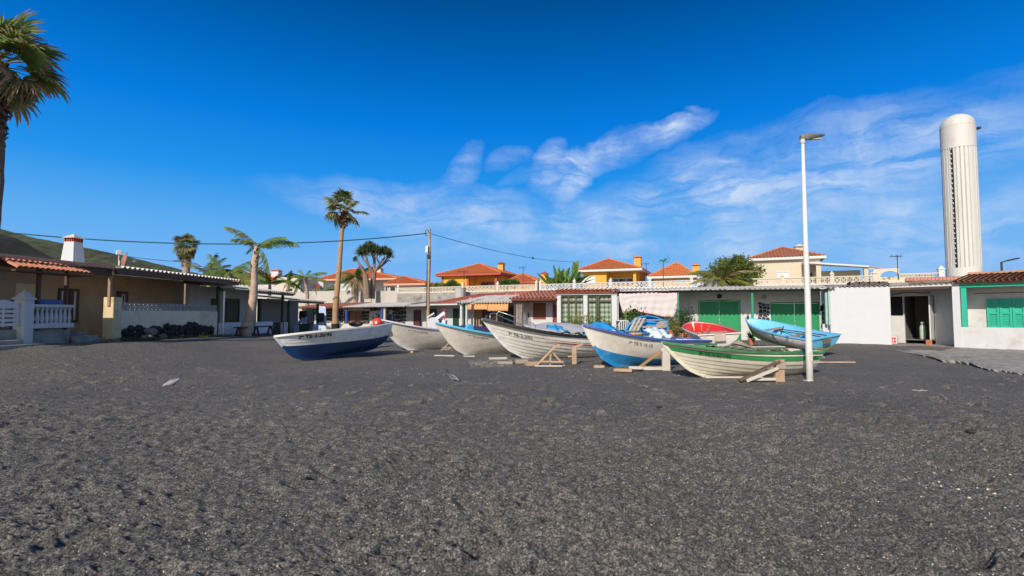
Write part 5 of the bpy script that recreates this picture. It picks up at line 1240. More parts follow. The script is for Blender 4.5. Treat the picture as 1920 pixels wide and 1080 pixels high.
def extension():
    f = Frame(P(1509, 492, 52).x, 52, 1, -.459, ZT); t = f.thing('veranda', 'flat roofed cream veranda joined to the right side of the pale cream villa', 'veranda')
    cm = MATS['pale_cream_plaster']; x1 = f.fx(1632); z0 = f.fz(1510, 491.5); z1 = f.fz(1630, 499)
    zz = (z0+z1)/2; m = MB()
    m.add([(0,0,z0-.1),(x1,0,z1-.1),(x1+2,4.2,z1-.0),(0,4.2,z0+.1),(0,0,z0+.06),(x1,0,z1+.06),(x1+2,4.2,z1+.16),(0,4.2,z0+.26)], [(3,2,1,0),(4,5,6,7),(0,1,5,4),(1,2,6,5),(2,3,7,6),(3,0,4,7)]); m.build('roof_slab', M_WTRIM, t)
    MB().box(.0, x1-.2, 3.2, 3.4, -.5, z1-.12).build('wall', cm, t)
    for a, b in ((1532, 1541), (1622, 1630)): MB().box(f.fx(a, .3), f.fx(b, .3), .25, .7, -.5, (z1 if a > 1600 else z0-.02)-.105).build('column', cm, t)
    m = MB()
    for k in range(6): m.beam((x1-.1+k*.35, .3+k*.7, z1-.16), (x1+.45+k*.35, .1+k*.7, z1-.30), .08, .10)
    m.build('rafter_ends', M_WTRIM, t, kind='stuff')
    MB().box(f.fx(1517, 3.1), f.fx(1525, 3.1), 3.12, 3.2, .3, 1.9).build('door', M_DWOOD, t)
    # cream parapet wall to the right, with arch
    t = f.thing('parapet_wall', 'cream stepped parapet wall with a small arched opening right of the veranda', 'wall')
    xa, xb = f.fx(1634, -3), f.fx(1688, -3); zt = f.fz(1660, 503.5, -3)
    pts = []; ac = f.fx(1668, -3, 512); zc = f.fz(1668, 514, -3); ra = .72
    n = 10; poly = [(xa, -1)]+[(xa, f.fz(1634, 514, -3)), (f.fx(1648, -3), zt), (xb, zt), (xb, -1)]
    m = MB(); m.prism([(xa, -1), (xa, zc-.25), (xb, zc-.25), (xb, -1)][::-1], -3, -2.8)
    m.prism([(xa, zc-.249), (xa, zc+.2), (f.fx(1650, -3), zt), (ac-ra, zt), (ac-ra, zc-.249)][::-1], -3, -2.8); m.prism([(ac+ra, zc-.249), (ac+ra, zt), (xb, zt), (xb, zc-.249)][::-1], -3, -2.8)
    arch = [(ac+ra, zt), (ac-ra, zt)]+[(ac-ra*math.cos(PI*i/n), zc-.249+ra*.75*math.sin(PI*i/n)) for i in range(n+1)]; m.prism(arch, -3, -2.8); m.build('wall', cm, t)
    t = f.thing('parapet_wall', 'long low cream parapet with small pierced slots ending in a pointed post by the tower', 'wall')
    xa, xb = f.fx(1688, -3.3), f.fx(1762, -3.3); z0 = f.fz(1720, 520, -3.3); z1 = f.fz(1720, 512, -3.3)
    m = MB(); m.box(xa, xb, -3.3, -3.1, -1, z0); m.box(xa, xb, -3.3, -3.1, z1-.08, z1); m.build('wall', cm, t)
    bm_ = breeze_mesh(.4, z1-.08-z0, cm, .15); n = int((xb-xa)/.42)
    for k in range(n): link('breeze_block', bm_, t, loc=(xa+k*.42, -3.28, z0))
    m = MB(); m.cbox(xb, xb+.42, -3.35, -3.0, -1, z1+.25, .01); post_cap(m, xb, xb+.42, -3.35, -3.0, z1+.25, .35, .06); m.build('post', M_WTRIM, t)
    t = f.thing('flat_roof', 'white sloping flat roof and salmon tile edge between the parapet and the tower', 'roof')
    xa, xb = f.fx(1640, -8), f.fx(1800, -8); z0 = f.fz(1700, 524, -8); MB().add([(xa, -8, z0), (xb, -8, z0+.0), (xb, -3.4, z0+.2), (xa, -3.4, z0+.2), (xa, -8, -1), (xb, -8, -1)], [(0,1,2,3), (4,5,1,0)]).build('slab', M_CREAMTRIM, t)
    m = MB(); tile_slope(m, (f.fx(1700, -8.3), -8.3, z0-.2), (f.fx(1812, -8.3), -8.3, z0-.2), (f.fx(1700, -8.3), -8.05, z0+.1), (f.fx(1812, -8.3), -8.05, z0+.1)); m.build('tile_edge', M_TILEP, t, kind='stuff')
extension()
# left hand villas
villa('long orange roofed white villa behind the dragon trees', 595, 745, 524, 668, 505, 84, 10, -14, M_WALLW, M_TILE, M_SALMON, over=.8, chim=(711, 12, 500, M_WALLW, M_CONC_LT, 4.5), porch=665, ridge_len=2, apex_y=.5,
      wins=((638, 650, 528, 546, .8, M_WTRIM, mat('pale_shutter', (.5,.55,.58), .6), 1, 'window'), (605, 618, 529, 540, .8, M_WTRIM, GL, 1, 'window')))
villa('small white house with orange hip roof between the dragon trees and the pole', 720, 797, 532.5, 757, 518.5, 76, 8, -14, M_WALLW, M_TILE, M_SALMON, over=.5,
      wins=((722, 728, 537, 550, .5, M_WTRIM, GL, 1, 'window'), (731, 743, 537, 549, .5, M_WTRIM, GL, 1, 'window')))
villa('orange tiled white house partly hidden by the leaning palm', 430, 522, 526, 478, 509, 78, 10, -6, M_WALLW, M_TILE, M_SALMON, over=.6, chim=(519, 14, 503.5, M_WALLW2, M_TILEP, 2.5), base=3.2)
villa('white house with a low dark grey hipped roof, left of the small palm', 528, 560, 521, 544, 512.5, 96, 8, -6, M_WALLW, mat('slate_roof', (.07,.065,.07), .8, .2), M_WALLW, over=.2, base=3.2)
def white_blocks():
    f = Frame(P(519, 520, 75).x, 75, 1, -.1, 3.0); t = f.thing('house', 'plain cream flat roofed block between the chimney and the small palm', 'house'); w = f.fx(563)
    MB().prism([(0, -1), (0, f.fz(520, 519.5)), (f.fx(556), f.fz(556, 520.5)), (w, f.fz(560, 538)), (w, -1)][::-1], 0, 6).build('wall', M_CREAMTRIM, t); MB().box(f.fx(540), f.fx(548), -.02, 0, f.fz(544, 546), f.fz(544, 541)).build('window', GL, t)
    f = Frame(P(566, 520, 80).x, 80, 1, -.1, 3.0); t = f.thing('house', 'small white house with stepped walls behind the small palm', 'house')
    MB().box(0, f.fx(580), 0, 5, -1, f.fz(570, 523)).build('wall', M_WALLW, t); MB().box(f.fx(580)+.01, f.fx(600), 1, 6, -1, f.fz(590, 527)).build('wall', M_WALLW, t)
    m = MB(); tile_slope(m, (f.fx(572, -1), -1, f.fz(580, 541, -1)), (f.fx(599, -1), -1, f.fz(580, 541, -1)), (f.fx(575), .6, f.fz(585, 533)), (f.fx(596), .6, f.fz(585, 533)), pitch=.34, r=.12); m.build('tiled_roof', M_TILE, t, kind='stuff')
white_blocks()
# ---------------------------------------------------------------- tower
def tower():
    Y = 55; p = P(1808, 520, Y); t = thing('tower', 'tall round white tower with fluted shaft, dark slit and domed top', 'tower', (p.x, Y, 0)); R = 1.52
    zt = P(1803, 215, Y).z; zd = P(1803, 240, Y).z; zs = P(1803, 281, Y).z; zb = P(1812, 503, Y).z
    m = bpy.data.materials.new('white_tower_paint'); m.use_nodes = True; MATS['tw'] = m
    wm_ = mat('tower_white', (.60,.585,.54), .6, .06, 1.2, .1, 10, dirt=(.42,.33,.22), dirt_amt=.5, dscale=.6, stretch=(1, 1, .25))
    m = MB(); m.lathe([(R, -1), (R, zb)], 40); m.build('base', wm_, t, smooth='auto')
    m = MB(); m.lathe([(R*1.0, zs), (R*1.0, zd), (R*1.012, zd+.02), (R*1.012, zd+.08), (R*.99, zd+.10)]+[(R*.99*math.cos(a), zd+.10+(zt-zd-.1)*math.sin(a)) for a in [PI/2*i/10 for i in range(1, 10)]]+[(.05, zt)], 48); m.build('dome', wm_, t, smooth='auto')
    # direction to camera from tower
    ac = math.atan2(-Y, -p.x); slit = ac+math.radians(-24) 
    n = 26; 
    core = MB(); core.lathe([(R*.90, zb-.02), (R*.90, zs+.02)], 40); core.build('core', wm_, t, smooth='auto')
    dark = MB(); w = .10; dirv = Vector((math.cos(slit), math.sin(slit), 0)); tang = Vector((-dirv.y, dirv.x, 0))
    M_ = Matrix(((tang.x, dirv.x, 0, 0), (tang.y, dirv.y, 0, 0), (0, 0, 1, 0), (0, 0, 0, 1)))
    dark.box(-.085, .085, R*.9, R*.935, zb, zs, M_); dark.build('slit_recess', M_GLASS, t)
    k = 0; nb = 24; s = (zs-zb)/nb
    for i in range(nb): MB().box(-.085, .02, R*.935, R*.975, zb+(i+.72)*s, zb+(i+1)*s-.0, M_).build('slit_bar', wm_, t)
    for i in range(n):
        a = slit+2*PI*(i+.5)/n+PI/n*0
        if i == 0 or i == n-1:
            pass
        d = Vector((math.cos(a), math.sin(a), 0)); tg = Vector((-d.y, d.x, 0)); M2 = Matrix(((tg.x, d.x, 0, 0), (tg.y, d.y, 0, 0), (0, 0, 1, 0), (0, 0, 0, 1)))
        w = 2*PI*R/n*.5; b = MB(); x0 = -w*.93; x1 = w*.93
        if i == 0: x0 = -w*.1
        if i == n-1: x1 = w*.1
        b.add([M2 @ Vector(v) for v in ((x0, R*.88, zb+.001), (x0*.70, R*.985, zb+.001), (x1*.70, R*.985, zb+.001), (x1, R*.88, zb+.001), (x0, R*.88, zs-.001), (x0*.70, R*.985, zs-.001), (x1*.70, R*.985, zs-.001), (x1, R*.88, zs-.001))], [(0,1,5,4),(1,2,6,5),(2,3,7,6),(4,5,6,7),(3,2,1,0)]); b.build('flute', wm_, t)
    m = MB(); q = Vector((1.0, -.3, 0)).normalized(); m.tube([q*R+Vector((0,0,zd-.3)), q*(R+.35)+Vector((0,0,zd-.25))], .03, 5); m.cbox(R+.1, R+.4, -.75, -.4, zd-.35, zd-.1, .02); m.build('lamp_bracket', M_DARK, t)
tower()
# ---------------------------------------------------------------- lamp posts, pole, cables
def lamp():
    b = P(1518.5, 711, 12.68); top = P(1503, 258, 12.68); z = gz(b.x, b.y); t = thing('street_lamp', 'tall tapered white lamp post with flat dark lamp head standing right of the green boat', 'street lamp', (b.x, b.y, z))
    h = top.z-z; m = MB(); m.tube([(0,0,-.3),(0,0,.9),(.006,0,h*.3),(-.004,0,h*.55),(0,0,h-.12)], [.080,.078,.071,.060,.036], 16); m.build('pole', mat('white_lamp_paint', (.72,.70,.64), .4, .06, 2, .1, 20, dirt=(.45,.36,.25), dirt_amt=.5, dscale=1.5, stretch=(1,1,.3)), t, smooth=True)
    m = MB(); m.cbox(-.12,.12,-.12,.12,-.06,-.012,.004); m.build('base_plate', M_WTRIM, t); m = MB(); m.cbox(-.035,.035,-.094,-.076,.45,.70,.004); m.build('service_hatch', M_CONC_LT, t)
    m = MB(); m.lathe([(.045,h-.16),(.055,h-.14),(.055,h-.02),(.04,h)], 12); m.build('collar', M_WTRIM, t, smooth='auto')
    m = MB(); d = Vector((1, .12, 0)).normalized(); a = Vector((-.02,0,h+.0)); L = .57
    prof = [(-.04,.05,.05),(.02,.075,.075),(.12,.10,.085),(.25,.12,.065),(.40,.12,.045),(.57,.09,.03)]
    prev = None; tg = Vector((-d.y, d.x, 0))
    for x, w, hh in prof:
        c = a+d*x+Vector((0,0,.02+x*.10)); ring = [c+tg*w+Vector((0,0,-hh*.2)), c+tg*w*.7+Vector((0,0,hh*.7)), c-tg*w*.7+Vector((0,0,hh*.7)), c-tg*w+Vector((0,0,-hh*.2)), c-tg*w*.8+Vector((0,0,-hh)), c+tg*w*.8+Vector((0,0,-hh))]
        if prev: m.add(prev+ring, [(i, (i+1)%6, (i+1)%6+6, i+6) for i in range(6)])
        else: m.add(ring, [(5,4,3,2,1,0)])
        prev = ring
    m.add(prev, [(0,1,2,3,4,5)]); lh = m.build('lamp_head', mat('dark_lamp_grey', (.16,.16,.13), .5, .1), t, smooth='auto')
    m = MB(); c = a+d*.38+Vector((0,0,-.005)); m.beam(c-d*.13+Vector((0,0,-.03)), c+d*.13+Vector((0,0,-.005)), .14, .02); m.build('lens', mat('lamp_lens', (.5,.5,.5), .3), lh)
lamp()
p = P(1878, 500, 52)
t = thing('street_lamp', 'thin dark street lamp seen above the clay tiled roof right of the tower', 'street lamp', (p.x, 52, 0))
zt = P(1875, 491, 52).z; m = MB(); m.tube([(0,0,-1),(0,0,zt)], [.12,.09], 8); m.build('pole', M_DARK, t); m = MB(); m.tube([(0,0,zt-.05),(.7,0,zt+.15)], .06, 6); m.beam((.6,0,zt+.12),(1.75,0,zt+.38),.35,.12); m.build('lamp_head', M_DARK, t)
def pole():
    Y = 31.5; b = P(801.5, 606, Y); top = P(806.5, 429, Y); t = thing('utility_pole', 'weathered wooden pole with white box, carrying the overhead cables behind the cream boats', 'utility pole', (b.x, Y, -.05))
    h = top.z+.05; m = MB(); n = 12; m.tube([(0, 0, -.4)]+[(.10*i/n*1.0+.02*math.sin(i*.9), 0, h*i/n) for i in range(1, n+1)], [.115-.035*i/n for i in range(n+1)], 10); m.build('pole', M_POLEW, t, smooth='auto')
    m = MB(); z = P(802, 467, Y).z; m.cbox(-.13, .03, -.25, -.1, z-.2, z+.22, .015); m.build('meter_box', M_WHITEP, t)
    m = MB(); m.tube([(-.03, -.14, z-.3), (-.05, -.13, h*.5), (-.04, -.12, h*.28)], .022, 5); m.tube([(.14, -.10, z-.1), (.12, -.12, h*.45)], .014, 5); m.build('pole_cable', M_DARK, t, kind='stuff')
    m = MB(); m.tube([(.05, -.1, h-.45), (-.12, -.1, h-.42)], .015, 5); m.tube([(-.14, -.1, h-.48), (-.17, -.1, h-.2), (-.1, -.1, h-.08), (.02, -.1, h-.1), (.06, -.1, h-.3)], .02, 6); m.build('hook_conduit', M_DARK, t, kind='stuff')
    m = MB(); m.cbox(-.06,.1,-.15,.1,z-.55,z-.3,.02); m.build('clamp', M_DARK, t)
    return b, h
pb, ph = pole()
def cable(a, b, sag, r, label, m=M_DARK):
    n = 28; mb = MB(); mb.tube([a.lerp(b, i/n)-Vector((0,0,sag*4*(i/n)*(1-i/n))) for i in range(n+1)], r, 6); o = mb.build('overhead_cable', m); tag(o, label, 'cable')
MC = mat('blue_black_cable', (.02,.07,.10), .6)
att = P(800, 437.5, 31.5)
cable(att, P(20, 436.5, 26), .62, .035, 'thick dark overhead cable running left from the wooden pole across the sky', MC)
cable(P(808, 438, 31.5), P(1092, 491, 60), .5, .02, 'thin overhead wire sloping down right from the wooden pole', mat('grey_wire', (.10,.11,.12), .6))
a, b = P(808, 438, 31.5), P(1092, 491, 60); k = .52; q = a.lerp(b, k)-Vector((0,0,.5*4*k*(1-k))); o = MB().cbox(q.x-.09, q.x+.09, q.y-.09, q.y+.09, q.z-.07, q.z+.09, .02).build('cable_joint', M_DARK); tag(o, 'small dark joint on the thin overhead wire', 'cable joint')
cable(P(150, 466, 30), P(345, 491, 36), .12, .018, 'thin wire passing behind the chimney above the left house roof', mat('grey_wire', (.10,.11,.12)))
def antenna(px, py0, py1, Y, label, arms=3, rooster=False):
    b = P(px, py0, Y); z1 = P(px, py1, Y).z; t = thing('antenna' if not rooster else 'weather_vane', label, 'antenna' if not rooster else 'weather vane', b); h = z1-b.z
    MB().tube([(0,0,-2),(0,0,h)], .035, 5).build('mast', M_DARK, t)
    if rooster:
        pm = mat('blue_green_metal', (.02,.16,.17), .5); m = MB(); s = .75
        body = [(-.55,.30),(-.35,.42),(-.15,.34),(.05,.30),(.18,.42),(.22,.66),(.34,.60),(.40,.44),(.62,.62),(.60,.34),(.42,.12),(.15,.02),(-.12,.04),(-.3,.14),(-.62,.10)]
        m.prism([(x*s, z*s+h-.1) for x, z in body][::-1], -.03, .03); m.build('rooster', pm, t); m = MB(); m.tube([(-.6,0,h-.12),(.6,0,h-.12)], .025, 5); m.tube([(.25+.42*math.cos(a),0,h+.22+.42*math.sin(a)) for a in [-1.3+2.6*i/9 for i in range(10)]], .02, 5); m.build('arrow', pm, t)
    else:
        m = MB(); m.tube([(-.55,0,h-.12),(.3,0,h-.12)], .022, 5)
        for k in range(arms): x = -.5+k*.8/max(1, arms-1); m.tube([(x,-.25,h-.12),(x,.25,h-.12)], .02, 4); m.tube([(x,0,h-.3),(x,0,h+.05)], .018, 4)
        m.build('elements', M_DARK, t)
antenna(1244, 525, 489.5, 58, 'blue green rooster weather vane on a thin mast above the balustrade', rooster=True)
antenna(981, 515, 500, 68, 'small antenna on top of the small orange hip roof')
antenna(1684, 528, 478, 44, 'tall thin teal antenna mast left of the tower')
antenna(1212, 512, 493, 67, 'pale aerial beside the chimney of the yellow villa')
antenna(870, 560, 507, 46, 'thin rusty mast beside the grey cylindrical tank', arms=2)
# ---------------------------------------------------------------- hill
def hill():
    def ridge_mesh(name, prof, Y, depth, m, seed):
        r = random.Random(seed); nx = 90; ny = 26; vs = []
        from mathutils import noise as nz
        for j in range(ny+1):
            v = j/ny
            for i in range(nx+1):
                px = -420+ (prof[-1][0]+460)*i/nx; 
                for (a, p), (b, q) in zip(prof[:-1], prof[1:]):
                    if a <= px <= b: top = p+(q-p)*(px-a)/(b-a); break
                else: top = prof[0][1] if px < prof[0][0] else prof[-1][1]
                w = P(px, top, Y); y = Y-depth*(1-v); zz = w.z*(v**.8) ; n = nz.noise(Vector((w.x*.03, y*.03, seed)))*7+nz.noise(Vector((w.x*.1, y*.1, seed)))*2.5
                n *= math.sin(v*PI)**.5 if 0 < v < 1 else 0
                vs.append((w.x*(y/Y)**0.0, y, zz+n+nz.noise(Vector((w.x*.08, 3, seed)))*.8*v))
            
        w_ = nx+1; mb = MB(); mb.add(vs, [(j*w_+i, j*w_+i+1, (j+1)*w_+i+1, (j+1)*w_+i) for j in range(ny) for i in range(nx)])
        struct(mb.build(name, m, smooth=True))
    mg = mat('green_hillside', (.05,.062,.022), .95, .75, .16, 1.0, .3, dirt=(.13,.12,.07), dirt_amt=.8, dscale=.22)
    md = mat('dark_scrub_hillside', (.018,.019,.014), .95, .6, .06, .8, .3, dirt=(.07,.06,.045), dirt_amt=.6, dscale=.08)
    ridge_mesh('hill', [(-420, 400), (-100, 420), (0, 428), (40, 440), (110, 455), (180, 468), (260, 486), (330, 503), (420, 524), (520, 550)], 420, 190, mg, 3)
    ridge_mesh('near_hill', [(-420, 405), (-60, 425), (0, 438), (30, 446), (60, 462), (95, 482), (140, 500), (220, 530)], 230, 90, md, 8)
hill()
# ---------------------------------------------------------------- vegetation
def leafm(name, col, var=.4, rough=.45, trans=.25):
    if name in MATS: return MATS[name]
    m = mat(name, col, rough, var, 2.5); nt = m.node_tree; b = nt.nodes['Principled BSDF']; out = [x for x in nt.nodes if x.type == 'OUTPUT_MATERIAL'][0]
    tr = nt.nodes.new('ShaderNodeBsdfTranslucent'); mx = nt.nodes.new('ShaderNodeMixShader'); mx.inputs[0].default_value = .45
    src = b.inputs['Base Color'].links[0].from_socket; nt.links.new(src, tr.inputs[0]); nt.links.new(b.outputs[0], mx.inputs[1]); nt.links.new(tr.outputs[0], mx.inputs[2]); nt.links.new(mx.outputs[0], out.inputs[0])
    return m
L_PALM = leafm('palm_green_leaf', (.23,.33,.085)); L_PALMD = leafm('dark_palm_leaf', (.10,.16,.05)); L_DEAD = leafm('dead_palm_leaf', (.42,.30,.17), .5)
L_YG = leafm('yellow_green_leaf', (.28,.30,.07)); L_BUSH = leafm('bush_leaf', (.12,.20,.045), .6); L_TREE = leafm('broad_tree_leaf', (.19,.25,.05), .6); L_DRAG = leafm('dragon_leaf', (.15,.21,.10), .5)
L_BAN = leafm('banana_leaf', (.17,.28,.06)); L_OLE = leafm('oleander_leaf', (.05,.10,.03), .5)
M_PTRUNK = mat('palm_trunk_bark', (.42,.25,.13), .9, .25, 3, .8, 12, stretch=(1,1,6)); M_PTRUNK2 = mat('grey_palm_bark', (.36,.27,.20), .9, .3, 3, .8, 12, dirt=(.17,.13,.10), dirt_amt=.6, stretch=(1,1,5))
M_BARK = mat('grey_bark', (.27,.22,.18), .9, .3, 6, .8, 20); M_SKIRT = mat('old_frond_bases', (.20,.115,.055), .95, .6, 9, .9, 25); M_TAR = mat('black_trunk_base', (.018,.014,.012), .9, .3)
def fan_mesh(name, mats, r, pet=.9, R=.75, nseg=30, spread=2.25, droop=.5, dead=0.0, key={}):
    mb = MB(); mb.tube([(0,0,0), (pet*.5,0,.02), (pet,0,0)], [.022,.015,.011], 4, mi=2)
    for i in range(nseg):
        a = -spread+2*spread*i/(nseg-1); L = R*(1-.25*(abs(a)/spread)**2)*r.uniform(.88, 1.1); w = L*.062
        d = Vector((math.cos(a), math.sin(a), 0)); tg = Vector((-d.y, d.x, 0)); c = Vector((pet, 0, 0)); mi = 1 if r.random() < dead else 0
        ks = [(.08, .3, 0), (.45, 1.0, 0), (.72, .75, 1), (1.0, .05, 2)]
        dr = droop*r.uniform(.7, 1.4); fold = .35*w
        row = None
        for s, ww, kk in ks:
            z = .10*L*math.sin(min(1, s*1.3)*2)*.6 - dr*L*max(0, s-.35)**1.7; sp = s*(1-.25*dr*max(0, s-.5))
            p = c+d*(L*sp)+Vector((0,0,z)); cur = [p-tg*w*ww+Vector((0,0,fold*ww)), p-Vector((0,0,fold*ww)), p+tg*w*ww+Vector((0,0,fold*ww))]
            if row: mb.add(row+cur, [(0,1,4,3),(1,2,5,4)], (1 if (mi or (kk == 2 and r.random() < .35+dead)) else 0))
            row = cur
    me = bpy.data.meshes.new(name); me.from_pydata(mb.v, [], mb.f)
    for m in mats: me.materials.append(m)
    me.polygons.foreach_set('material_index', mb.m); me.update(); return me
def fan_palm(name, label, base, pts, rad, crown_r, cat='palm tree', skirt=1.0, dead=.2, n=34, seed=1, group='palm trees', tarred=0, wind=(.0,.0), lowdead=.5, skirtm=None, trunkm=None, upright=False, elmin=-60):
    r = random.Random(seed); t = thing(name, label, cat, base, group=group); pts = [Vector(p) for p in pts]; top = pts[-1]
    m = MB(); N = 26
    def at(u):
        k = u*(len(pts)-1); i = min(int(k), len(pts)-2); f = k-i; return pts[i].lerp(pts[i+1], f)
    def ra(u): k = u*(len(rad)-1); i = min(int(k), len(rad)-2); f = k-i; return rad[i]*(1-f)+rad[i+1]*f
    m.tube([at(i/N) for i in range(N+1)], [ra(i/N)*(1+.05*math.sin(i*2.1)+.03*r.uniform(-1, 1)) for i in range(N+1)], 12); m.build('trunk', trunkm or M_PTRUNK, t, smooth='auto')
    if tarred: MB().tube([at(0)-Vector((0,0,.2)), at(0)+Vector((0,0,tarred*.5)), at(0)+Vector((.01,0,tarred))], [ra(0)*1.30, ra(0)*1.10, ra(0)*1.03], 12).build('tarred_base', M_TAR, t, smooth='auto')
    # old leaf bases below the crown
    m = MB(); hs = skirt
    for i in range(int(130*max(.6, hs))):
        a = r.uniform(0, 2*PI); z = -r.uniform(.05, 1)*hs; rr = ra(1)*1.0+.02; w = .045*crown_r+.02; L = r.uniform(.10, .24)*crown_r
        d = Vector((math.cos(a), math.sin(a), 0)); tg = Vector((-d.y, d.x, 0)); c = top+Vector((0,0,z))+d*rr*.8
        out = r.uniform(.3, .9); e = c+d*L*out*(.5+.5*(1+z/hs))+Vector((0,0,r.uniform(-.9, .35)*L))
        m.add([c-tg*w, c+tg*w, e+tg*w*.5, e-tg*w*.5, c+d*.03+Vector((0,0,-.06))], [(0,1,2,3),(4,0,3),(1,4,2)])
    m.build('leaf_bases', skirtm or M_SKIRT, t, kind='stuff')
    V = [fan_mesh('frond', [L_PALM, L_DEAD, L_YG], r, crown_r*.55, crown_r*.62, 30, 2.0, .5, dead*.3), fan_mesh('frond', [L_PALM, L_DEAD, L_YG], r, crown_r*.5, crown_r*.6, 28, 2.2, .8, dead), fan_mesh('frond', [L_PALMD, L_DEAD, L_YG], r, crown_r*.55, crown_r*.58, 28, 2.1, .6, dead), fan_mesh('frond', [L_DEAD, L_PALMD, L_DEAD], r, crown_r*.42, crown_r*.55, 24, 1.9, 1.5, .25)]
    for i in range(n):
        u = i/(n-1); el = math.radians(82-(82-elmin)*u**.85+r.uniform(-10, 10)); az = i*2.399+r.uniform(-.3, .3)
        k = 3 if u > 1-lowdead and r.random() < .75 else r.choice((0, 0, 1, 2)); me = V[k]
        d = Vector((math.cos(az)*math.cos(el)+wind[0], math.sin(az)*math.cos(el)+wind[1], math.sin(el))).normalized()
        q = d.to_track_quat('X', 'Z'); o = link('frond', me, t, loc=top+Vector((0,0,.0-.25*u*crown_r*.5))); o.rotation_mode = 'QUATERNION'
        q2 = q @ Euler((r.uniform(-.5, .5), r.uniform(.0, .35), 0)).to_quaternion(); o.rotation_quaternion = q2; s = r.uniform(.85, 1.1); o.scale = (s, s, s)
    return t
def feather_mesh(name, mats, r, L, droop=.5, nl=34, ll=.42, hang=.7, tatter=.0, side=0.0):
    mb = MB(); pts = []
    for i in range(13):
        s = i/12; pts.append(Vector((L*(s-.12*droop*s*s), side*L*s*s*.3, L*(-droop*s**2.2*.8))))
    mb.tube(pts, [.022*(1-.85*i/12)*L/2.2+.004 for i in range(13)], 4, mi=1)
    for i in range(nl):
        s = .12+.88*i/(nl-1); k = s*12; a = min(int(k), 11); p = pts[a].lerp(pts[a+1], k-a); d = (pts[a+1]-pts[a]).normalized(); sd = Vector((0, 1, 0)); 
        for sg in (-1, 1):
            if r.random() < tatter: continue
            l = ll*L*math.sin(PI*(.12+.83*s))**.6*r.uniform(.75, 1.1); dd = (d*.55+sd*sg*.8*(1-hang*.5)+Vector((0,0,-hang*r.uniform(.5, 1.1)))).normalized(); w = .028*L*.5+.006
            e1 = p+dd*l*.5; e2 = p+dd*l+Vector((0,0,-.22*l)); n = dd.cross(Vector((0,0,1))).normalized()*w; n2 = dd.cross(n).normalized()*w*.3
            mb.add([p-n*.4, p+n*.4, e1+n+n2, e1-n+n2, e2], [(0,1,2,3),(3,2,4)], 0)
    me = bpy.data.meshes.new(name); me.from_pydata(mb.v, [], mb.f)
    for m in mats: me.materials.append(m)
    me.polygons.foreach_set('material_index', mb.m); me.update(); return me
def feather_palm(name, label, base, pts, rad, fronds, L, group='palm trees', trunkm=None, seed=1, tatter=.1, leaf=None, bases=None, cat='palm tree', hang=.7, ll=.36):
    r = random.Random(seed); t = thing(name, label, cat, base, group=group); pts = [Vector(p) for p in pts]
    if rad:
        m = MB(); N = 24
        def at(u): k = u*(len(pts)-1); i = min(int(k), len(pts)-2); return pts[i].lerp(pts[i+1], k-i)
        def ra(u): k = u*(len(rad)-1); i = min(int(k), len(rad)-2); return rad[i]*(1-(k-i))+rad[i+1]*(k-i)
        m.tube([at(i/N) for i in range(N+1)], [ra(i/N)*(1+.04*r.uniform(-1, 1)) for i in range(N+1)], 12); m.build('trunk', trunkm or M_PTRUNK2, t, smooth='auto')
    if bases:
        m = MB(); top = pts[-1]; dn = (pts[-2]-pts[-1]).normalized()
        for i in range(46):
            a = r.uniform(0, 2*PI); z = r.uniform(0, bases); d = Vector((math.cos(a), math.sin(a), 0)); tg = Vector((-d.y, d.x, 0)); c = top+dn*z+d*rad[-1]*.8; w = .07; e = c+d*r.uniform(.06, .16)+Vector((0,0,r.uniform(.05, .35)))
            m.add([c-tg*w, c+tg*w, e+tg*w*.5, e-tg*w*.5], [(0,1,2,3)])
        m.build('leaf_bases', M_SKIRT, t, kind='stuff')
    V = {}
    for (az, el, s, dr, mi) in fronds:
        key = (round(dr*4), mi)
        if key not in V: V[key] = feather_mesh('frond', [[leaf or L_PALM, L_DEAD, L_YG][mi], [L_YG, L_DEAD, L_YG][mi]], r, L, round(dr*4)/4, 36 if mi != 1 else 22, ll*(.7 if mi == 1 else 1), hang, tatter+(.3 if mi == 1 else 0))
        d = Vector((math.cos(az)*math.cos(el), math.sin(az)*math.cos(el), math.sin(el))); o = link('frond', V[key], t, loc=pts[-1]); o.rotation_mode = 'QUATERNION'; o.rotation_quaternion = d.to_track_quat('X', 'Z'); o.scale = (s, s, s)
    return t
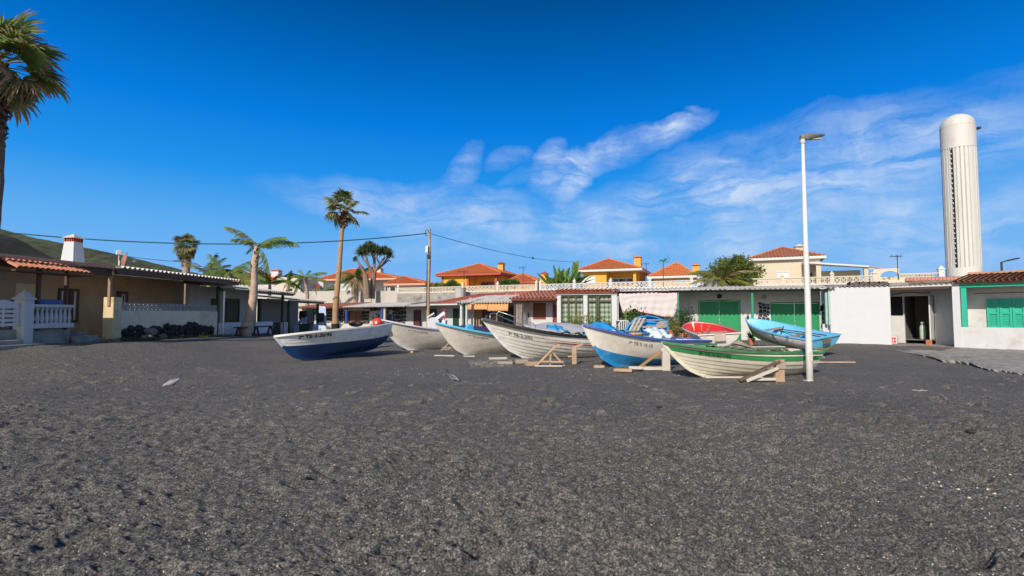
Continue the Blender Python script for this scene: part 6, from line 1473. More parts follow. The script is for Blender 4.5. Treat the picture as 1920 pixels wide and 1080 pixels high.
def leafcloud(name, blobs, n, size, m, parent=None, seed=1, aspect=.4, kind='stuff', up=.3, clump=0, droop=0.0):
    "many small folded leaves in the shell and body of overlapping ellipsoids"
    rng = np.random.default_rng(seed); B = np.array([b[:3] for b in blobs]); Rr = np.array([b[3:6] for b in blobs]); vol = Rr.prod(1)**.67; idx = rng.choice(len(blobs), n, p=vol/vol.sum())
    d = rng.normal(size=(n, 3)); d /= np.linalg.norm(d, axis=1)[:, None]; rad = rng.random(n)**.45
    if clump:
        nc = clump; ci = rng.integers(0, nc, n); cd = rng.normal(size=(nc, 3)); cd /= np.linalg.norm(cd, axis=1)[:, None]; cr = rng.random(nc)**.35; cb = rng.choice(len(blobs), nc, p=vol/vol.sum())
        c = B[cb]+cd*cr[:, None]*Rr[cb]; p = c[ci]+np.clip(rng.normal(size=(n, 3)), -1.5, 1.5)*size*1.0
        d = cd[ci]*.6+rng.normal(size=(n, 3))*.6
    else: p = B[idx]+d*rad[:, None]*Rr[idx]
    ax = d+rng.normal(size=(n, 3))*.7; ax[:, 2] += up; ax /= np.linalg.norm(ax, axis=1)[:, None]
    sd = np.cross(ax, rng.normal(size=(n, 3))); sd /= np.linalg.norm(sd, axis=1)[:, None]; nr = np.cross(ax, sd)
    s = size*rng.uniform(.6, 1.25, n)[:, None]
    a = p; b = p+ax*s*.5+sd*s*aspect*.5+nr*s*.06; c = p+ax*s-np.array([0, 0, 1])*s*droop; e = p+ax*s*.5-sd*s*aspect*.5+nr*s*.06
    V = np.stack([a, b, c, e], 1).reshape(-1, 3); k = np.arange(n)*4; F_ = np.concatenate([np.stack([k, k+1, k+2], 1), np.stack([k, k+2, k+3], 1)])
    me = bpy.data.meshes.new(name); me.vertices.add(len(V)); me.vertices.foreach_set('co', V.astype(np.float32).ravel()); me.loops.add(F_.size); me.loops.foreach_set('vertex_index', F_.astype(np.int32).ravel())
    me.polygons.add(len(F_)); me.polygons.foreach_set('loop_start', np.arange(0, F_.size, 3, dtype=np.int32)); me.polygons.foreach_set('loop_total', np.full(len(F_), 3, dtype=np.int32)); me.update(calc_edges=True); me.materials.append(m)
    return link(name, me, parent, kind=kind)
R_ = math.radians
# P1 at the left edge
Y = 15.2; b = P(-24, 640, Y); z = gz(b.x, Y); c = P(-1, 118, Y)
b = Vector((b.x, Y, z))
fan_palm('fan_palm', 'tall fan palm with wind swept fronds cut off by the left edge of the picture', b, [(0,0,-.2), (.0,0,2.5), (.10,0,5.0), (c.x-b.x-.05,0,c.z-z-1.6), (c.x-b.x-.02,0,c.z-z)], [.17,.13,.12,.23,.23], 1.6, skirt=2.4, n=27, seed=4, dead=.45, wind=(.42,.05), lowdead=.35, trunkm=mat('dark_palm_bark', (.17,.12,.085), .9, .4, 5, .9, 14), elmin=-42)
# P2 slender palm in the middle
Y = 34; b = P(629, 612, Y); b = Vector((b.x, Y, -.05)); c = P(645.5, 393, Y)
fan_palm('fan_palm', 'slender fan palm with smooth tan trunk and black foot behind the navy bottomed boat', b, [(0,0,0), (-.02,0,2.0), (.18,0,4.8), (c.x-b.x-.12,0,c.z-b.z-1.2), (c.x-b.x,0,c.z-b.z)], [.25,.19,.16,.13,.18], 1.45, skirt=1.15, n=15, seed=8, dead=.15, lowdead=.2, tarred=1.05, elmin=-28, trunkm=M_PTRUNK)
# P4 fan palm with skirt
Y = 46; b = P(346, 560, Y); c = P(350, 462, Y)
fan_palm('fan_palm', 'short crowned fan palm with a thick skirt of dead fronds, behind the left roof', b, [(0,0,-1.5), (0,0,1), (.08,0,2.8), (c.x-b.x,0,c.z-b.z)], [.34,.32,.30,.40], 1.25, skirt=1.9, n=42, seed=12, dead=.5, lowdead=.72, elmin=-75, trunkm=M_PTRUNK2, skirtm=L_DEAD)
# P3 leaning coconut palm
Y = 26.0; X0 = P(456, 636, Y); z0 = gz(X0.x, Y); b = Vector((X0.x, Y, z0)); w = lambda px, py: (P(px, py, Y)-b)
fr = [(R_(178),R_(55),1.25,.45,2),(R_(172),R_(38),1.0,.5,0),(R_(4),R_(28),1.35,.5,0),(R_(-8),R_(38),1.1,.5,0),(R_(-20),R_(-25),1.0,.75,0),(R_(-10),R_(-60),1.1,.25,1),(R_(150),R_(15),.6,.75,0),(R_(80),R_(30),.8,.5,0)]
feather_palm('coconut_palm', 'leaning palm with swollen bare trunk and few ragged windblown fronds, left of the boats', b, [(0,0,-.3), w(457,632), w(468,598), w(475,560), w(477,530), w(477,505), w(478,490), w(480,475), w(482,462)], [.36,.34,.26,.20,.165,.135,.175,.15,.10], fr, 1.5, seed=3, tatter=.25, bases=1.3, hang=.95, ll=.30, trunkm=mat('pinkish_palm_bark', (.50,.36,.27), .9, .22, 3, .7, 14, dirt=(.26,.19,.14), dirt_amt=.7, stretch=(1,1,3)))
# P5 pair behind left roof
def crown(seed, n, elr=(-5, 75)):
    r = random.Random(seed); return [(r.uniform(0, 2*PI), R_(r.uniform(*elr)), r.uniform(.8, 1.15), r.choice((.5,.75,.9)), r.choice((0,0,0,2,1))) for _ in range(n)]
Y = 38; b = P(392, 560, Y); c = P(392, 515, Y); feather_palm('coconut_palm', 'bushy feather palm behind the left roof, nearest the thick skirted palm', b, [(0,0,-1), (0,0,1), tuple(c-b)], [.2,.18,.15], crown(5, 15, (5, 85)), 1.9, seed=5, tatter=.2, leaf=leafm('grey_green_palm_leaf', (.11,.14,.06)))
Y = 37; b = P(432, 560, Y); c = P(428, 518, Y); fr = [(R_(20),R_(42),1.1,.5,2),(R_(40),R_(60),1.1,.5,0),(R_(5),R_(20),1.3,.5,0),(R_(-10),R_(5),1.2,.5,2),(R_(175),R_(60),1.1,.25,0),(R_(160),R_(38),.9,.5,0),(R_(185),R_(15),1,.5,2),(R_(95),R_(50),1,.5,0),(R_(-60),R_(25),1,.5,2),(R_(-110),R_(25),1,.5,0)]
feather_palm('coconut_palm', 'feather palm with arching fronds behind the left roof, just left of the leaning palm', b, [(0,0,-1), (0,0,1), tuple(c-b)], [.2,.18,.15], fr, 1.95, seed=6, tatter=.2)
# small one at 572
Y = 60; b = P(577, 560, Y); c = P(572, 521, Y); fr = [(R_(165),R_(35),1,.75,0),(R_(190),R_(5),1.1,.9,0),(R_(175),R_(-20),1,.75,0),(R_(10),R_(40),1.1,.5,0),(R_(0),R_(15),1.2,.5,2),(R_(20),R_(-15),1,.9,1),(R_(90),R_(60),.8,.5,0),(R_(-90),R_(20),.8,.5,0),(R_(140),R_(60),.8,.5,2)]
feather_palm('coconut_palm', 'small feather palm against the white houses, right of the cream flat block', b, [(0,0,-2), (-.05,0,.5), tuple(c-b)], [.26,.2,.16], fr, 2.1, seed=9, tatter=.15)
# shrub palm by dragon trees
Y = 63; b = P(667, 556, Y); c = P(667, 520, Y); feather_palm('date_palm', 'low bushy palm with drooping yellowish fronds, left of the dragon trees', b, [(0,0,-1), (0,0,1), tuple(c-b)], [.3,.28,.3], [(random.Random(i).uniform(0, 6.3), R_(70-110*(i/25)), random.Random(i+50).uniform(.75, 1.05), .75, (1 if i > 17 else 0)) for i in range(26)], 2.3, seed=11, tatter=.05, hang=.6)
Y = 60; b = P(432+240, 545, Y)
# palm low clump right of leaning palm
for px, py, Yv, s, lab, n in ((506, 534, 40, 1.5, 'clump of feathery fronds just above the small porch roof, right of the leaning palm', 12), (540, 530, 42, 1.2, 'low feathery fronds showing above the far porch roof', 8), (437, 545, 70, 1.6, 'small palm crown before the white house wall, left of the slender palm', 9), (1355, 527, 46, 2.6, 'young date palm with arching fronds in front of the bushy tree', 18)):
    if lab.startswith('small palm crown'): px, py = 606, 548
    b = P(px, py, Yv); feather_palm('palm_shrub', lab, b, [(0,0,-1), (0,0,-.3), (0,0,0)], [.12,.12,.1], crown(int(px), n, (8, 80)), s, seed=int(px), tatter=.1, cat='palm', group='low palm clumps', leaf=(L_YG if px > 1000 else None))
# ---- dragon trees
def dragon(label, base, segs, ros, rsize, seed):
    r = random.Random(seed); t = thing('dragon_tree', label, 'tree', base, group='dragon trees'); m = MB()
    for pts, r0, r1 in segs:
        k = len(pts); m.tube(pts, [r0+(r1-r0)*i/(k-1) for i in range(k)], 8)
    m.build('trunk', mat('dragon_bark', (.25,.17,.13), .9, .25, 3, .7, 12), t, smooth='auto')
    mb = MB(); n = 110
    for i in range(n):
        a = r.uniform(0, 2*PI); el = r.uniform(-.45, 1.4); L = rsize*r.uniform(.8, 1.05); d = Vector((math.cos(a)*math.cos(el), math.sin(a)*math.cos(el), math.sin(el))); n_ = d.cross(Vector((0,0,1.01))).normalized()*rsize*.055
        e = d*L+Vector((0,0,-.12*L)); mb.add([-n_, n_, d*L*.5+n_, d*L*.5-n_, e], [(0,1,2,3),(3,2,4)], 1 if el < -.25 and r.random() < .8 else 0)
    me = bpy.data.meshes.new('leaf_rosette'); me.from_pydata(mb.v, [], mb.f); me.materials.append(L_DRAG); me.materials.append(L_DEAD); me.polygons.foreach_set('material_index', mb.m)
    for p in ros: o = link('leaf_rosette', me, t, loc=p, rot=(r.uniform(-.3, .3), r.uniform(-.3, .3), r.uniform(0, 6))); s = r.uniform(.85, 1.15); o.scale = (s, s, s)
Y = 62
def Q(b, px, py, dy=0): return P(px, py, Y+dy)-b
b = P(697, 560, Y); segs = [([Q(b,697,560), Q(b,699,535), Q(b,701,512)], .40, .28)]
def br(b, path, r0, r1): segs.append(([Q(b, *p) for p in path], r0*.72, r1*.72))
br(b, [(701,512,0),(690,497,-.5),(686,478,-.8)], .30, .17); br(b, [(701,512,0),(702,490,.4),(702,472,.6)], .28, .16); br(b, [(701,512,0),(712,495,0),(722,482,0)], .28, .15); br(b, [(701,510,0),(716,498,.6),(728,488,.8)], .24, .12)
br(b, [(702,490,.4),(698,478,1),(694,470,1.2)], .16, .12); br(b, [(690,497,-.5),(681,486,-.4),(677,478,-.5)], .17, .1); br(b, [(712,495,0),(706,484,-.6),(708,474,-.8)], .15, .1); br(b, [(716,498,.6),(726,484,1.2),(727,474,1)], .15, .1); br(b, [(728,488,.8),(733,490,.9)], .1, .08)
ros = []; r = random.Random(4)
for px, py, dy in [(675,476,-.5),(680,471,-.8),(686,467,-1),(690,463,0),(686,470,1.2),(694,466,.8),(699,468,1.3),(703,468,.6),(708,470,-.8),(713,471,.3),(719,471,0),(724,472,.9),(728,476,1),(730,480,.5),(722,476,-.5),(697,463,-.2),(691,472,-1),(683,475,.4),(712,475,.9),(702,473,-.4)]: ros.append(Q(b, px, py, dy))
dragon('large dragon tree with a dense flat top of spiky rosettes above the grey wall', b, segs, ros, .98, 5)
b = P(688, 560, Y-1); segs = [([Q(b,688,560,-1), Q(b,687,535,-1), Q(b,685,515,-1)], .42, .34)]
br(b, [(685,515,-1),(678,503,-1.2),(672,492,-1.3),(668,488,-1.3)], .26, .14); br(b, [(685,515,-1),(682,505,-1),(680,499,-1)], .16, .08)
dragon('smaller bare dragon tree with a single rosette, left of the large one', b, segs, [Q(b,667,486,-1.3), Q(b,665,488,-1.2)], .55, 6)
# ---- bushes behind the balustrade
def bush(label, blobs, n, size, m, cat='bush', name='bush', **k):
    b = Vector(blobs[0][:3]); t = thing(name, label, cat, b); loc = [(q[0]-b.x, q[1]-b.y, q[2]-b.z)+tuple(q[3:]) for q in blobs]; leafcloud('foliage', loc, n, size, m, t, **k)
    mb = MB(); 
    for q in loc[:5]: mb.tube([(0,0,-q[5]-.4), Vector(q[:3])*.5, Vector(q[:3])], [.06,.04,.02], 5)
    mb.build('stem', M_BARK, t, kind='stuff'); return t
def B_(px, py, Y, rx, rz, ry=None): p = P(px, py, Y); k = Y/F; return (p.x, p.y, p.z, rx*k, ry or rx*k, rz*k)
bush('dark green bush behind the balustrade in front of the ochre villa', [B_(848,534,63,9,8), B_(838,538,63,8,5), B_(856,538,62,7,5)], 1500, .32, L_BUSH, seed=1)
bush('yellow green bush left of the dark one before the ochre villa', [B_(822,537,64,10,5), B_(830,539,63,7,4)], 900, .32, L_YG, seed=2)
bush('wide leafy bush behind the balustrade under the small orange hip roof', [B_(950,531,60,10,5.5), B_(963,531,60,10,6), B_(940,533,60,6,4)], 1700, .30, L_BUSH, seed=3)
bush('dry yellowish bush beside the banana plant', [B_(1046,528,58,10,8), B_(1035,531,58,6,5)], 900, .35, L_YG, seed=5)
# big broad leaved tree
def broad_tree():
    b = P(1370, 545, 47); t = thing('broadleaf_tree', 'dense bushy tree with big glossy leaves left of the pale cream villa', 'tree', b); blobs = []
    for px, py, rx, rz, dy in [(1372,497,26,14,0),(1352,504,22,12,-.5),(1392,496,22,13,0),(1405,506,18,11,.3),(1345,516,20,10,0),(1372,512,34,12,0),(1400,516,20,9,-.3),(1384,484,12,8,0),(1358,490,10,7,.3),(1422,504,8,5,0),(1330,520,10,7,0)]:
        p = P(px, py, 47+dy)-b; k = 47/F; blobs.append((p.x, p.y, p.z, rx*k, rx*k*.9, rz*k))
    blobs = [(x, y, z-.25, a*.95, c, d) for x, y, z, a, c, d in blobs]; leafcloud('foliage', blobs, 7800, .27, L_TREE, t, seed=21, aspect=.42, clump=620, up=.1)
    leafcloud('inner_foliage', [(x, y, z, a*.75, c*.75, d*.75) for x, y, z, a, c, d in blobs], 2200, .34, leafm('inner_tree_leaf', (.09,.13,.03)), t, seed=22)
    m = MB(); m.tube([(0,0,-1.5), (.05,0,.6)], [.2,.15], 8)
    for x, y, z, *_ in blobs[:9]: m.tube([(.05,0,.4), (x*.4, y*.4, .4+z*.4), (x*.95, y*.95, z*.95)], [.11,.06,.02], 6)
    m.build('trunk', M_BARK, t, smooth='auto')
broad_tree()
# banana / bird of paradise plant
def banana():
    Y = 57; b = P(1058, 548, Y); t = thing('banana_plant', 'clump of upright paddle leaves of a giant banana plant behind the balustrade', 'plant', b); r = random.Random(6)
    def leaf(L, W, curve):
        mb = MB(); n = 10; A = []; B2 = []; C2 = []
        for i in range(n+1):
            s = i/n; x = L*s; z = -curve*L*s*s; w = W*math.sin(PI*min(.97, max(.02, (s-.3)/.7)))**.6 if s > .3 else .02
            A.append(Vector((x, -w*r.uniform(.85, 1), z+.25*w))); B2.append(Vector((x, 0, z))); C2.append(Vector((x, w*r.uniform(.85, 1), z+.25*w)))
        strip(mb, A, B2); strip(mb, B2, C2); me = bpy.data.meshes.new('leaf'); me.from_pydata(mb.v, [], mb.f); me.materials.append(L_BAN); me.materials.append(L_DEAD); return me
    ms = [leaf(3.4, .34, .05), leaf(3.0, .38, .15), leaf(2.6, .34, .3)]
    for i in range(26):
        az = r.uniform(0, 2*PI); el = R_(r.uniform(50, 88)); d = Vector((math.cos(az)*math.cos(el)*1.1, math.sin(az)*math.cos(el), math.sin(el))); o = link('leaf', r.choice(ms), t, loc=(r.uniform(-1.2, 1.2), r.uniform(-.5, .5), r.uniform(-.3, .2))); o.rotation_mode = 'QUATERNION'
        o.rotation_quaternion = d.to_track_quat('X', 'Z') @ Euler((r.uniform(-1.4, 1.4), 0, 0)).to_quaternion(); s = r.uniform(.7, 1.05); o.scale = (s, s, s)
    p = P(1078, 510, Y)-b; o = link('leaf', leaf(3.6, .40, -.02), t, loc=(.75, 0, 0)); o.rotation_mode = 'QUATERNION'; o.rotation_quaternion = Vector((.22, 0, 1)).to_track_quat('X', 'Z') @ Euler((1.2, 0, 0)).to_quaternion()
    for k in range(9): o = link('leaf', ms[2], t, loc=(r.uniform(.2, 1.6), -.3, 0)); o.data = ms[2]; o.rotation_mode = 'QUATERNION'; o.rotation_quaternion = Vector((r.uniform(.1, .9), r.uniform(-.5, .5), .7)).to_track_quat('X', 'Z')
banana()
# oleander by the green porch, potted plants
def oleander():
    Y = 25.6; b = P(1281, 636, Y); b.z = .1; t = thing('oleander_shrub', 'tall leafy shrub standing left of the first green double door', 'shrub', b); k = Y/F
    bl = [(0,0,1.05,.36,.35,.45), (.35,0,1.0,.38,.3,.42), (.15,0,1.45,.30,.3,.28), (-.15,0,.7,.28,.3,.35), (.55,0,.7,.3,.3,.35), (.2,0,.5,.4,.3,.3)]
    leafcloud('foliage', bl, 2300, .15, L_OLE, t, seed=31, aspect=.22, up=.5, clump=190)
    m = MB(); r = random.Random(3)
    for i in range(12): m.tube([(r.uniform(-.1,.3),r.uniform(-.1,.1),0), (r.uniform(-.3,.6),r.uniform(-.2,.2),1.0)], [.018,.01], 5)
    m.build('stem', M_BARK, t, kind='stuff')
oleander()
M_POT = mat('terracotta_pot', (.50,.17,.07), .8, .15, 5)
def potted(px, py, Y, s, label, leaf, kind='round', pot=None, z=None):
    b = P(px, py, Y); b.z = z if z is not None else max(b.z, gz(b.x, b.y)); t = thing('potted_plant', label, 'potted plant', b); m = MB(); m.lathe([(.09*s,0),(.13*s,.22*s),(.15*s,.22*s),(.15*s,.27*s),(.12*s,.27*s),(.12*s,.24*s)], 14); m.build('pot', pot or M_POT, t, smooth='auto')
    if kind == 'round': leafcloud('foliage', [(0,0,.36*s,.20*s,.2*s,.16*s)], 220, .11*s, leaf, t, seed=int(px), kind='stuff', clump=30)
    else:
        mb = MB(); r = random.Random(int(px))
        for i in range(26):
            a = r.uniform(0, 6.3); e = r.uniform(.3, 1.3); d = Vector((math.cos(a)*math.cos(e), math.sin(a)*math.cos(e), math.sin(e)))*.42*s; n = d.cross(Vector((0,0,1))).normalized()*.025*s; o = Vector((0,0,.25*s)); mb.add([o-n, o+n, o+d*.6+n, o+d*.6-n, o+d-Vector((0,0,.05))], [(0,1,2,3),(3,2,4)])
        mb.build('leaves', leaf, t, kind='stuff')
potted(1259, 629, 22.5, 1.15, 'terracotta bowl with light green plant, left of the tall shrub', L_YG, z=.62)
potted(1262, 616, 25.2, 1.2, 'red flowering pot plant on the ledge beside the blue dinghy', L_YG, z=.78)
potted(1278, 628, 23.2, 1.0, 'small terracotta pot with spiky leaves at the foot of the tall shrub', L_DEAD, 'spiky', z=.5)
potted(1290, 630, 23.6, 1.2, 'pot of dry strap leaves just left of the red dinghy', L_YG, 'spiky', z=.45)
potted(1409, 634, 23.0, 1.1, 'grassy aloe plant on the white step between the two green doors', L_OLE, 'spiky', z=.25)
for px, py, lab in ((1076, 603, 'leafy shrub under the first curtained window'), (1098, 601, 'leafy shrub under the white pillar between the curtained windows'), (1120, 604, 'sparse shrub under the second curtained window')):
    p = P(px, 622, 26.8); t = thing('garden_shrub', lab, 'shrub', (p.x, p.y, .05)); zc = P(px, py, 26.8).z; leafcloud('foliage', [(0,0,zc-.05,.42,.25,.20), (0,0,zc*.5,.25,.2,.35)], 420, .14, L_YG if px != 1120 else L_BUSH, t, seed=int(px), clump=60); m = MB(); m.tube([(0,0,0),(.05,0,zc-.1)], .02, 5); m.tube([(0,0,.2),(-.2,0,zc)], .015, 5); m.build('stem', M_BARK, t, kind='stuff')
p = P(1192, 622, 27.6); t = thing('garden_shrub', 'dark leafy shrub below the hanging sheets behind the blue dinghy', 'shrub', (p.x, p.y, .05)); leafcloud('foliage', [(0,0,1.35,.5,.3,.30), (.1,0,.8,.3,.3,.35)], 520, .22, L_BUSH, t, seed=77, clump=60); m = MB(); m.tube([(0,0,0),(.05,0,1.2)], .02, 5); m.build('stem', M_BARK, t)
# weeds along the foot of the left row
def weeds():
    rng = random.Random(3); pts = []
    o = leafcloud('weeds', [(FA.o.x+FA.d.x*x+.55+rng.uniform(-.1, .35), FA.o.y+FA.d.y*x, gz(-13.9, 15+x)+.04, .3, .35, .05) for x in [3.0+.45*k for k in range(24)]], 2600, .09, leafm('dry_weed', (.13,.13,.045)), seed=41, up=1.2, aspect=.18); tag(o, 'thin line of low weeds along the foot of the cream garden wall', 'weeds')
    p = P(372, 631, 23.9); o = leafcloud('weed_tuft', [(p.x, p.y-.3, gz(p.x,p.y)+.14, .34, .2, .13)], 320, .13, L_YG, seed=43, up=.8); tag(o, 'green weed tuft at the foot of the rubble, near the wall corner', 'weeds')
weeds()
# ---------------------------------------------------------------- small things round the boats
def gp(px, py): Yv = CH*F/(py-590.0); return Vector(((px-960)/F*Yv, Yv, gz((px-960)/F*Yv, Yv)))
GB = 'timber blocks under the boats'
def plank(px, py, L, w, h, yaw, label, m=M_PINE, tilt=0.0, up=0.0):
    p = gp(px, py); L *= .85; h *= .8; o = MB().cbox(-L/2, L/2, -w/2, w/2, 0, h, .008).build('timber_block', m, loc=(p.x, p.y, p.z-.01+up), rot=(0, tilt, yaw)); tag(o, label, 'timber', GB); return o
plank(766, 661, .55, .22, .10, .1, 'short orange timber block under the forefoot of the second boat from the left')
plank(835, 668, .95, .16, .08, -.25, 'whitewashed worn plank left of the turquoise railed boat forefoot', M_WPAINT)
plank(880, 669, .5, .2, .08, .1, 'pale block under the keel of the turquoise railed boat', M_WPAINT)
plank(840, 655, .7, .2, .06, -.2, 'flat grey board lying behind the whitewashed plank', M_OLDWOOD)
plank(934, 674, .75, .18, .12, .35, 'whitish plank at the left of the black railed boat forefoot', M_WPAINT)
plank(948, 681, .6, .2, .10, -.2, 'grey weathered board in front of the black railed boat forefoot', M_OLDWOOD)
plank(978, 680, .50, .25, .16, .1, 'dark sawn block under the keel of the black railed boat', M_OLDWOOD)
plank(998, 684, .50, .28, .15, .3, 'pale pine wedge beside the trestle of the black railed boat')
plank(1028, 686, 1.0, .16, .05, .02, 'long thin white board under the front trestle of the black railed boat', M_WPAINT)
plank(1123, 688, .38, .22, .09, -.3, 'small orange block left of the bright blue forefoot')
plank(1167, 695, .60, .2, .10, -.35, 'orange pine plank in front of the bright blue forefoot')
plank(1190, 694, .45, .15, .10, -.1, 'pale plank overlapping the orange one by the blue bottomed boat', M_WPAINT, up=.05)
plank(1222, 690, 1.3, .14, .08, .0, 'pinkish timber runner at the foot of the white trestle', M_WPAINT)
plank(1372, 707, 1.7, .15, .05, -.02, 'long white board lying under the keel of the green railed boat', M_WPAINT)
plank(1555, 680, 1.8, .2, .08, .05, 'long pine board lying behind the lamp post foot, under the light blue boat')
plank(1530, 672, .9, .16, .10, .6, 'dark timber under the skeg of the light blue boat', M_OLDWOOD)
def trestle(label, px, py, top, m=M_PINE, yaw=0.0, w=.9, post=True, kind='A', s=1.0):
    p = gp(px, py); t = thing('trestle', label, 'trestle', p, yaw, 'wooden trestles propping the boats'); h = top
    if kind == 'A':
        MB().beam((-.42*s,.0,-.02), (.16*s,.0,h), .07, .055).build('brace', m, t); MB().beam((-.0,.05,-.02), (.02,.05,h*.80), .075, .055).build('post', m, t)
        MB().beam((.42*s,.1,-.02), (.10*s,.10,h*.62), .08, .055).build('brace', m, t); MB().beam((-.30*s,-.03,.14), (.38*s,-.03,.12), .05, .05).build('cross_bar', m, t); MB().beam((.12*s,0,h-.03),(.28*s,.0,h+.03), .09, .08).build('head_block', m, t)
    elif kind == 'P':
        MB().cbox(-.075, .075, -.05, .05, -.02, h, .008).build('post', m, t); MB().beam((-.36, .0, .22), (-.07, .0, .24), .06, .05).build('cross_bar', m, t); MB().beam((-.07,.02,h*.88),(.28,.02,h+.08), .08, .07).build('head_block', m, t)
    elif kind == 'B':
        MB().cbox(-.11, .11, -.06, .06, -.02, h, .01).build('post', m, t); MB().beam((-.10,-.01,h-.08),(-.85,-.01,.03), .075, .06).build('brace', mat('orange_stained_wood', (.40,.21,.08), .7, .2), t); MB().beam((-1.0,-.02,.05),(-.115,-.02,.05), .07, .09).build('foot', M_WPAINT, t)
        MB().beam((-.12,0,h-.12),(-.02,0,h-.02), .1, .1).build('head_block', m, t)
    else:
        MB().cbox(-.10, .12, -.07, .07, -.02, h*.62, .01).build('post', m, t); MB().cbox(-.09, .14, -.10, .05, h*.622, h*.98, .01).build('head_block', M_OLDWOOD, t)
        MB().beam((-.02,-.09,h*1.05),(-1.0,-.10,.02), .11, .045).build('brace', mat('dark_red_brown_plank', (.13,.08,.06), .8, .3), t); MB().beam((-.08,-.13,h*.70),(-.85,-.15,.02), .05, .07).build('brace', M_WPAINT, t)
        MB().beam((-.1,-.05,h*1.02),(.10,-.05,h*1.08), .12, .05).build('cap_board', M_PINE, t); MB().beam((-.85,-.05,.04),(-.1,-.04,.05), .05, .06).build('foot', M_WPAINT, t)
trestle('raw wooden A shaped trestle under the front of the black railed boat', 1031, 685, .62, s=1.1)
trestle('wooden post prop with a short arm under the middle of the black railed boat', 1076, 681, .56, kind='P')
trestle('white painted post and diagonal brace trestle between the blue bottomed and green railed boats', 1247, 693, .66, M_WPAINT, kind='B')
trestle('heavy splayed trestle with dark diagonal planks under the stern of the green railed boat', 1456, 713, .46, kind='G')
trestle('thin wooden prop between the second and third boats', 838, 657, .34, M_OLDWOOD, kind='A', s=.6)
o = MB().beam(gp(1486, 688)+Vector((0,0,.05)), gp(1478, 680)+Vector((.0,0,.30)), .06, .06).build('timber_prop', M_OLDWOOD); tag(o, 'short dark stick under the stern of the green railed boat', 'timber')
# rubble patch of pale gravel under boats 3-4
s = MB(); rr = random.Random(8)
for i in range(900):
    px = rr.uniform(880, 960) if i % 3 else rr.uniform(740, 1320); py = 676+rr.gauss(4, 6) if i % 3 else rr.uniform(664, 706)
    if py < 655: continue
    p = gp(px, py); r = rr.uniform(.008, .028); n = 5; a = rr.random()*6; ring = [(p.x+math.cos(a+2*PI*k/n)*r*rr.uniform(.7,1.3), p.y+math.sin(a+2*PI*k/n)*r, p.z+.012) for k in range(n)]; s.add(ring+[(p.x, p.y, p.z+.012+r*.8)], [(k, (k+1)%n, n) for k in range(n)])
o = s.build('gravel', mat('mixed_gravel', (.26,.24,.20), .8, .7, 8)); tag(o, 'pale gravel and wood chips strewn round the keels of the boats', 'gravel'); o['kind'] = 'stuff'
# ---- boat cargo
def drape(name, label, cat, M, pts, m, th=.02, nx=18, ny=10, bumps=.03, seed=1, sag=None):
    "cloth patch over four local corner points, wrinkled"
    r = random.Random(seed); A, B, C, D = map(Vector, pts); vs = []; ph = [r.uniform(0, 6) for _ in range(6)]
    for j in range(ny+1):
        for i in range(nx+1):
            u, v = i/nx, j/ny; p = (A*(1-u)+B*u)*(1-v)+(D*(1-u)+C*u)*v
            p.z += (sag or 0)*math.sin(PI*u)*math.sin(PI*v)+bumps*(math.sin(u*11+v*5+ph[0])+.7*math.sin(u*5-v*13+ph[1])+.5*math.sin(u*23+v*17+ph[2])+.3*r.uniform(-1,1)); vs.append(p)
    w = nx+1; mb = MB(); mb.add(vs, [(j*w+i, j*w+i+1, (j+1)*w+i+1, (j+1)*w+i) for j in range(ny) for i in range(nx)]); t = bpy.data.objects.new
    o = mb.build(name, m, smooth=True); o.matrix_world = M; md = o.modifiers.new('thick', 'SOLIDIFY'); md.thickness = th; tag(o, label, cat); return o
def hl(H, t, q=1.0, side=1, dz=0.0, dy=1.0): p = H.pt(t, q, -.03, side); p.y *= dy; p.z += dz; return p
M_TARP = mat('grey_tarpaulin', (.42,.43,.45), .7, .12, 3, .2, 20); M_BTARP = mat('blue_tarpaulin', (.02,.28,.62), .5, .12, 4); M_NAVYT = mat('navy_cover_cloth', (.03,.04,.13), .8, .2, 4)
drape('tarpaulin', 'grey tarpaulin spread over the stern half of the black railed boat', 'tarpaulin', W4, [hl(H4,.62,1,1,.02,.9), hl(H4,.10,1,1,.16,.9), hl(H4,.10,1,-1,.34,.9), hl(H4,.62,1,-1,.22,.9)], M_TARP, sag=.22, bumps=.028, seed=3)
drape('tarpaulin', 'crumpled bright blue tarpaulin at the front of the grey one in the black railed boat', 'tarpaulin', W4, [hl(H4,.57,1,1,.04,.8), hl(H4,.44,1,1,.06,.8), hl(H4,.44,1,1,.24,.2), hl(H4,.55,1,1,.26,.2)], M_BTARP, bumps=.045, seed=5, sag=.1)
drape('tarpaulin', 'crumpled bright blue tarpaulin at the rear of the black railed boat', 'tarpaulin', W4, [hl(H4,.33,1,1,.05,.85), hl(H4,.12,1,1,.02,.85), hl(H4,.12,1,1,.22,.2), hl(H4,.31,1,1,.24,.2)], M_BTARP, bumps=.05, seed=6, sag=.08)
m = MB(); pts = []
for k in range(5):
    a = hl(H4, .50-.085*k, 1, 1, .06, .93); b = hl(H4, .45-.085*k, 1, 1, .05, .93); m.tube([a, (a+b)/2+Vector((0,0,.035)), b], [.03,.045,.03], 6)
o = m.build('net_roll', mat('dark_net', (.05,.045,.04), .9, .4)); o.matrix_world = W4; tag(o, 'dark rolled net lying along the rail of the black railed boat', 'net')
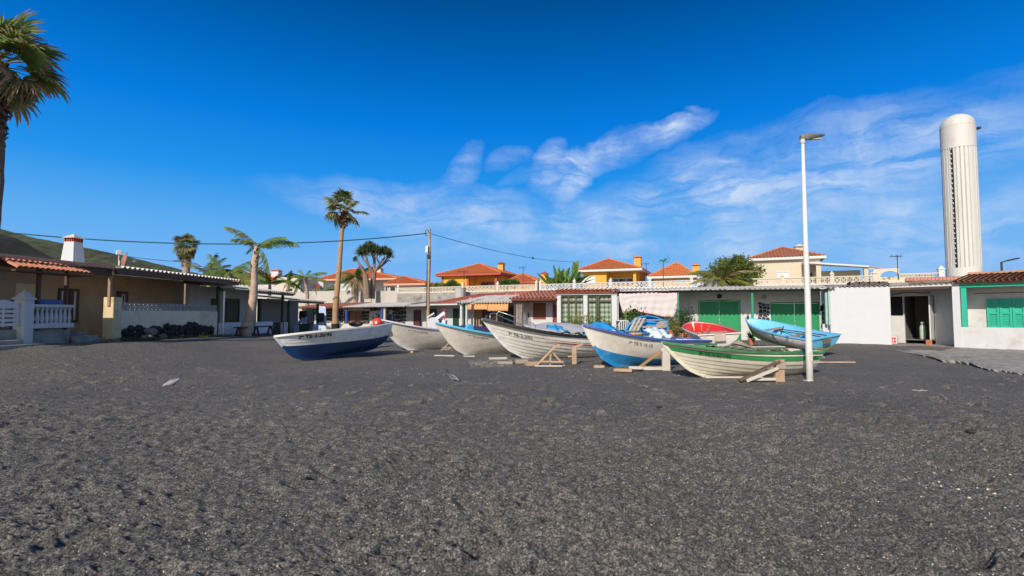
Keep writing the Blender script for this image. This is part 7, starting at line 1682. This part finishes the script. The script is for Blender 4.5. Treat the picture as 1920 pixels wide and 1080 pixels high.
# bow rail of boat 4
m = MB(); a1 = hl(H4,.925,1,1); a2 = hl(H4,.70,1,1); c1 = hl(H4,.925,1,-1); c2 = hl(H4,.60,1,-1)
path = [a1, a1+Vector((.0,0,.28)), a1+Vector((-.06,0,.36)), hl(H4,.86,1,1,.33), hl(H4,.78,1,1,.26), hl(H4,.72,1,1,.20), a2+Vector((0,0,.14)), a2]
m.tube(path, .016, 6); o = m.build('bow_rail', M_STEEL, b4, smooth=True)
m = MB(); path = [c1, c1+Vector((.0,0,.28)), hl(H4,.88,1,-1,.36), hl(H4,.78,1,-1,.30), hl(H4,.66,1,-1,.24), c2+Vector((0,0,.18)), c2]; m.tube(path, .016, 6); m.build('bow_rail', M_STEEL, b4, smooth=True)
m = MB(); p = hl(H4,.975,1,1,0,0); m.cbox(p.x-.07,p.x+.03,-.03,.03,p.z-.02,p.z+.16,.01); m.tube([p+Vector((0,-.07,.1)), p+Vector((0,.07,.1))], .02, 6); m.build('mooring_bitt', M_DARK, b4)
# boat 3 : navy cover, cyan bow fitting
M3 = W3; o = drape('boat_cover', 'navy blue folded boat cover lying across the turquoise railed boat', 'cover', M3, [hl(H3,.80,1,1,.03,.5), hl(H3,.42,1,1,.10,.8), hl(H3,.42,1,-1,.22,.4), hl(H3,.80,1,-1,.10,.5)], M_NAVYT, sag=.12, bumps=.025, seed=9)
o = MB().lathe([(.16,0),(.20,.02),(.20,.10),(.16,.12)], 16, M=Matrix.Translation(hl(H3,.74,1,1,.06,.6)) @ Matrix.Rotation(PI/2,4,'X')).build('fender_ring', M_CYAN); o.matrix_world = M3; tag(o, 'cyan ring fender on the rail of the turquoise railed boat', 'fender')
m = MB(); m.tube([hl(H3,.55,1,1,.0,.9), hl(H3,.55,1,1,.22,.9)], .012, 5); m.tube([hl(H3,.40,1,1,.0,.9), hl(H3,.40,1,1,.16,.9)], .012, 5); m.build('thole_pin', M_STEEL, b3, kind='stuff')
m = MB(); p = hl(H3,.96,1,1,.0,0); m.cbox(p.x-.05,p.x+.05,-.025,.025,p.z,p.z+.14,.01); m.beam(p+Vector((-.02,-.09,.1)), p+Vector((-.02,.09,.1)), .03, .03); m.build('mooring_bitt', M_DARK, b3)
# boat 2 : red buoy at the bow, steps behind
p = P(707.5, 605, 22.0); t = thing('buoy', 'red round buoy with white centre hanging at the bow of the pale blue railed boat', 'buoy', p)
m = MB(); m.lathe([(.02,-.20),(.12,-.17),(.19,-.09),(.215,0),(.19,.09),(.12,.17),(.02,.20)], 18, M=Matrix.Rotation(PI/2,4,'X')); m.build('body', mat('red_buoy_plastic', (.80,.06,.03), .35, .08), t, smooth=True)
m = MB(); m.lathe([(.01,.19),(.055,.19),(.055,.225),(.01,.225)], 12, M=Matrix.Rotation(PI/2,4,'X')); m.build('hub', M_WHITEP, t)
p = P(705, 594, 22.4); o = MB().lathe([(.02,-.16),(.11,-.13),(.16,-.05),(.16,.05),(.11,.13),(.02,.16)], 14).build('fender', M_DARK, smooth=True, loc=p); tag(o, 'black fender ball above the red buoy', 'fender')
p = P(694, 612, 24.5); t = thing('crate', 'blue and white striped crate left of the red buoy', 'crate', (p.x, p.y, .55)); 
for k in range(4): MB().cbox(-.22+.11*k, -.12+.11*k, -.1, .1, 0, .42, .005).build('slat', M_BLUEP if k % 2 == 0 else M_WHITEP, t)
MB().cbox(-.22, .21, -.09, .09, -.3, -.001, .01).build('base', M_WTRIM, t)
# boat 5 cargo
M5 = W5
m = MB(); m.tube([hl(H5,.66,1,1,.10,.5), hl(H5,.30,1,1,.12,.4)], [.05,.06], 8); o = m.build('sail_bundle', mat('dark_blue_bundle', (.03,.12,.25), .7, .2), smooth=True); o.matrix_world = M5; tag(o, 'rolled dark blue bundle lying in the royal blue railed boat', 'bundle')
drape('plastic_sheet', 'pale plastic bag tied inside the royal blue railed boat', 'bag', M5, [hl(H5,.50,1,1,.06,.8), hl(H5,.34,1,1,.08,.8), hl(H5,.34,1,1,.30,.1), hl(H5,.50,1,1,.26,.1)], mat('pale_plastic', (.62,.72,.78), .3, .08), bumps=.05, seed=12, sag=.12)
drape('tarpaulin', 'bright blue tarpaulin bunched behind the bow of the royal blue railed boat', 'tarpaulin', M5, [hl(H5,.92,1,1,.02,.4), hl(H5,.70,1,1,.08,.5), hl(H5,.70,1,-1,.22,.8), hl(H5,.92,1,-1,.12,.8)], M_BTARP, bumps=.03, seed=14, sag=.13)
o = MB().cbox(-.16,.16,-.08,.08,0,.07,.02).build('sponge', mat('orange_yellow_plastic', (.75,.38,.05), .5), smooth=False); o.matrix_world = M5 @ Matrix.Translation(hl(H5,.66,1,1,.03,.85)); tag(o, 'small yellow orange plastic box on the royal blue rail', 'box')
# aft end board with two holes
m = MB(); a = hl(H5,.10,1,1,.02,.9); c = hl(H5,.10,1,-1,.02,.9); m.beam(a+Vector((0,0,.02)), c+Vector((0,0,.02)), .22, .03); m.build('stern_board', M_RBLUE, b5)
m = MB(); a = hl(H5,.28,1,1,.0,.95); m.tube([a, a+Vector((0,0,.22))], .014, 6); m.build('thole_pin', M_STEEL, b5)
# boat 6 : rope coil, junk
M6 = W6
m = MB(); c = hl(H6,.48,1,1,.07,.35)
for k in range(6):
    r = .22-.02*k; m.tube([c+Vector((math.cos(a)*r*1.3, math.sin(a)*r*.5, .012*k+.07*math.cos(a*1.0)+.05)) for a in [2*PI*i/20 for i in range(20)]], .016, 5)
o = m.build('rope_coil', M_ROPE, smooth=True, kind='stuff'); o.matrix_world = M6; tag(o, 'coil of weathered rope heaped amidships on the green railed boat', 'rope')
m = MB(); rr = random.Random(4)
for k in range(60):
    t = rr.uniform(.08, .62); p = hl(H6, t, 1, 1, rr.uniform(-.02, .05), rr.uniform(-.7, .85)); s = rr.uniform(.02, .06); m.tube([p, p+Vector((rr.uniform(-.15,.15), rr.uniform(-.06,.06), rr.uniform(-.01,.03)))], [s, s*.7], 6)
o = m.build('net_heap', mat('grey_green_net', (.13,.135,.09), .9, .6, 20), kind='stuff'); o.matrix_world = M6; tag(o, 'heap of grey green nets and floats filling the green railed boat', 'nets')
m = MB(); m.cbox(-.9, .9, -.08, .08, 0, .035, .008); o = m.build('loose_board', M_WPAINT); o.matrix_world = M6 @ Matrix.Translation(hl(H6,.24,1,-1,.05,.5)) @ Matrix.Rotation(.08,4,'Z'); tag(o, 'pale board laid along the far side of the green railed boat', 'board')
m = MB(); m.cbox(-.3, .3, -.10, .10, 0, .05, .01); o = m.build('hatch_board', M_GREENW); o.matrix_world = M6 @ Matrix.Translation(hl(H6,.62,1,-1,.06,.6)); tag(o, 'green painted board resting near the bow of the green railed boat', 'board')
# boat 7: notched transom blocks
m = MB(); a = H7.pt(0,1,0,1); c = H7.pt(0,1,0,-1); m.box(a.x-.05, a.x-.036, -.20, .20, a.z-.26, a.z+.03); m.build('motor_notch', mat('faded_tan_board', (.50,.42,.34), .8, .1), b7)
m = MB(); m.tube([hl(H7,.3,1,1,.0,.4), hl(H7,.3,1,1,.26,.4)], .02, 6); m.build('pin', M_OLDWOOD, b7)
m = MB(); m.beam(hl(H7,.02,.9,1,.02,.7), hl(H7,.55,.9,-1,.1,.4), .04, .04); o = m.build('oar', M_OLDWOOD); o.matrix_world = W7; tag(o, 'short oar lying inside the red dinghy', 'oar')
# boat 8: patch, strap, skeg, oars
m = MB(); a = H8.pt(0,1,0,1); m.cbox(a.x-.07, a.x-.036, -.18, .20, a.z-.24, a.z-.04, .006); m.build('motor_pad', mat('brown_grey_pad', (.16,.13,.10), .8, .3), b8)
m = MB(); m.prism([(-.02, .05), (.5, .02), (.5, -.16), (.10, -.16), (.02, -.06)][::-1], -.02, .02); m.build('skeg', M_OLIVE, b8)
m = MB(); m.tube([H8.pt(.42,1,.02,1), H8.pt(.42,.75,.012,1), H8.pt(.43,.45,.012,1)], .025, 5); m.tube([H8.pt(.42,1,.02,1), hl(H8,.5,.5,1,0,.4), hl(H8,.62,.9,-1,0,.9)], .014, 5); m.build('strap', M_DARK, b8)
for i, (y, lab) in enumerate(((.10, 'oar lying inside the light blue boat, nearer the viewer'), (-.22, 'oar lying inside the light blue boat along its far side'))):
    m = MB(); A = hl(H8,.62,.62,-1,.12,.3); A.y = y-.15; Bq = hl(H8,.06,.9,-1,.06,.3); Bq.y = y-.1; m.tube([A, Bq], .022, 6); m.beam(Bq, Bq+(A-Bq).normalized()*.45, .11, .02); o = m.build('oar', M_DWOOD); o.matrix_world = W8; tag(o, lab, 'oar')
m = MB(); a = H8.pt(.97,1,0,1); a.y = 0; m.cbox(a.x-.04,a.x+.04,-.03,.03,a.z,a.z+.14,.01); m.build('mooring_bitt', M_DARK, b8)
# supports holding red & blue dinghies
m = MB(); p = P(1432, 640, 21.5); o = link('wheel_chock', rock_mesh('wheel_chock', 5, .22, .2, .16, mat('pale_block_stone', (.46,.43,.38), .9, .3)), loc=(p.x, p.y, .1)); tag(o, 'pale stone chock under the light blue boat', 'chock')
o = link('stone', rock_mesh('stone', 9, .7, .35, .2, M_CONC), loc=(P(1395,640,22.6).x, 22.6, .14)); tag(o, 'low grey rubble ledge between the red and light blue dinghies', 'rubble')
plank(1345, 652, 1.4, .2, .40, .1, 'timber cradle hidden under the red dinghy', M_OLDWOOD)
# blue plastic dinghy leaning up, interior to us
W9p = P(1212, 612, 23.5)
def blue_boat():
    t = thing('dinghy', 'bright blue plastic dinghy leaning with its open side towards the beach, below the hanging sheets', 'boat', (W9p.x, 23.5, .45), group='fishing boats drawn up on the black sand'); k = 23.5/F
    # outline in local x,z (metres), from photo pixels
    def q(px, py): p = P(px, py, 23.5); return (p.x-W9p.x, p.z-.45)
    out = [q(1172,620), q(1176,612), q(1184,604), q(1190,597), (q(1203,592.5)), q(1218,592), q(1230,594), q(1243,599), q(1251,606), q(1254,614), q(1253,621), q(1246,627), q(1200,628)]
    n = len(out); cx = sum(p[0] for p in out)/n; cz = sum(p[1] for p in out)/n
    def ring(s, y, dz=0): return [(cx+(x-cx)*s, y, cz+(z-cz)*s+dz) for x, z in out]
    m = MB(); L = [ring(1.0, 0), ring(1.03, -.03), ring(1.03, .03), ring(.93, .32), ring(.7, .42)]
    fs = []
    for a in range(1, len(L)-1): fs += [(a*n+i, a*n+(i+1)%n, (a+1)*n+(i+1)%n, (a+1)*n+i) for i in range(n)]
    fs.append(tuple((len(L)-1)*n+i for i in range(n))); m.add([p for r in L for p in r], fs); m.build('hull', M_BRIGHTB, t, smooth='auto')
    m = MB(); L = [ring(1.03, -.03), ring(.93, -.03), ring(.88, .22), ring(.7, .30)]; fs = []
    for a in range(len(L)-1): fs += [(a*n+(i+1)%n, a*n+i, (a+1)*n+i, (a+1)*n+(i+1)%n) for i in range(n)]
    fs.append(tuple(reversed([(len(L)-1)*n+i for i in range(n)]))); m.add([p for r in L for p in r], fs); m.build('inner_lining', M_BRIGHTB, t, smooth='auto')
    for a, b in ((1206, 1246),): 
        x0, z = q(1203, 613); x1, _ = q(1250, 615); MB().cbox(x0, x1, -.06, .1, z-.05, z+.04, .01).build('thwart', M_OLDWOOD, t)
    x0, z = q(1209, 600); x1, _ = q(1243, 600); MB().cbox(x0, x1, -.0, .06, z-.02, z+.02, .005).build('rib', mat('faded_lilac_trim', (.4,.42,.5), .6), t)
    x0, z = q(1230, 619); m = MB(); c = q(1241, 611); m.prism([(c[0]+.28*math.cos(a), c[1]-.03+.26*math.sin(a)) for a in [PI*i/10 for i in range(11)]][::-1], -.02, .0); m.build('bulkhead', mat('grey_bulkhead', (.33,.30,.30), .8), t)
    x0, z = q(1226, 624); MB().cbox(x0, x0+.62, -.1, .1, z-.14, z, .02).build('box_seat', M_TARP, t)
    # slatted grey mats leaning over the left end
    for kx in range(3):
        a = q(1179+7*kx, 621); b = q(1194+7.5*kx, 595); A = Vector((a[0], -.18, a[1])); Bv = Vector((b[0], -.05, b[1])); m = MB(); nn = 12; d = (Bv-A)
        vs = []
        for i in range(nn+1):
            p = A+d*(i/nn)+Vector((0, -.04*math.sin(i*1.9), .02*math.sin(i*1.9))); vs += [p+Vector((-.075,0,0)), p+Vector((.075,0,0))]
        m.add(vs, [(2*i, 2*i+1, 2*i+3, 2*i+2) for i in range(nn)]); o = m.build('folded_mat', mat('grey_beige_mat', (.42,.38,.33), .9, .15), smooth=True); o.location = t.location
        md = o.modifiers.new('thick', 'SOLIDIFY'); md.thickness = .03; tag(o, ('grey beige mat leaning on the blue dinghy, leftmost of three', 'grey beige mat leaning on the blue dinghy, middle of three', 'grey beige mat leaning on the blue dinghy, rightmost of three')[kx], 'mat', 'mats leaning on the blue dinghy')
    MB().cbox(-.9, .9, -.05, .35, -.45, .12, .02).build('cradle', M_OLDWOOD, t)
blue_boat()
def plastic_chair():
    p = P(1170, 618, 24.6); t = thing('plastic_chair', 'white plastic garden chair with slatted round back, left of the blue dinghy', 'chair', (p.x, p.y, .48), .15)
    w = .29; m = MB(); m.cbox(-w, w, -.05, .42, .40, .43, .012); m.build('seat', M_WHITEP, t)
    arc = [(-w, .43)]+[(-w*1.02*math.cos(a), .60+.24*math.sin(a)) for a in [PI*i/12 for i in range(13)]]+[(w, .43)]
    m = MB(); m.tube([(x, -.06-.0*z, z) for x, z in arc], .022, 6); m.build('back_frame', M_WHITEP, t, smooth=True)
    for k in range(6): x = -w+.05+(2*w-.10)*k/5; zt = .60+.24*math.sqrt(max(.05, 1-(x/w)**2)); MB().cbox(x-.022, x+.022, -.075, -.055, .42, zt, .005).build('slat', M_WHITEP, t)
    for x in (-w+.03, w-.03):
        for y in (-.03, .40): MB().beam((x*1.1, y, -.02-.35), (x, y, .40), .04, .04).build('leg', M_WHITEP, t)
    for x in (-w-.03, w+.03): MB().cbox(x-.03, x+.03, -.08, .34, .60, .63, .01).build('armrest', M_WHITEP, t)
plastic_chair()
for px, lab in ((1163, 'dark folded chair in the shade behind the white plastic chair'), (1182, 'dark folded chair in the shade under the hanging sheets')):
    p = P(px, 605, 28.2); t = thing('folding_chair', lab, 'chair', (p.x, p.y, .15)); MB().cbox(-.22, .22, -.02, .02, .5, 1.15, .01).build('backrest', M_DARK, t); MB().cbox(-.22, .22, -.3, .0, .45, .49, .01).build('seat', M_DARK, t); MB().cbox(-.2, .2, -.03, -.021, 1.10, 1.16, .003).build('top_rail', M_WHITEP, t)
    for x in (-.2, .2): MB().tube([(x, -.28, 0), (x, .0, .5)], .015, 5).build('leg', M_DARK, t)
# steps / white walls in front of the pole
def steps():
    p = P(812, 615, 27.5); t = thing('stair_block', 'small white stair block with sloping parapets beside the wooden pole', 'steps', (p.x, p.y, 0)); k = 27.5/F
    z = lambda py: P(812, py, 27.5).z
    MB().cbox(-.32, .35, 0, .8, -.1, z(595), .02).build('wall', M_WALLW2, t); MB().beam((-.30, -.05, z(595)), (.06, -.05, z(587)), .08, .08).build('parapet', M_WTRIM, t); MB().beam((.20, -.1, z(597)), (.62, -.1, z(586)), .08, .16).build('parapet', mat('white_garden_plaster', (.70,.72,.76)), t)
    MB().cbox(.36, .66, 0.05, .8, -.1, z(600), .02).build('wall', MATS['white_garden_plaster'], t)
    m = MB(); 
    for i, z_ in enumerate((579, 586, 593)): m.tube([(.62,-.1, z(z_+7)), (.62,-.1, z(z_))], .028, 8, mi=i % 2)
    m.build('striped_post', [M_REDP, M_WHITEP], t, kind='stuff')
    MB().cbox(.03, .10, -.02, .1, z(592.9), z(590), .01).build('blue_bottle', M_BLUEP, t)
steps()
# dark bins, cloth and junk on the porch of the far left hut
p = P(574, 612, 33); t = thing('waste_bin', 'dark green wheeled bin standing left of the slender palm', 'bin', (p.x, p.y, -.0)); MB().prism([(-.28, 0), (-.34, .95), (.34, .95), (.28, 0)][::-1], -.3, .3).build('body', M_DGREEN, t); MB().cbox(-.36, .36, -.33, .33, .952, 1.02, .01).build('lid', M_DARK, t)
drape('cloth', 'pale blue cloth draped over a table at the far left porch', 'cloth', Matrix.Translation((P(566,600,34).x, 34, 1.0)), [(-.35,-.2,.0), (.35,-.2,.02), (.3,.2,.42), (-.1,.2,.40)], mat('pale_blue_cloth', (.35,.42,.62), .9), bumps=.03, seed=3)
p = P(566, 612, 34); t = thing('table', 'dark small table under the pale blue cloth', 'table', (p.x, 34.0, 0)); MB().cbox(-.4,.4,-.25,.25,.9,.96,.01).build('top', M_DWOOD, t)
for x in (-.35,.35):
    for y in (-.2,.2): MB().box(x-.03,x+.03,y-.03,y+.03,0,.9).build('leg', M_DWOOD, t)
for px, py, lab, c in ((568, 592, 'dark cushion hanging at the porch post of the far left hut', M_DARK), (601, 596, 'dark green folded parasol cover by the far porch post', M_DGREEN)):
    p = P(px, py, 36); o = MB().cbox(-.28,.28,-.1,.1,-.3,.35,.09).build('cushion', c, loc=p); tag(o, lab, 'cushion')
p = P(604, 588, 39); drape('hanging_towel', 'pale blue towels hanging beside the stone facing, left of the slender palm', 'towel', Matrix.Translation((p.x, 39, p.z)), [(-.25,0,-.9), (.35,0,-.9), (.25,.02,.55), (-.25,.02,.55)], mat('pale_blue_towel', (.50,.58,.75), .9), bumps=.02, seed=4)
p = P(668, 605, 33); o = link('garden_debris', rock_mesh('garden_debris', 31, .5, .3, .2, M_DARK), loc=(p.x, p.y, 1.02)); tag(o, 'dark bundle lying on the low cream wall right of the slender palm', 'bundle')
# ---- pigeons
def pigeon(label, px, py, yaw, light, s=1.0, pitch=0.0):
    p = gp(px, py)+Vector((0,0,.012)); t = thing('pigeon', label, 'pigeon', p, yaw, 'pigeons on the sand'); t.scale = (.8, .8, .8); body = mat('pale_grey_feather', (.28,.28,.30), .7, .25, 12) if light else mat('slate_feather', (.17,.18,.21), .7, .4, 12)
    dk = mat('dark_feather', (.05,.055,.065), .7, .3)
    # body: one skin surface along spine
    sp = [(-.30,0,.045 if light else .20,.012),(-.22,0,.075 if light else .175,.03),(-.12,0,.125,.058),(-.02,0,.145,.075),(.07,0,.155,.070),(.12,0,.185,.046),(.145,0,.225,.030),(.16,0,.25,.032),(.185,0,.252,.024),(.20,0,.248,.010)]
    if light: sp = [(-.17,0,.30,.010),(-.13,0,.235,.022),(-.08,0,.175,.045),(-.01,0,.140,.068),(.07,0,.115,.068),(.12,0,.105,.045),(.155,0,.095,.032),(.185,0,.075,.032),(.21,0,.060,.022),(.225,0,.052,.010)]
    else: sp = [(-.19,0,.28,.010),(-.15,0,.215,.022),(-.09,0,.165,.045),(-.01,0,.130,.066),(.07,0,.105,.066),(.12,0,.095,.045),(.155,0,.075,.032),(.185,0,.055,.032),(.21,0,.045,.022),(.225,0,.04,.010)]
    m = MB(); m.tube([(x, y, z) for x, y, z, r in sp], [r*1.2 for *_, r in sp], 12); m.build('body', body, t, smooth=True)
    m = MB(); x, y, z, r = sp[0]
    m.add([(x-.05*1,-.03,z+.07),(x-.05,.03,z+.07),(x+.05,.022,z-.06),(x+.05,-.022,z-.06),(x-.045,-.03,z+.08),(x-.045,.03,z+.08),(x+.06,.022,z-.05),(x+.06,-.022,z-.05)], [(0,1,2,3),(7,6,5,4),(0,3,7,4),(1,5,6,2),(0,4,5,1)]); m.build('tail', dk, t)
    for sd in (-1, 1):
        m = MB(); A = []; 
        prof = [(.09,.125,.02),(.03,.145,.045),(-.05,.165,.045),(-.13,.215,.022),(-.17,.25,.004)]
        vs = []
        for x, z, h in prof: vs += [(x, sd*(.070-.05*max(0,-x)/.17), z+h*.6), (x, sd*(.076-.05*max(0,-x)/.17), z-h*.4)]
        m.add(vs, [(2*i, 2*i+1, 2*i+3, 2*i+2) for i in range(4)]); o = m.build('wing', dk if not light else mat('barred_wing_feather', (.36,.36,.37), .7, .2, 8), t); md = o.modifiers.new('thick', 'SOLIDIFY'); md.thickness = .012
        m = MB(); m.tube([(.02, sd*.03, .085), (.015, sd*.032, .01)], [.010,.006], 6)
        for a in (-.5, 0, .5): m.tube([(.015, sd*.032, .008), (.015+.035*math.cos(a), sd*.032+.035*math.sin(a), .004)], [.005,.003], 5)
        m.tube([(.015, sd*.032, .008), (-.01, sd*.032, .004)], [.005,.003], 5); m.build('leg', mat('pink_leg', (.5,.2,.16), .6), t)
        x, y, z, r = sp[7]; m = MB(); m.lathe([(.001,-.005),(.005,-.003),(.005,.003),(.001,.005)], 8, c=(x+.004, 0, z+.008), M=None); 
        MB().cbox(x-.002, x+.006, sd*(r-.004)-.003, sd*(r-.004)+.003, z+.004, z+.012, .002).build('eye', mat('orange_eye', (.6,.12,.02), .3), t)
    x, y, z, r = sp[-1]; m = MB(); m.tube([(x-.005,0,z), (x+.022,0,z-.010)], [.008,.002], 6); m.build('beak', dk, t)
pigeon('pale grey pigeon feeding with raised tail on the sand at the left', 329, 727, R_(205), True)
pigeon('dark slate pigeon pecking the sand in front of the boats', 850, 715, R_(-25), False)
def twig(pts, label):
    mb = MB(); mb.tube([gp(*p)+Vector((0,0,.018)) for p in pts], [.006]*len(pts), 5); o = mb.build('twig', M_WPAINT); tag(o, label, 'twig')
twig([(1703,731),(1716,733),(1727,732),(1735,733)], 'thin pale stick lying flat on the sand at right, the straighter one')
twig([(1754,738),(1761,742),(1765,746),(1766,749)], 'thin pale curved stick lying on the sand at right')
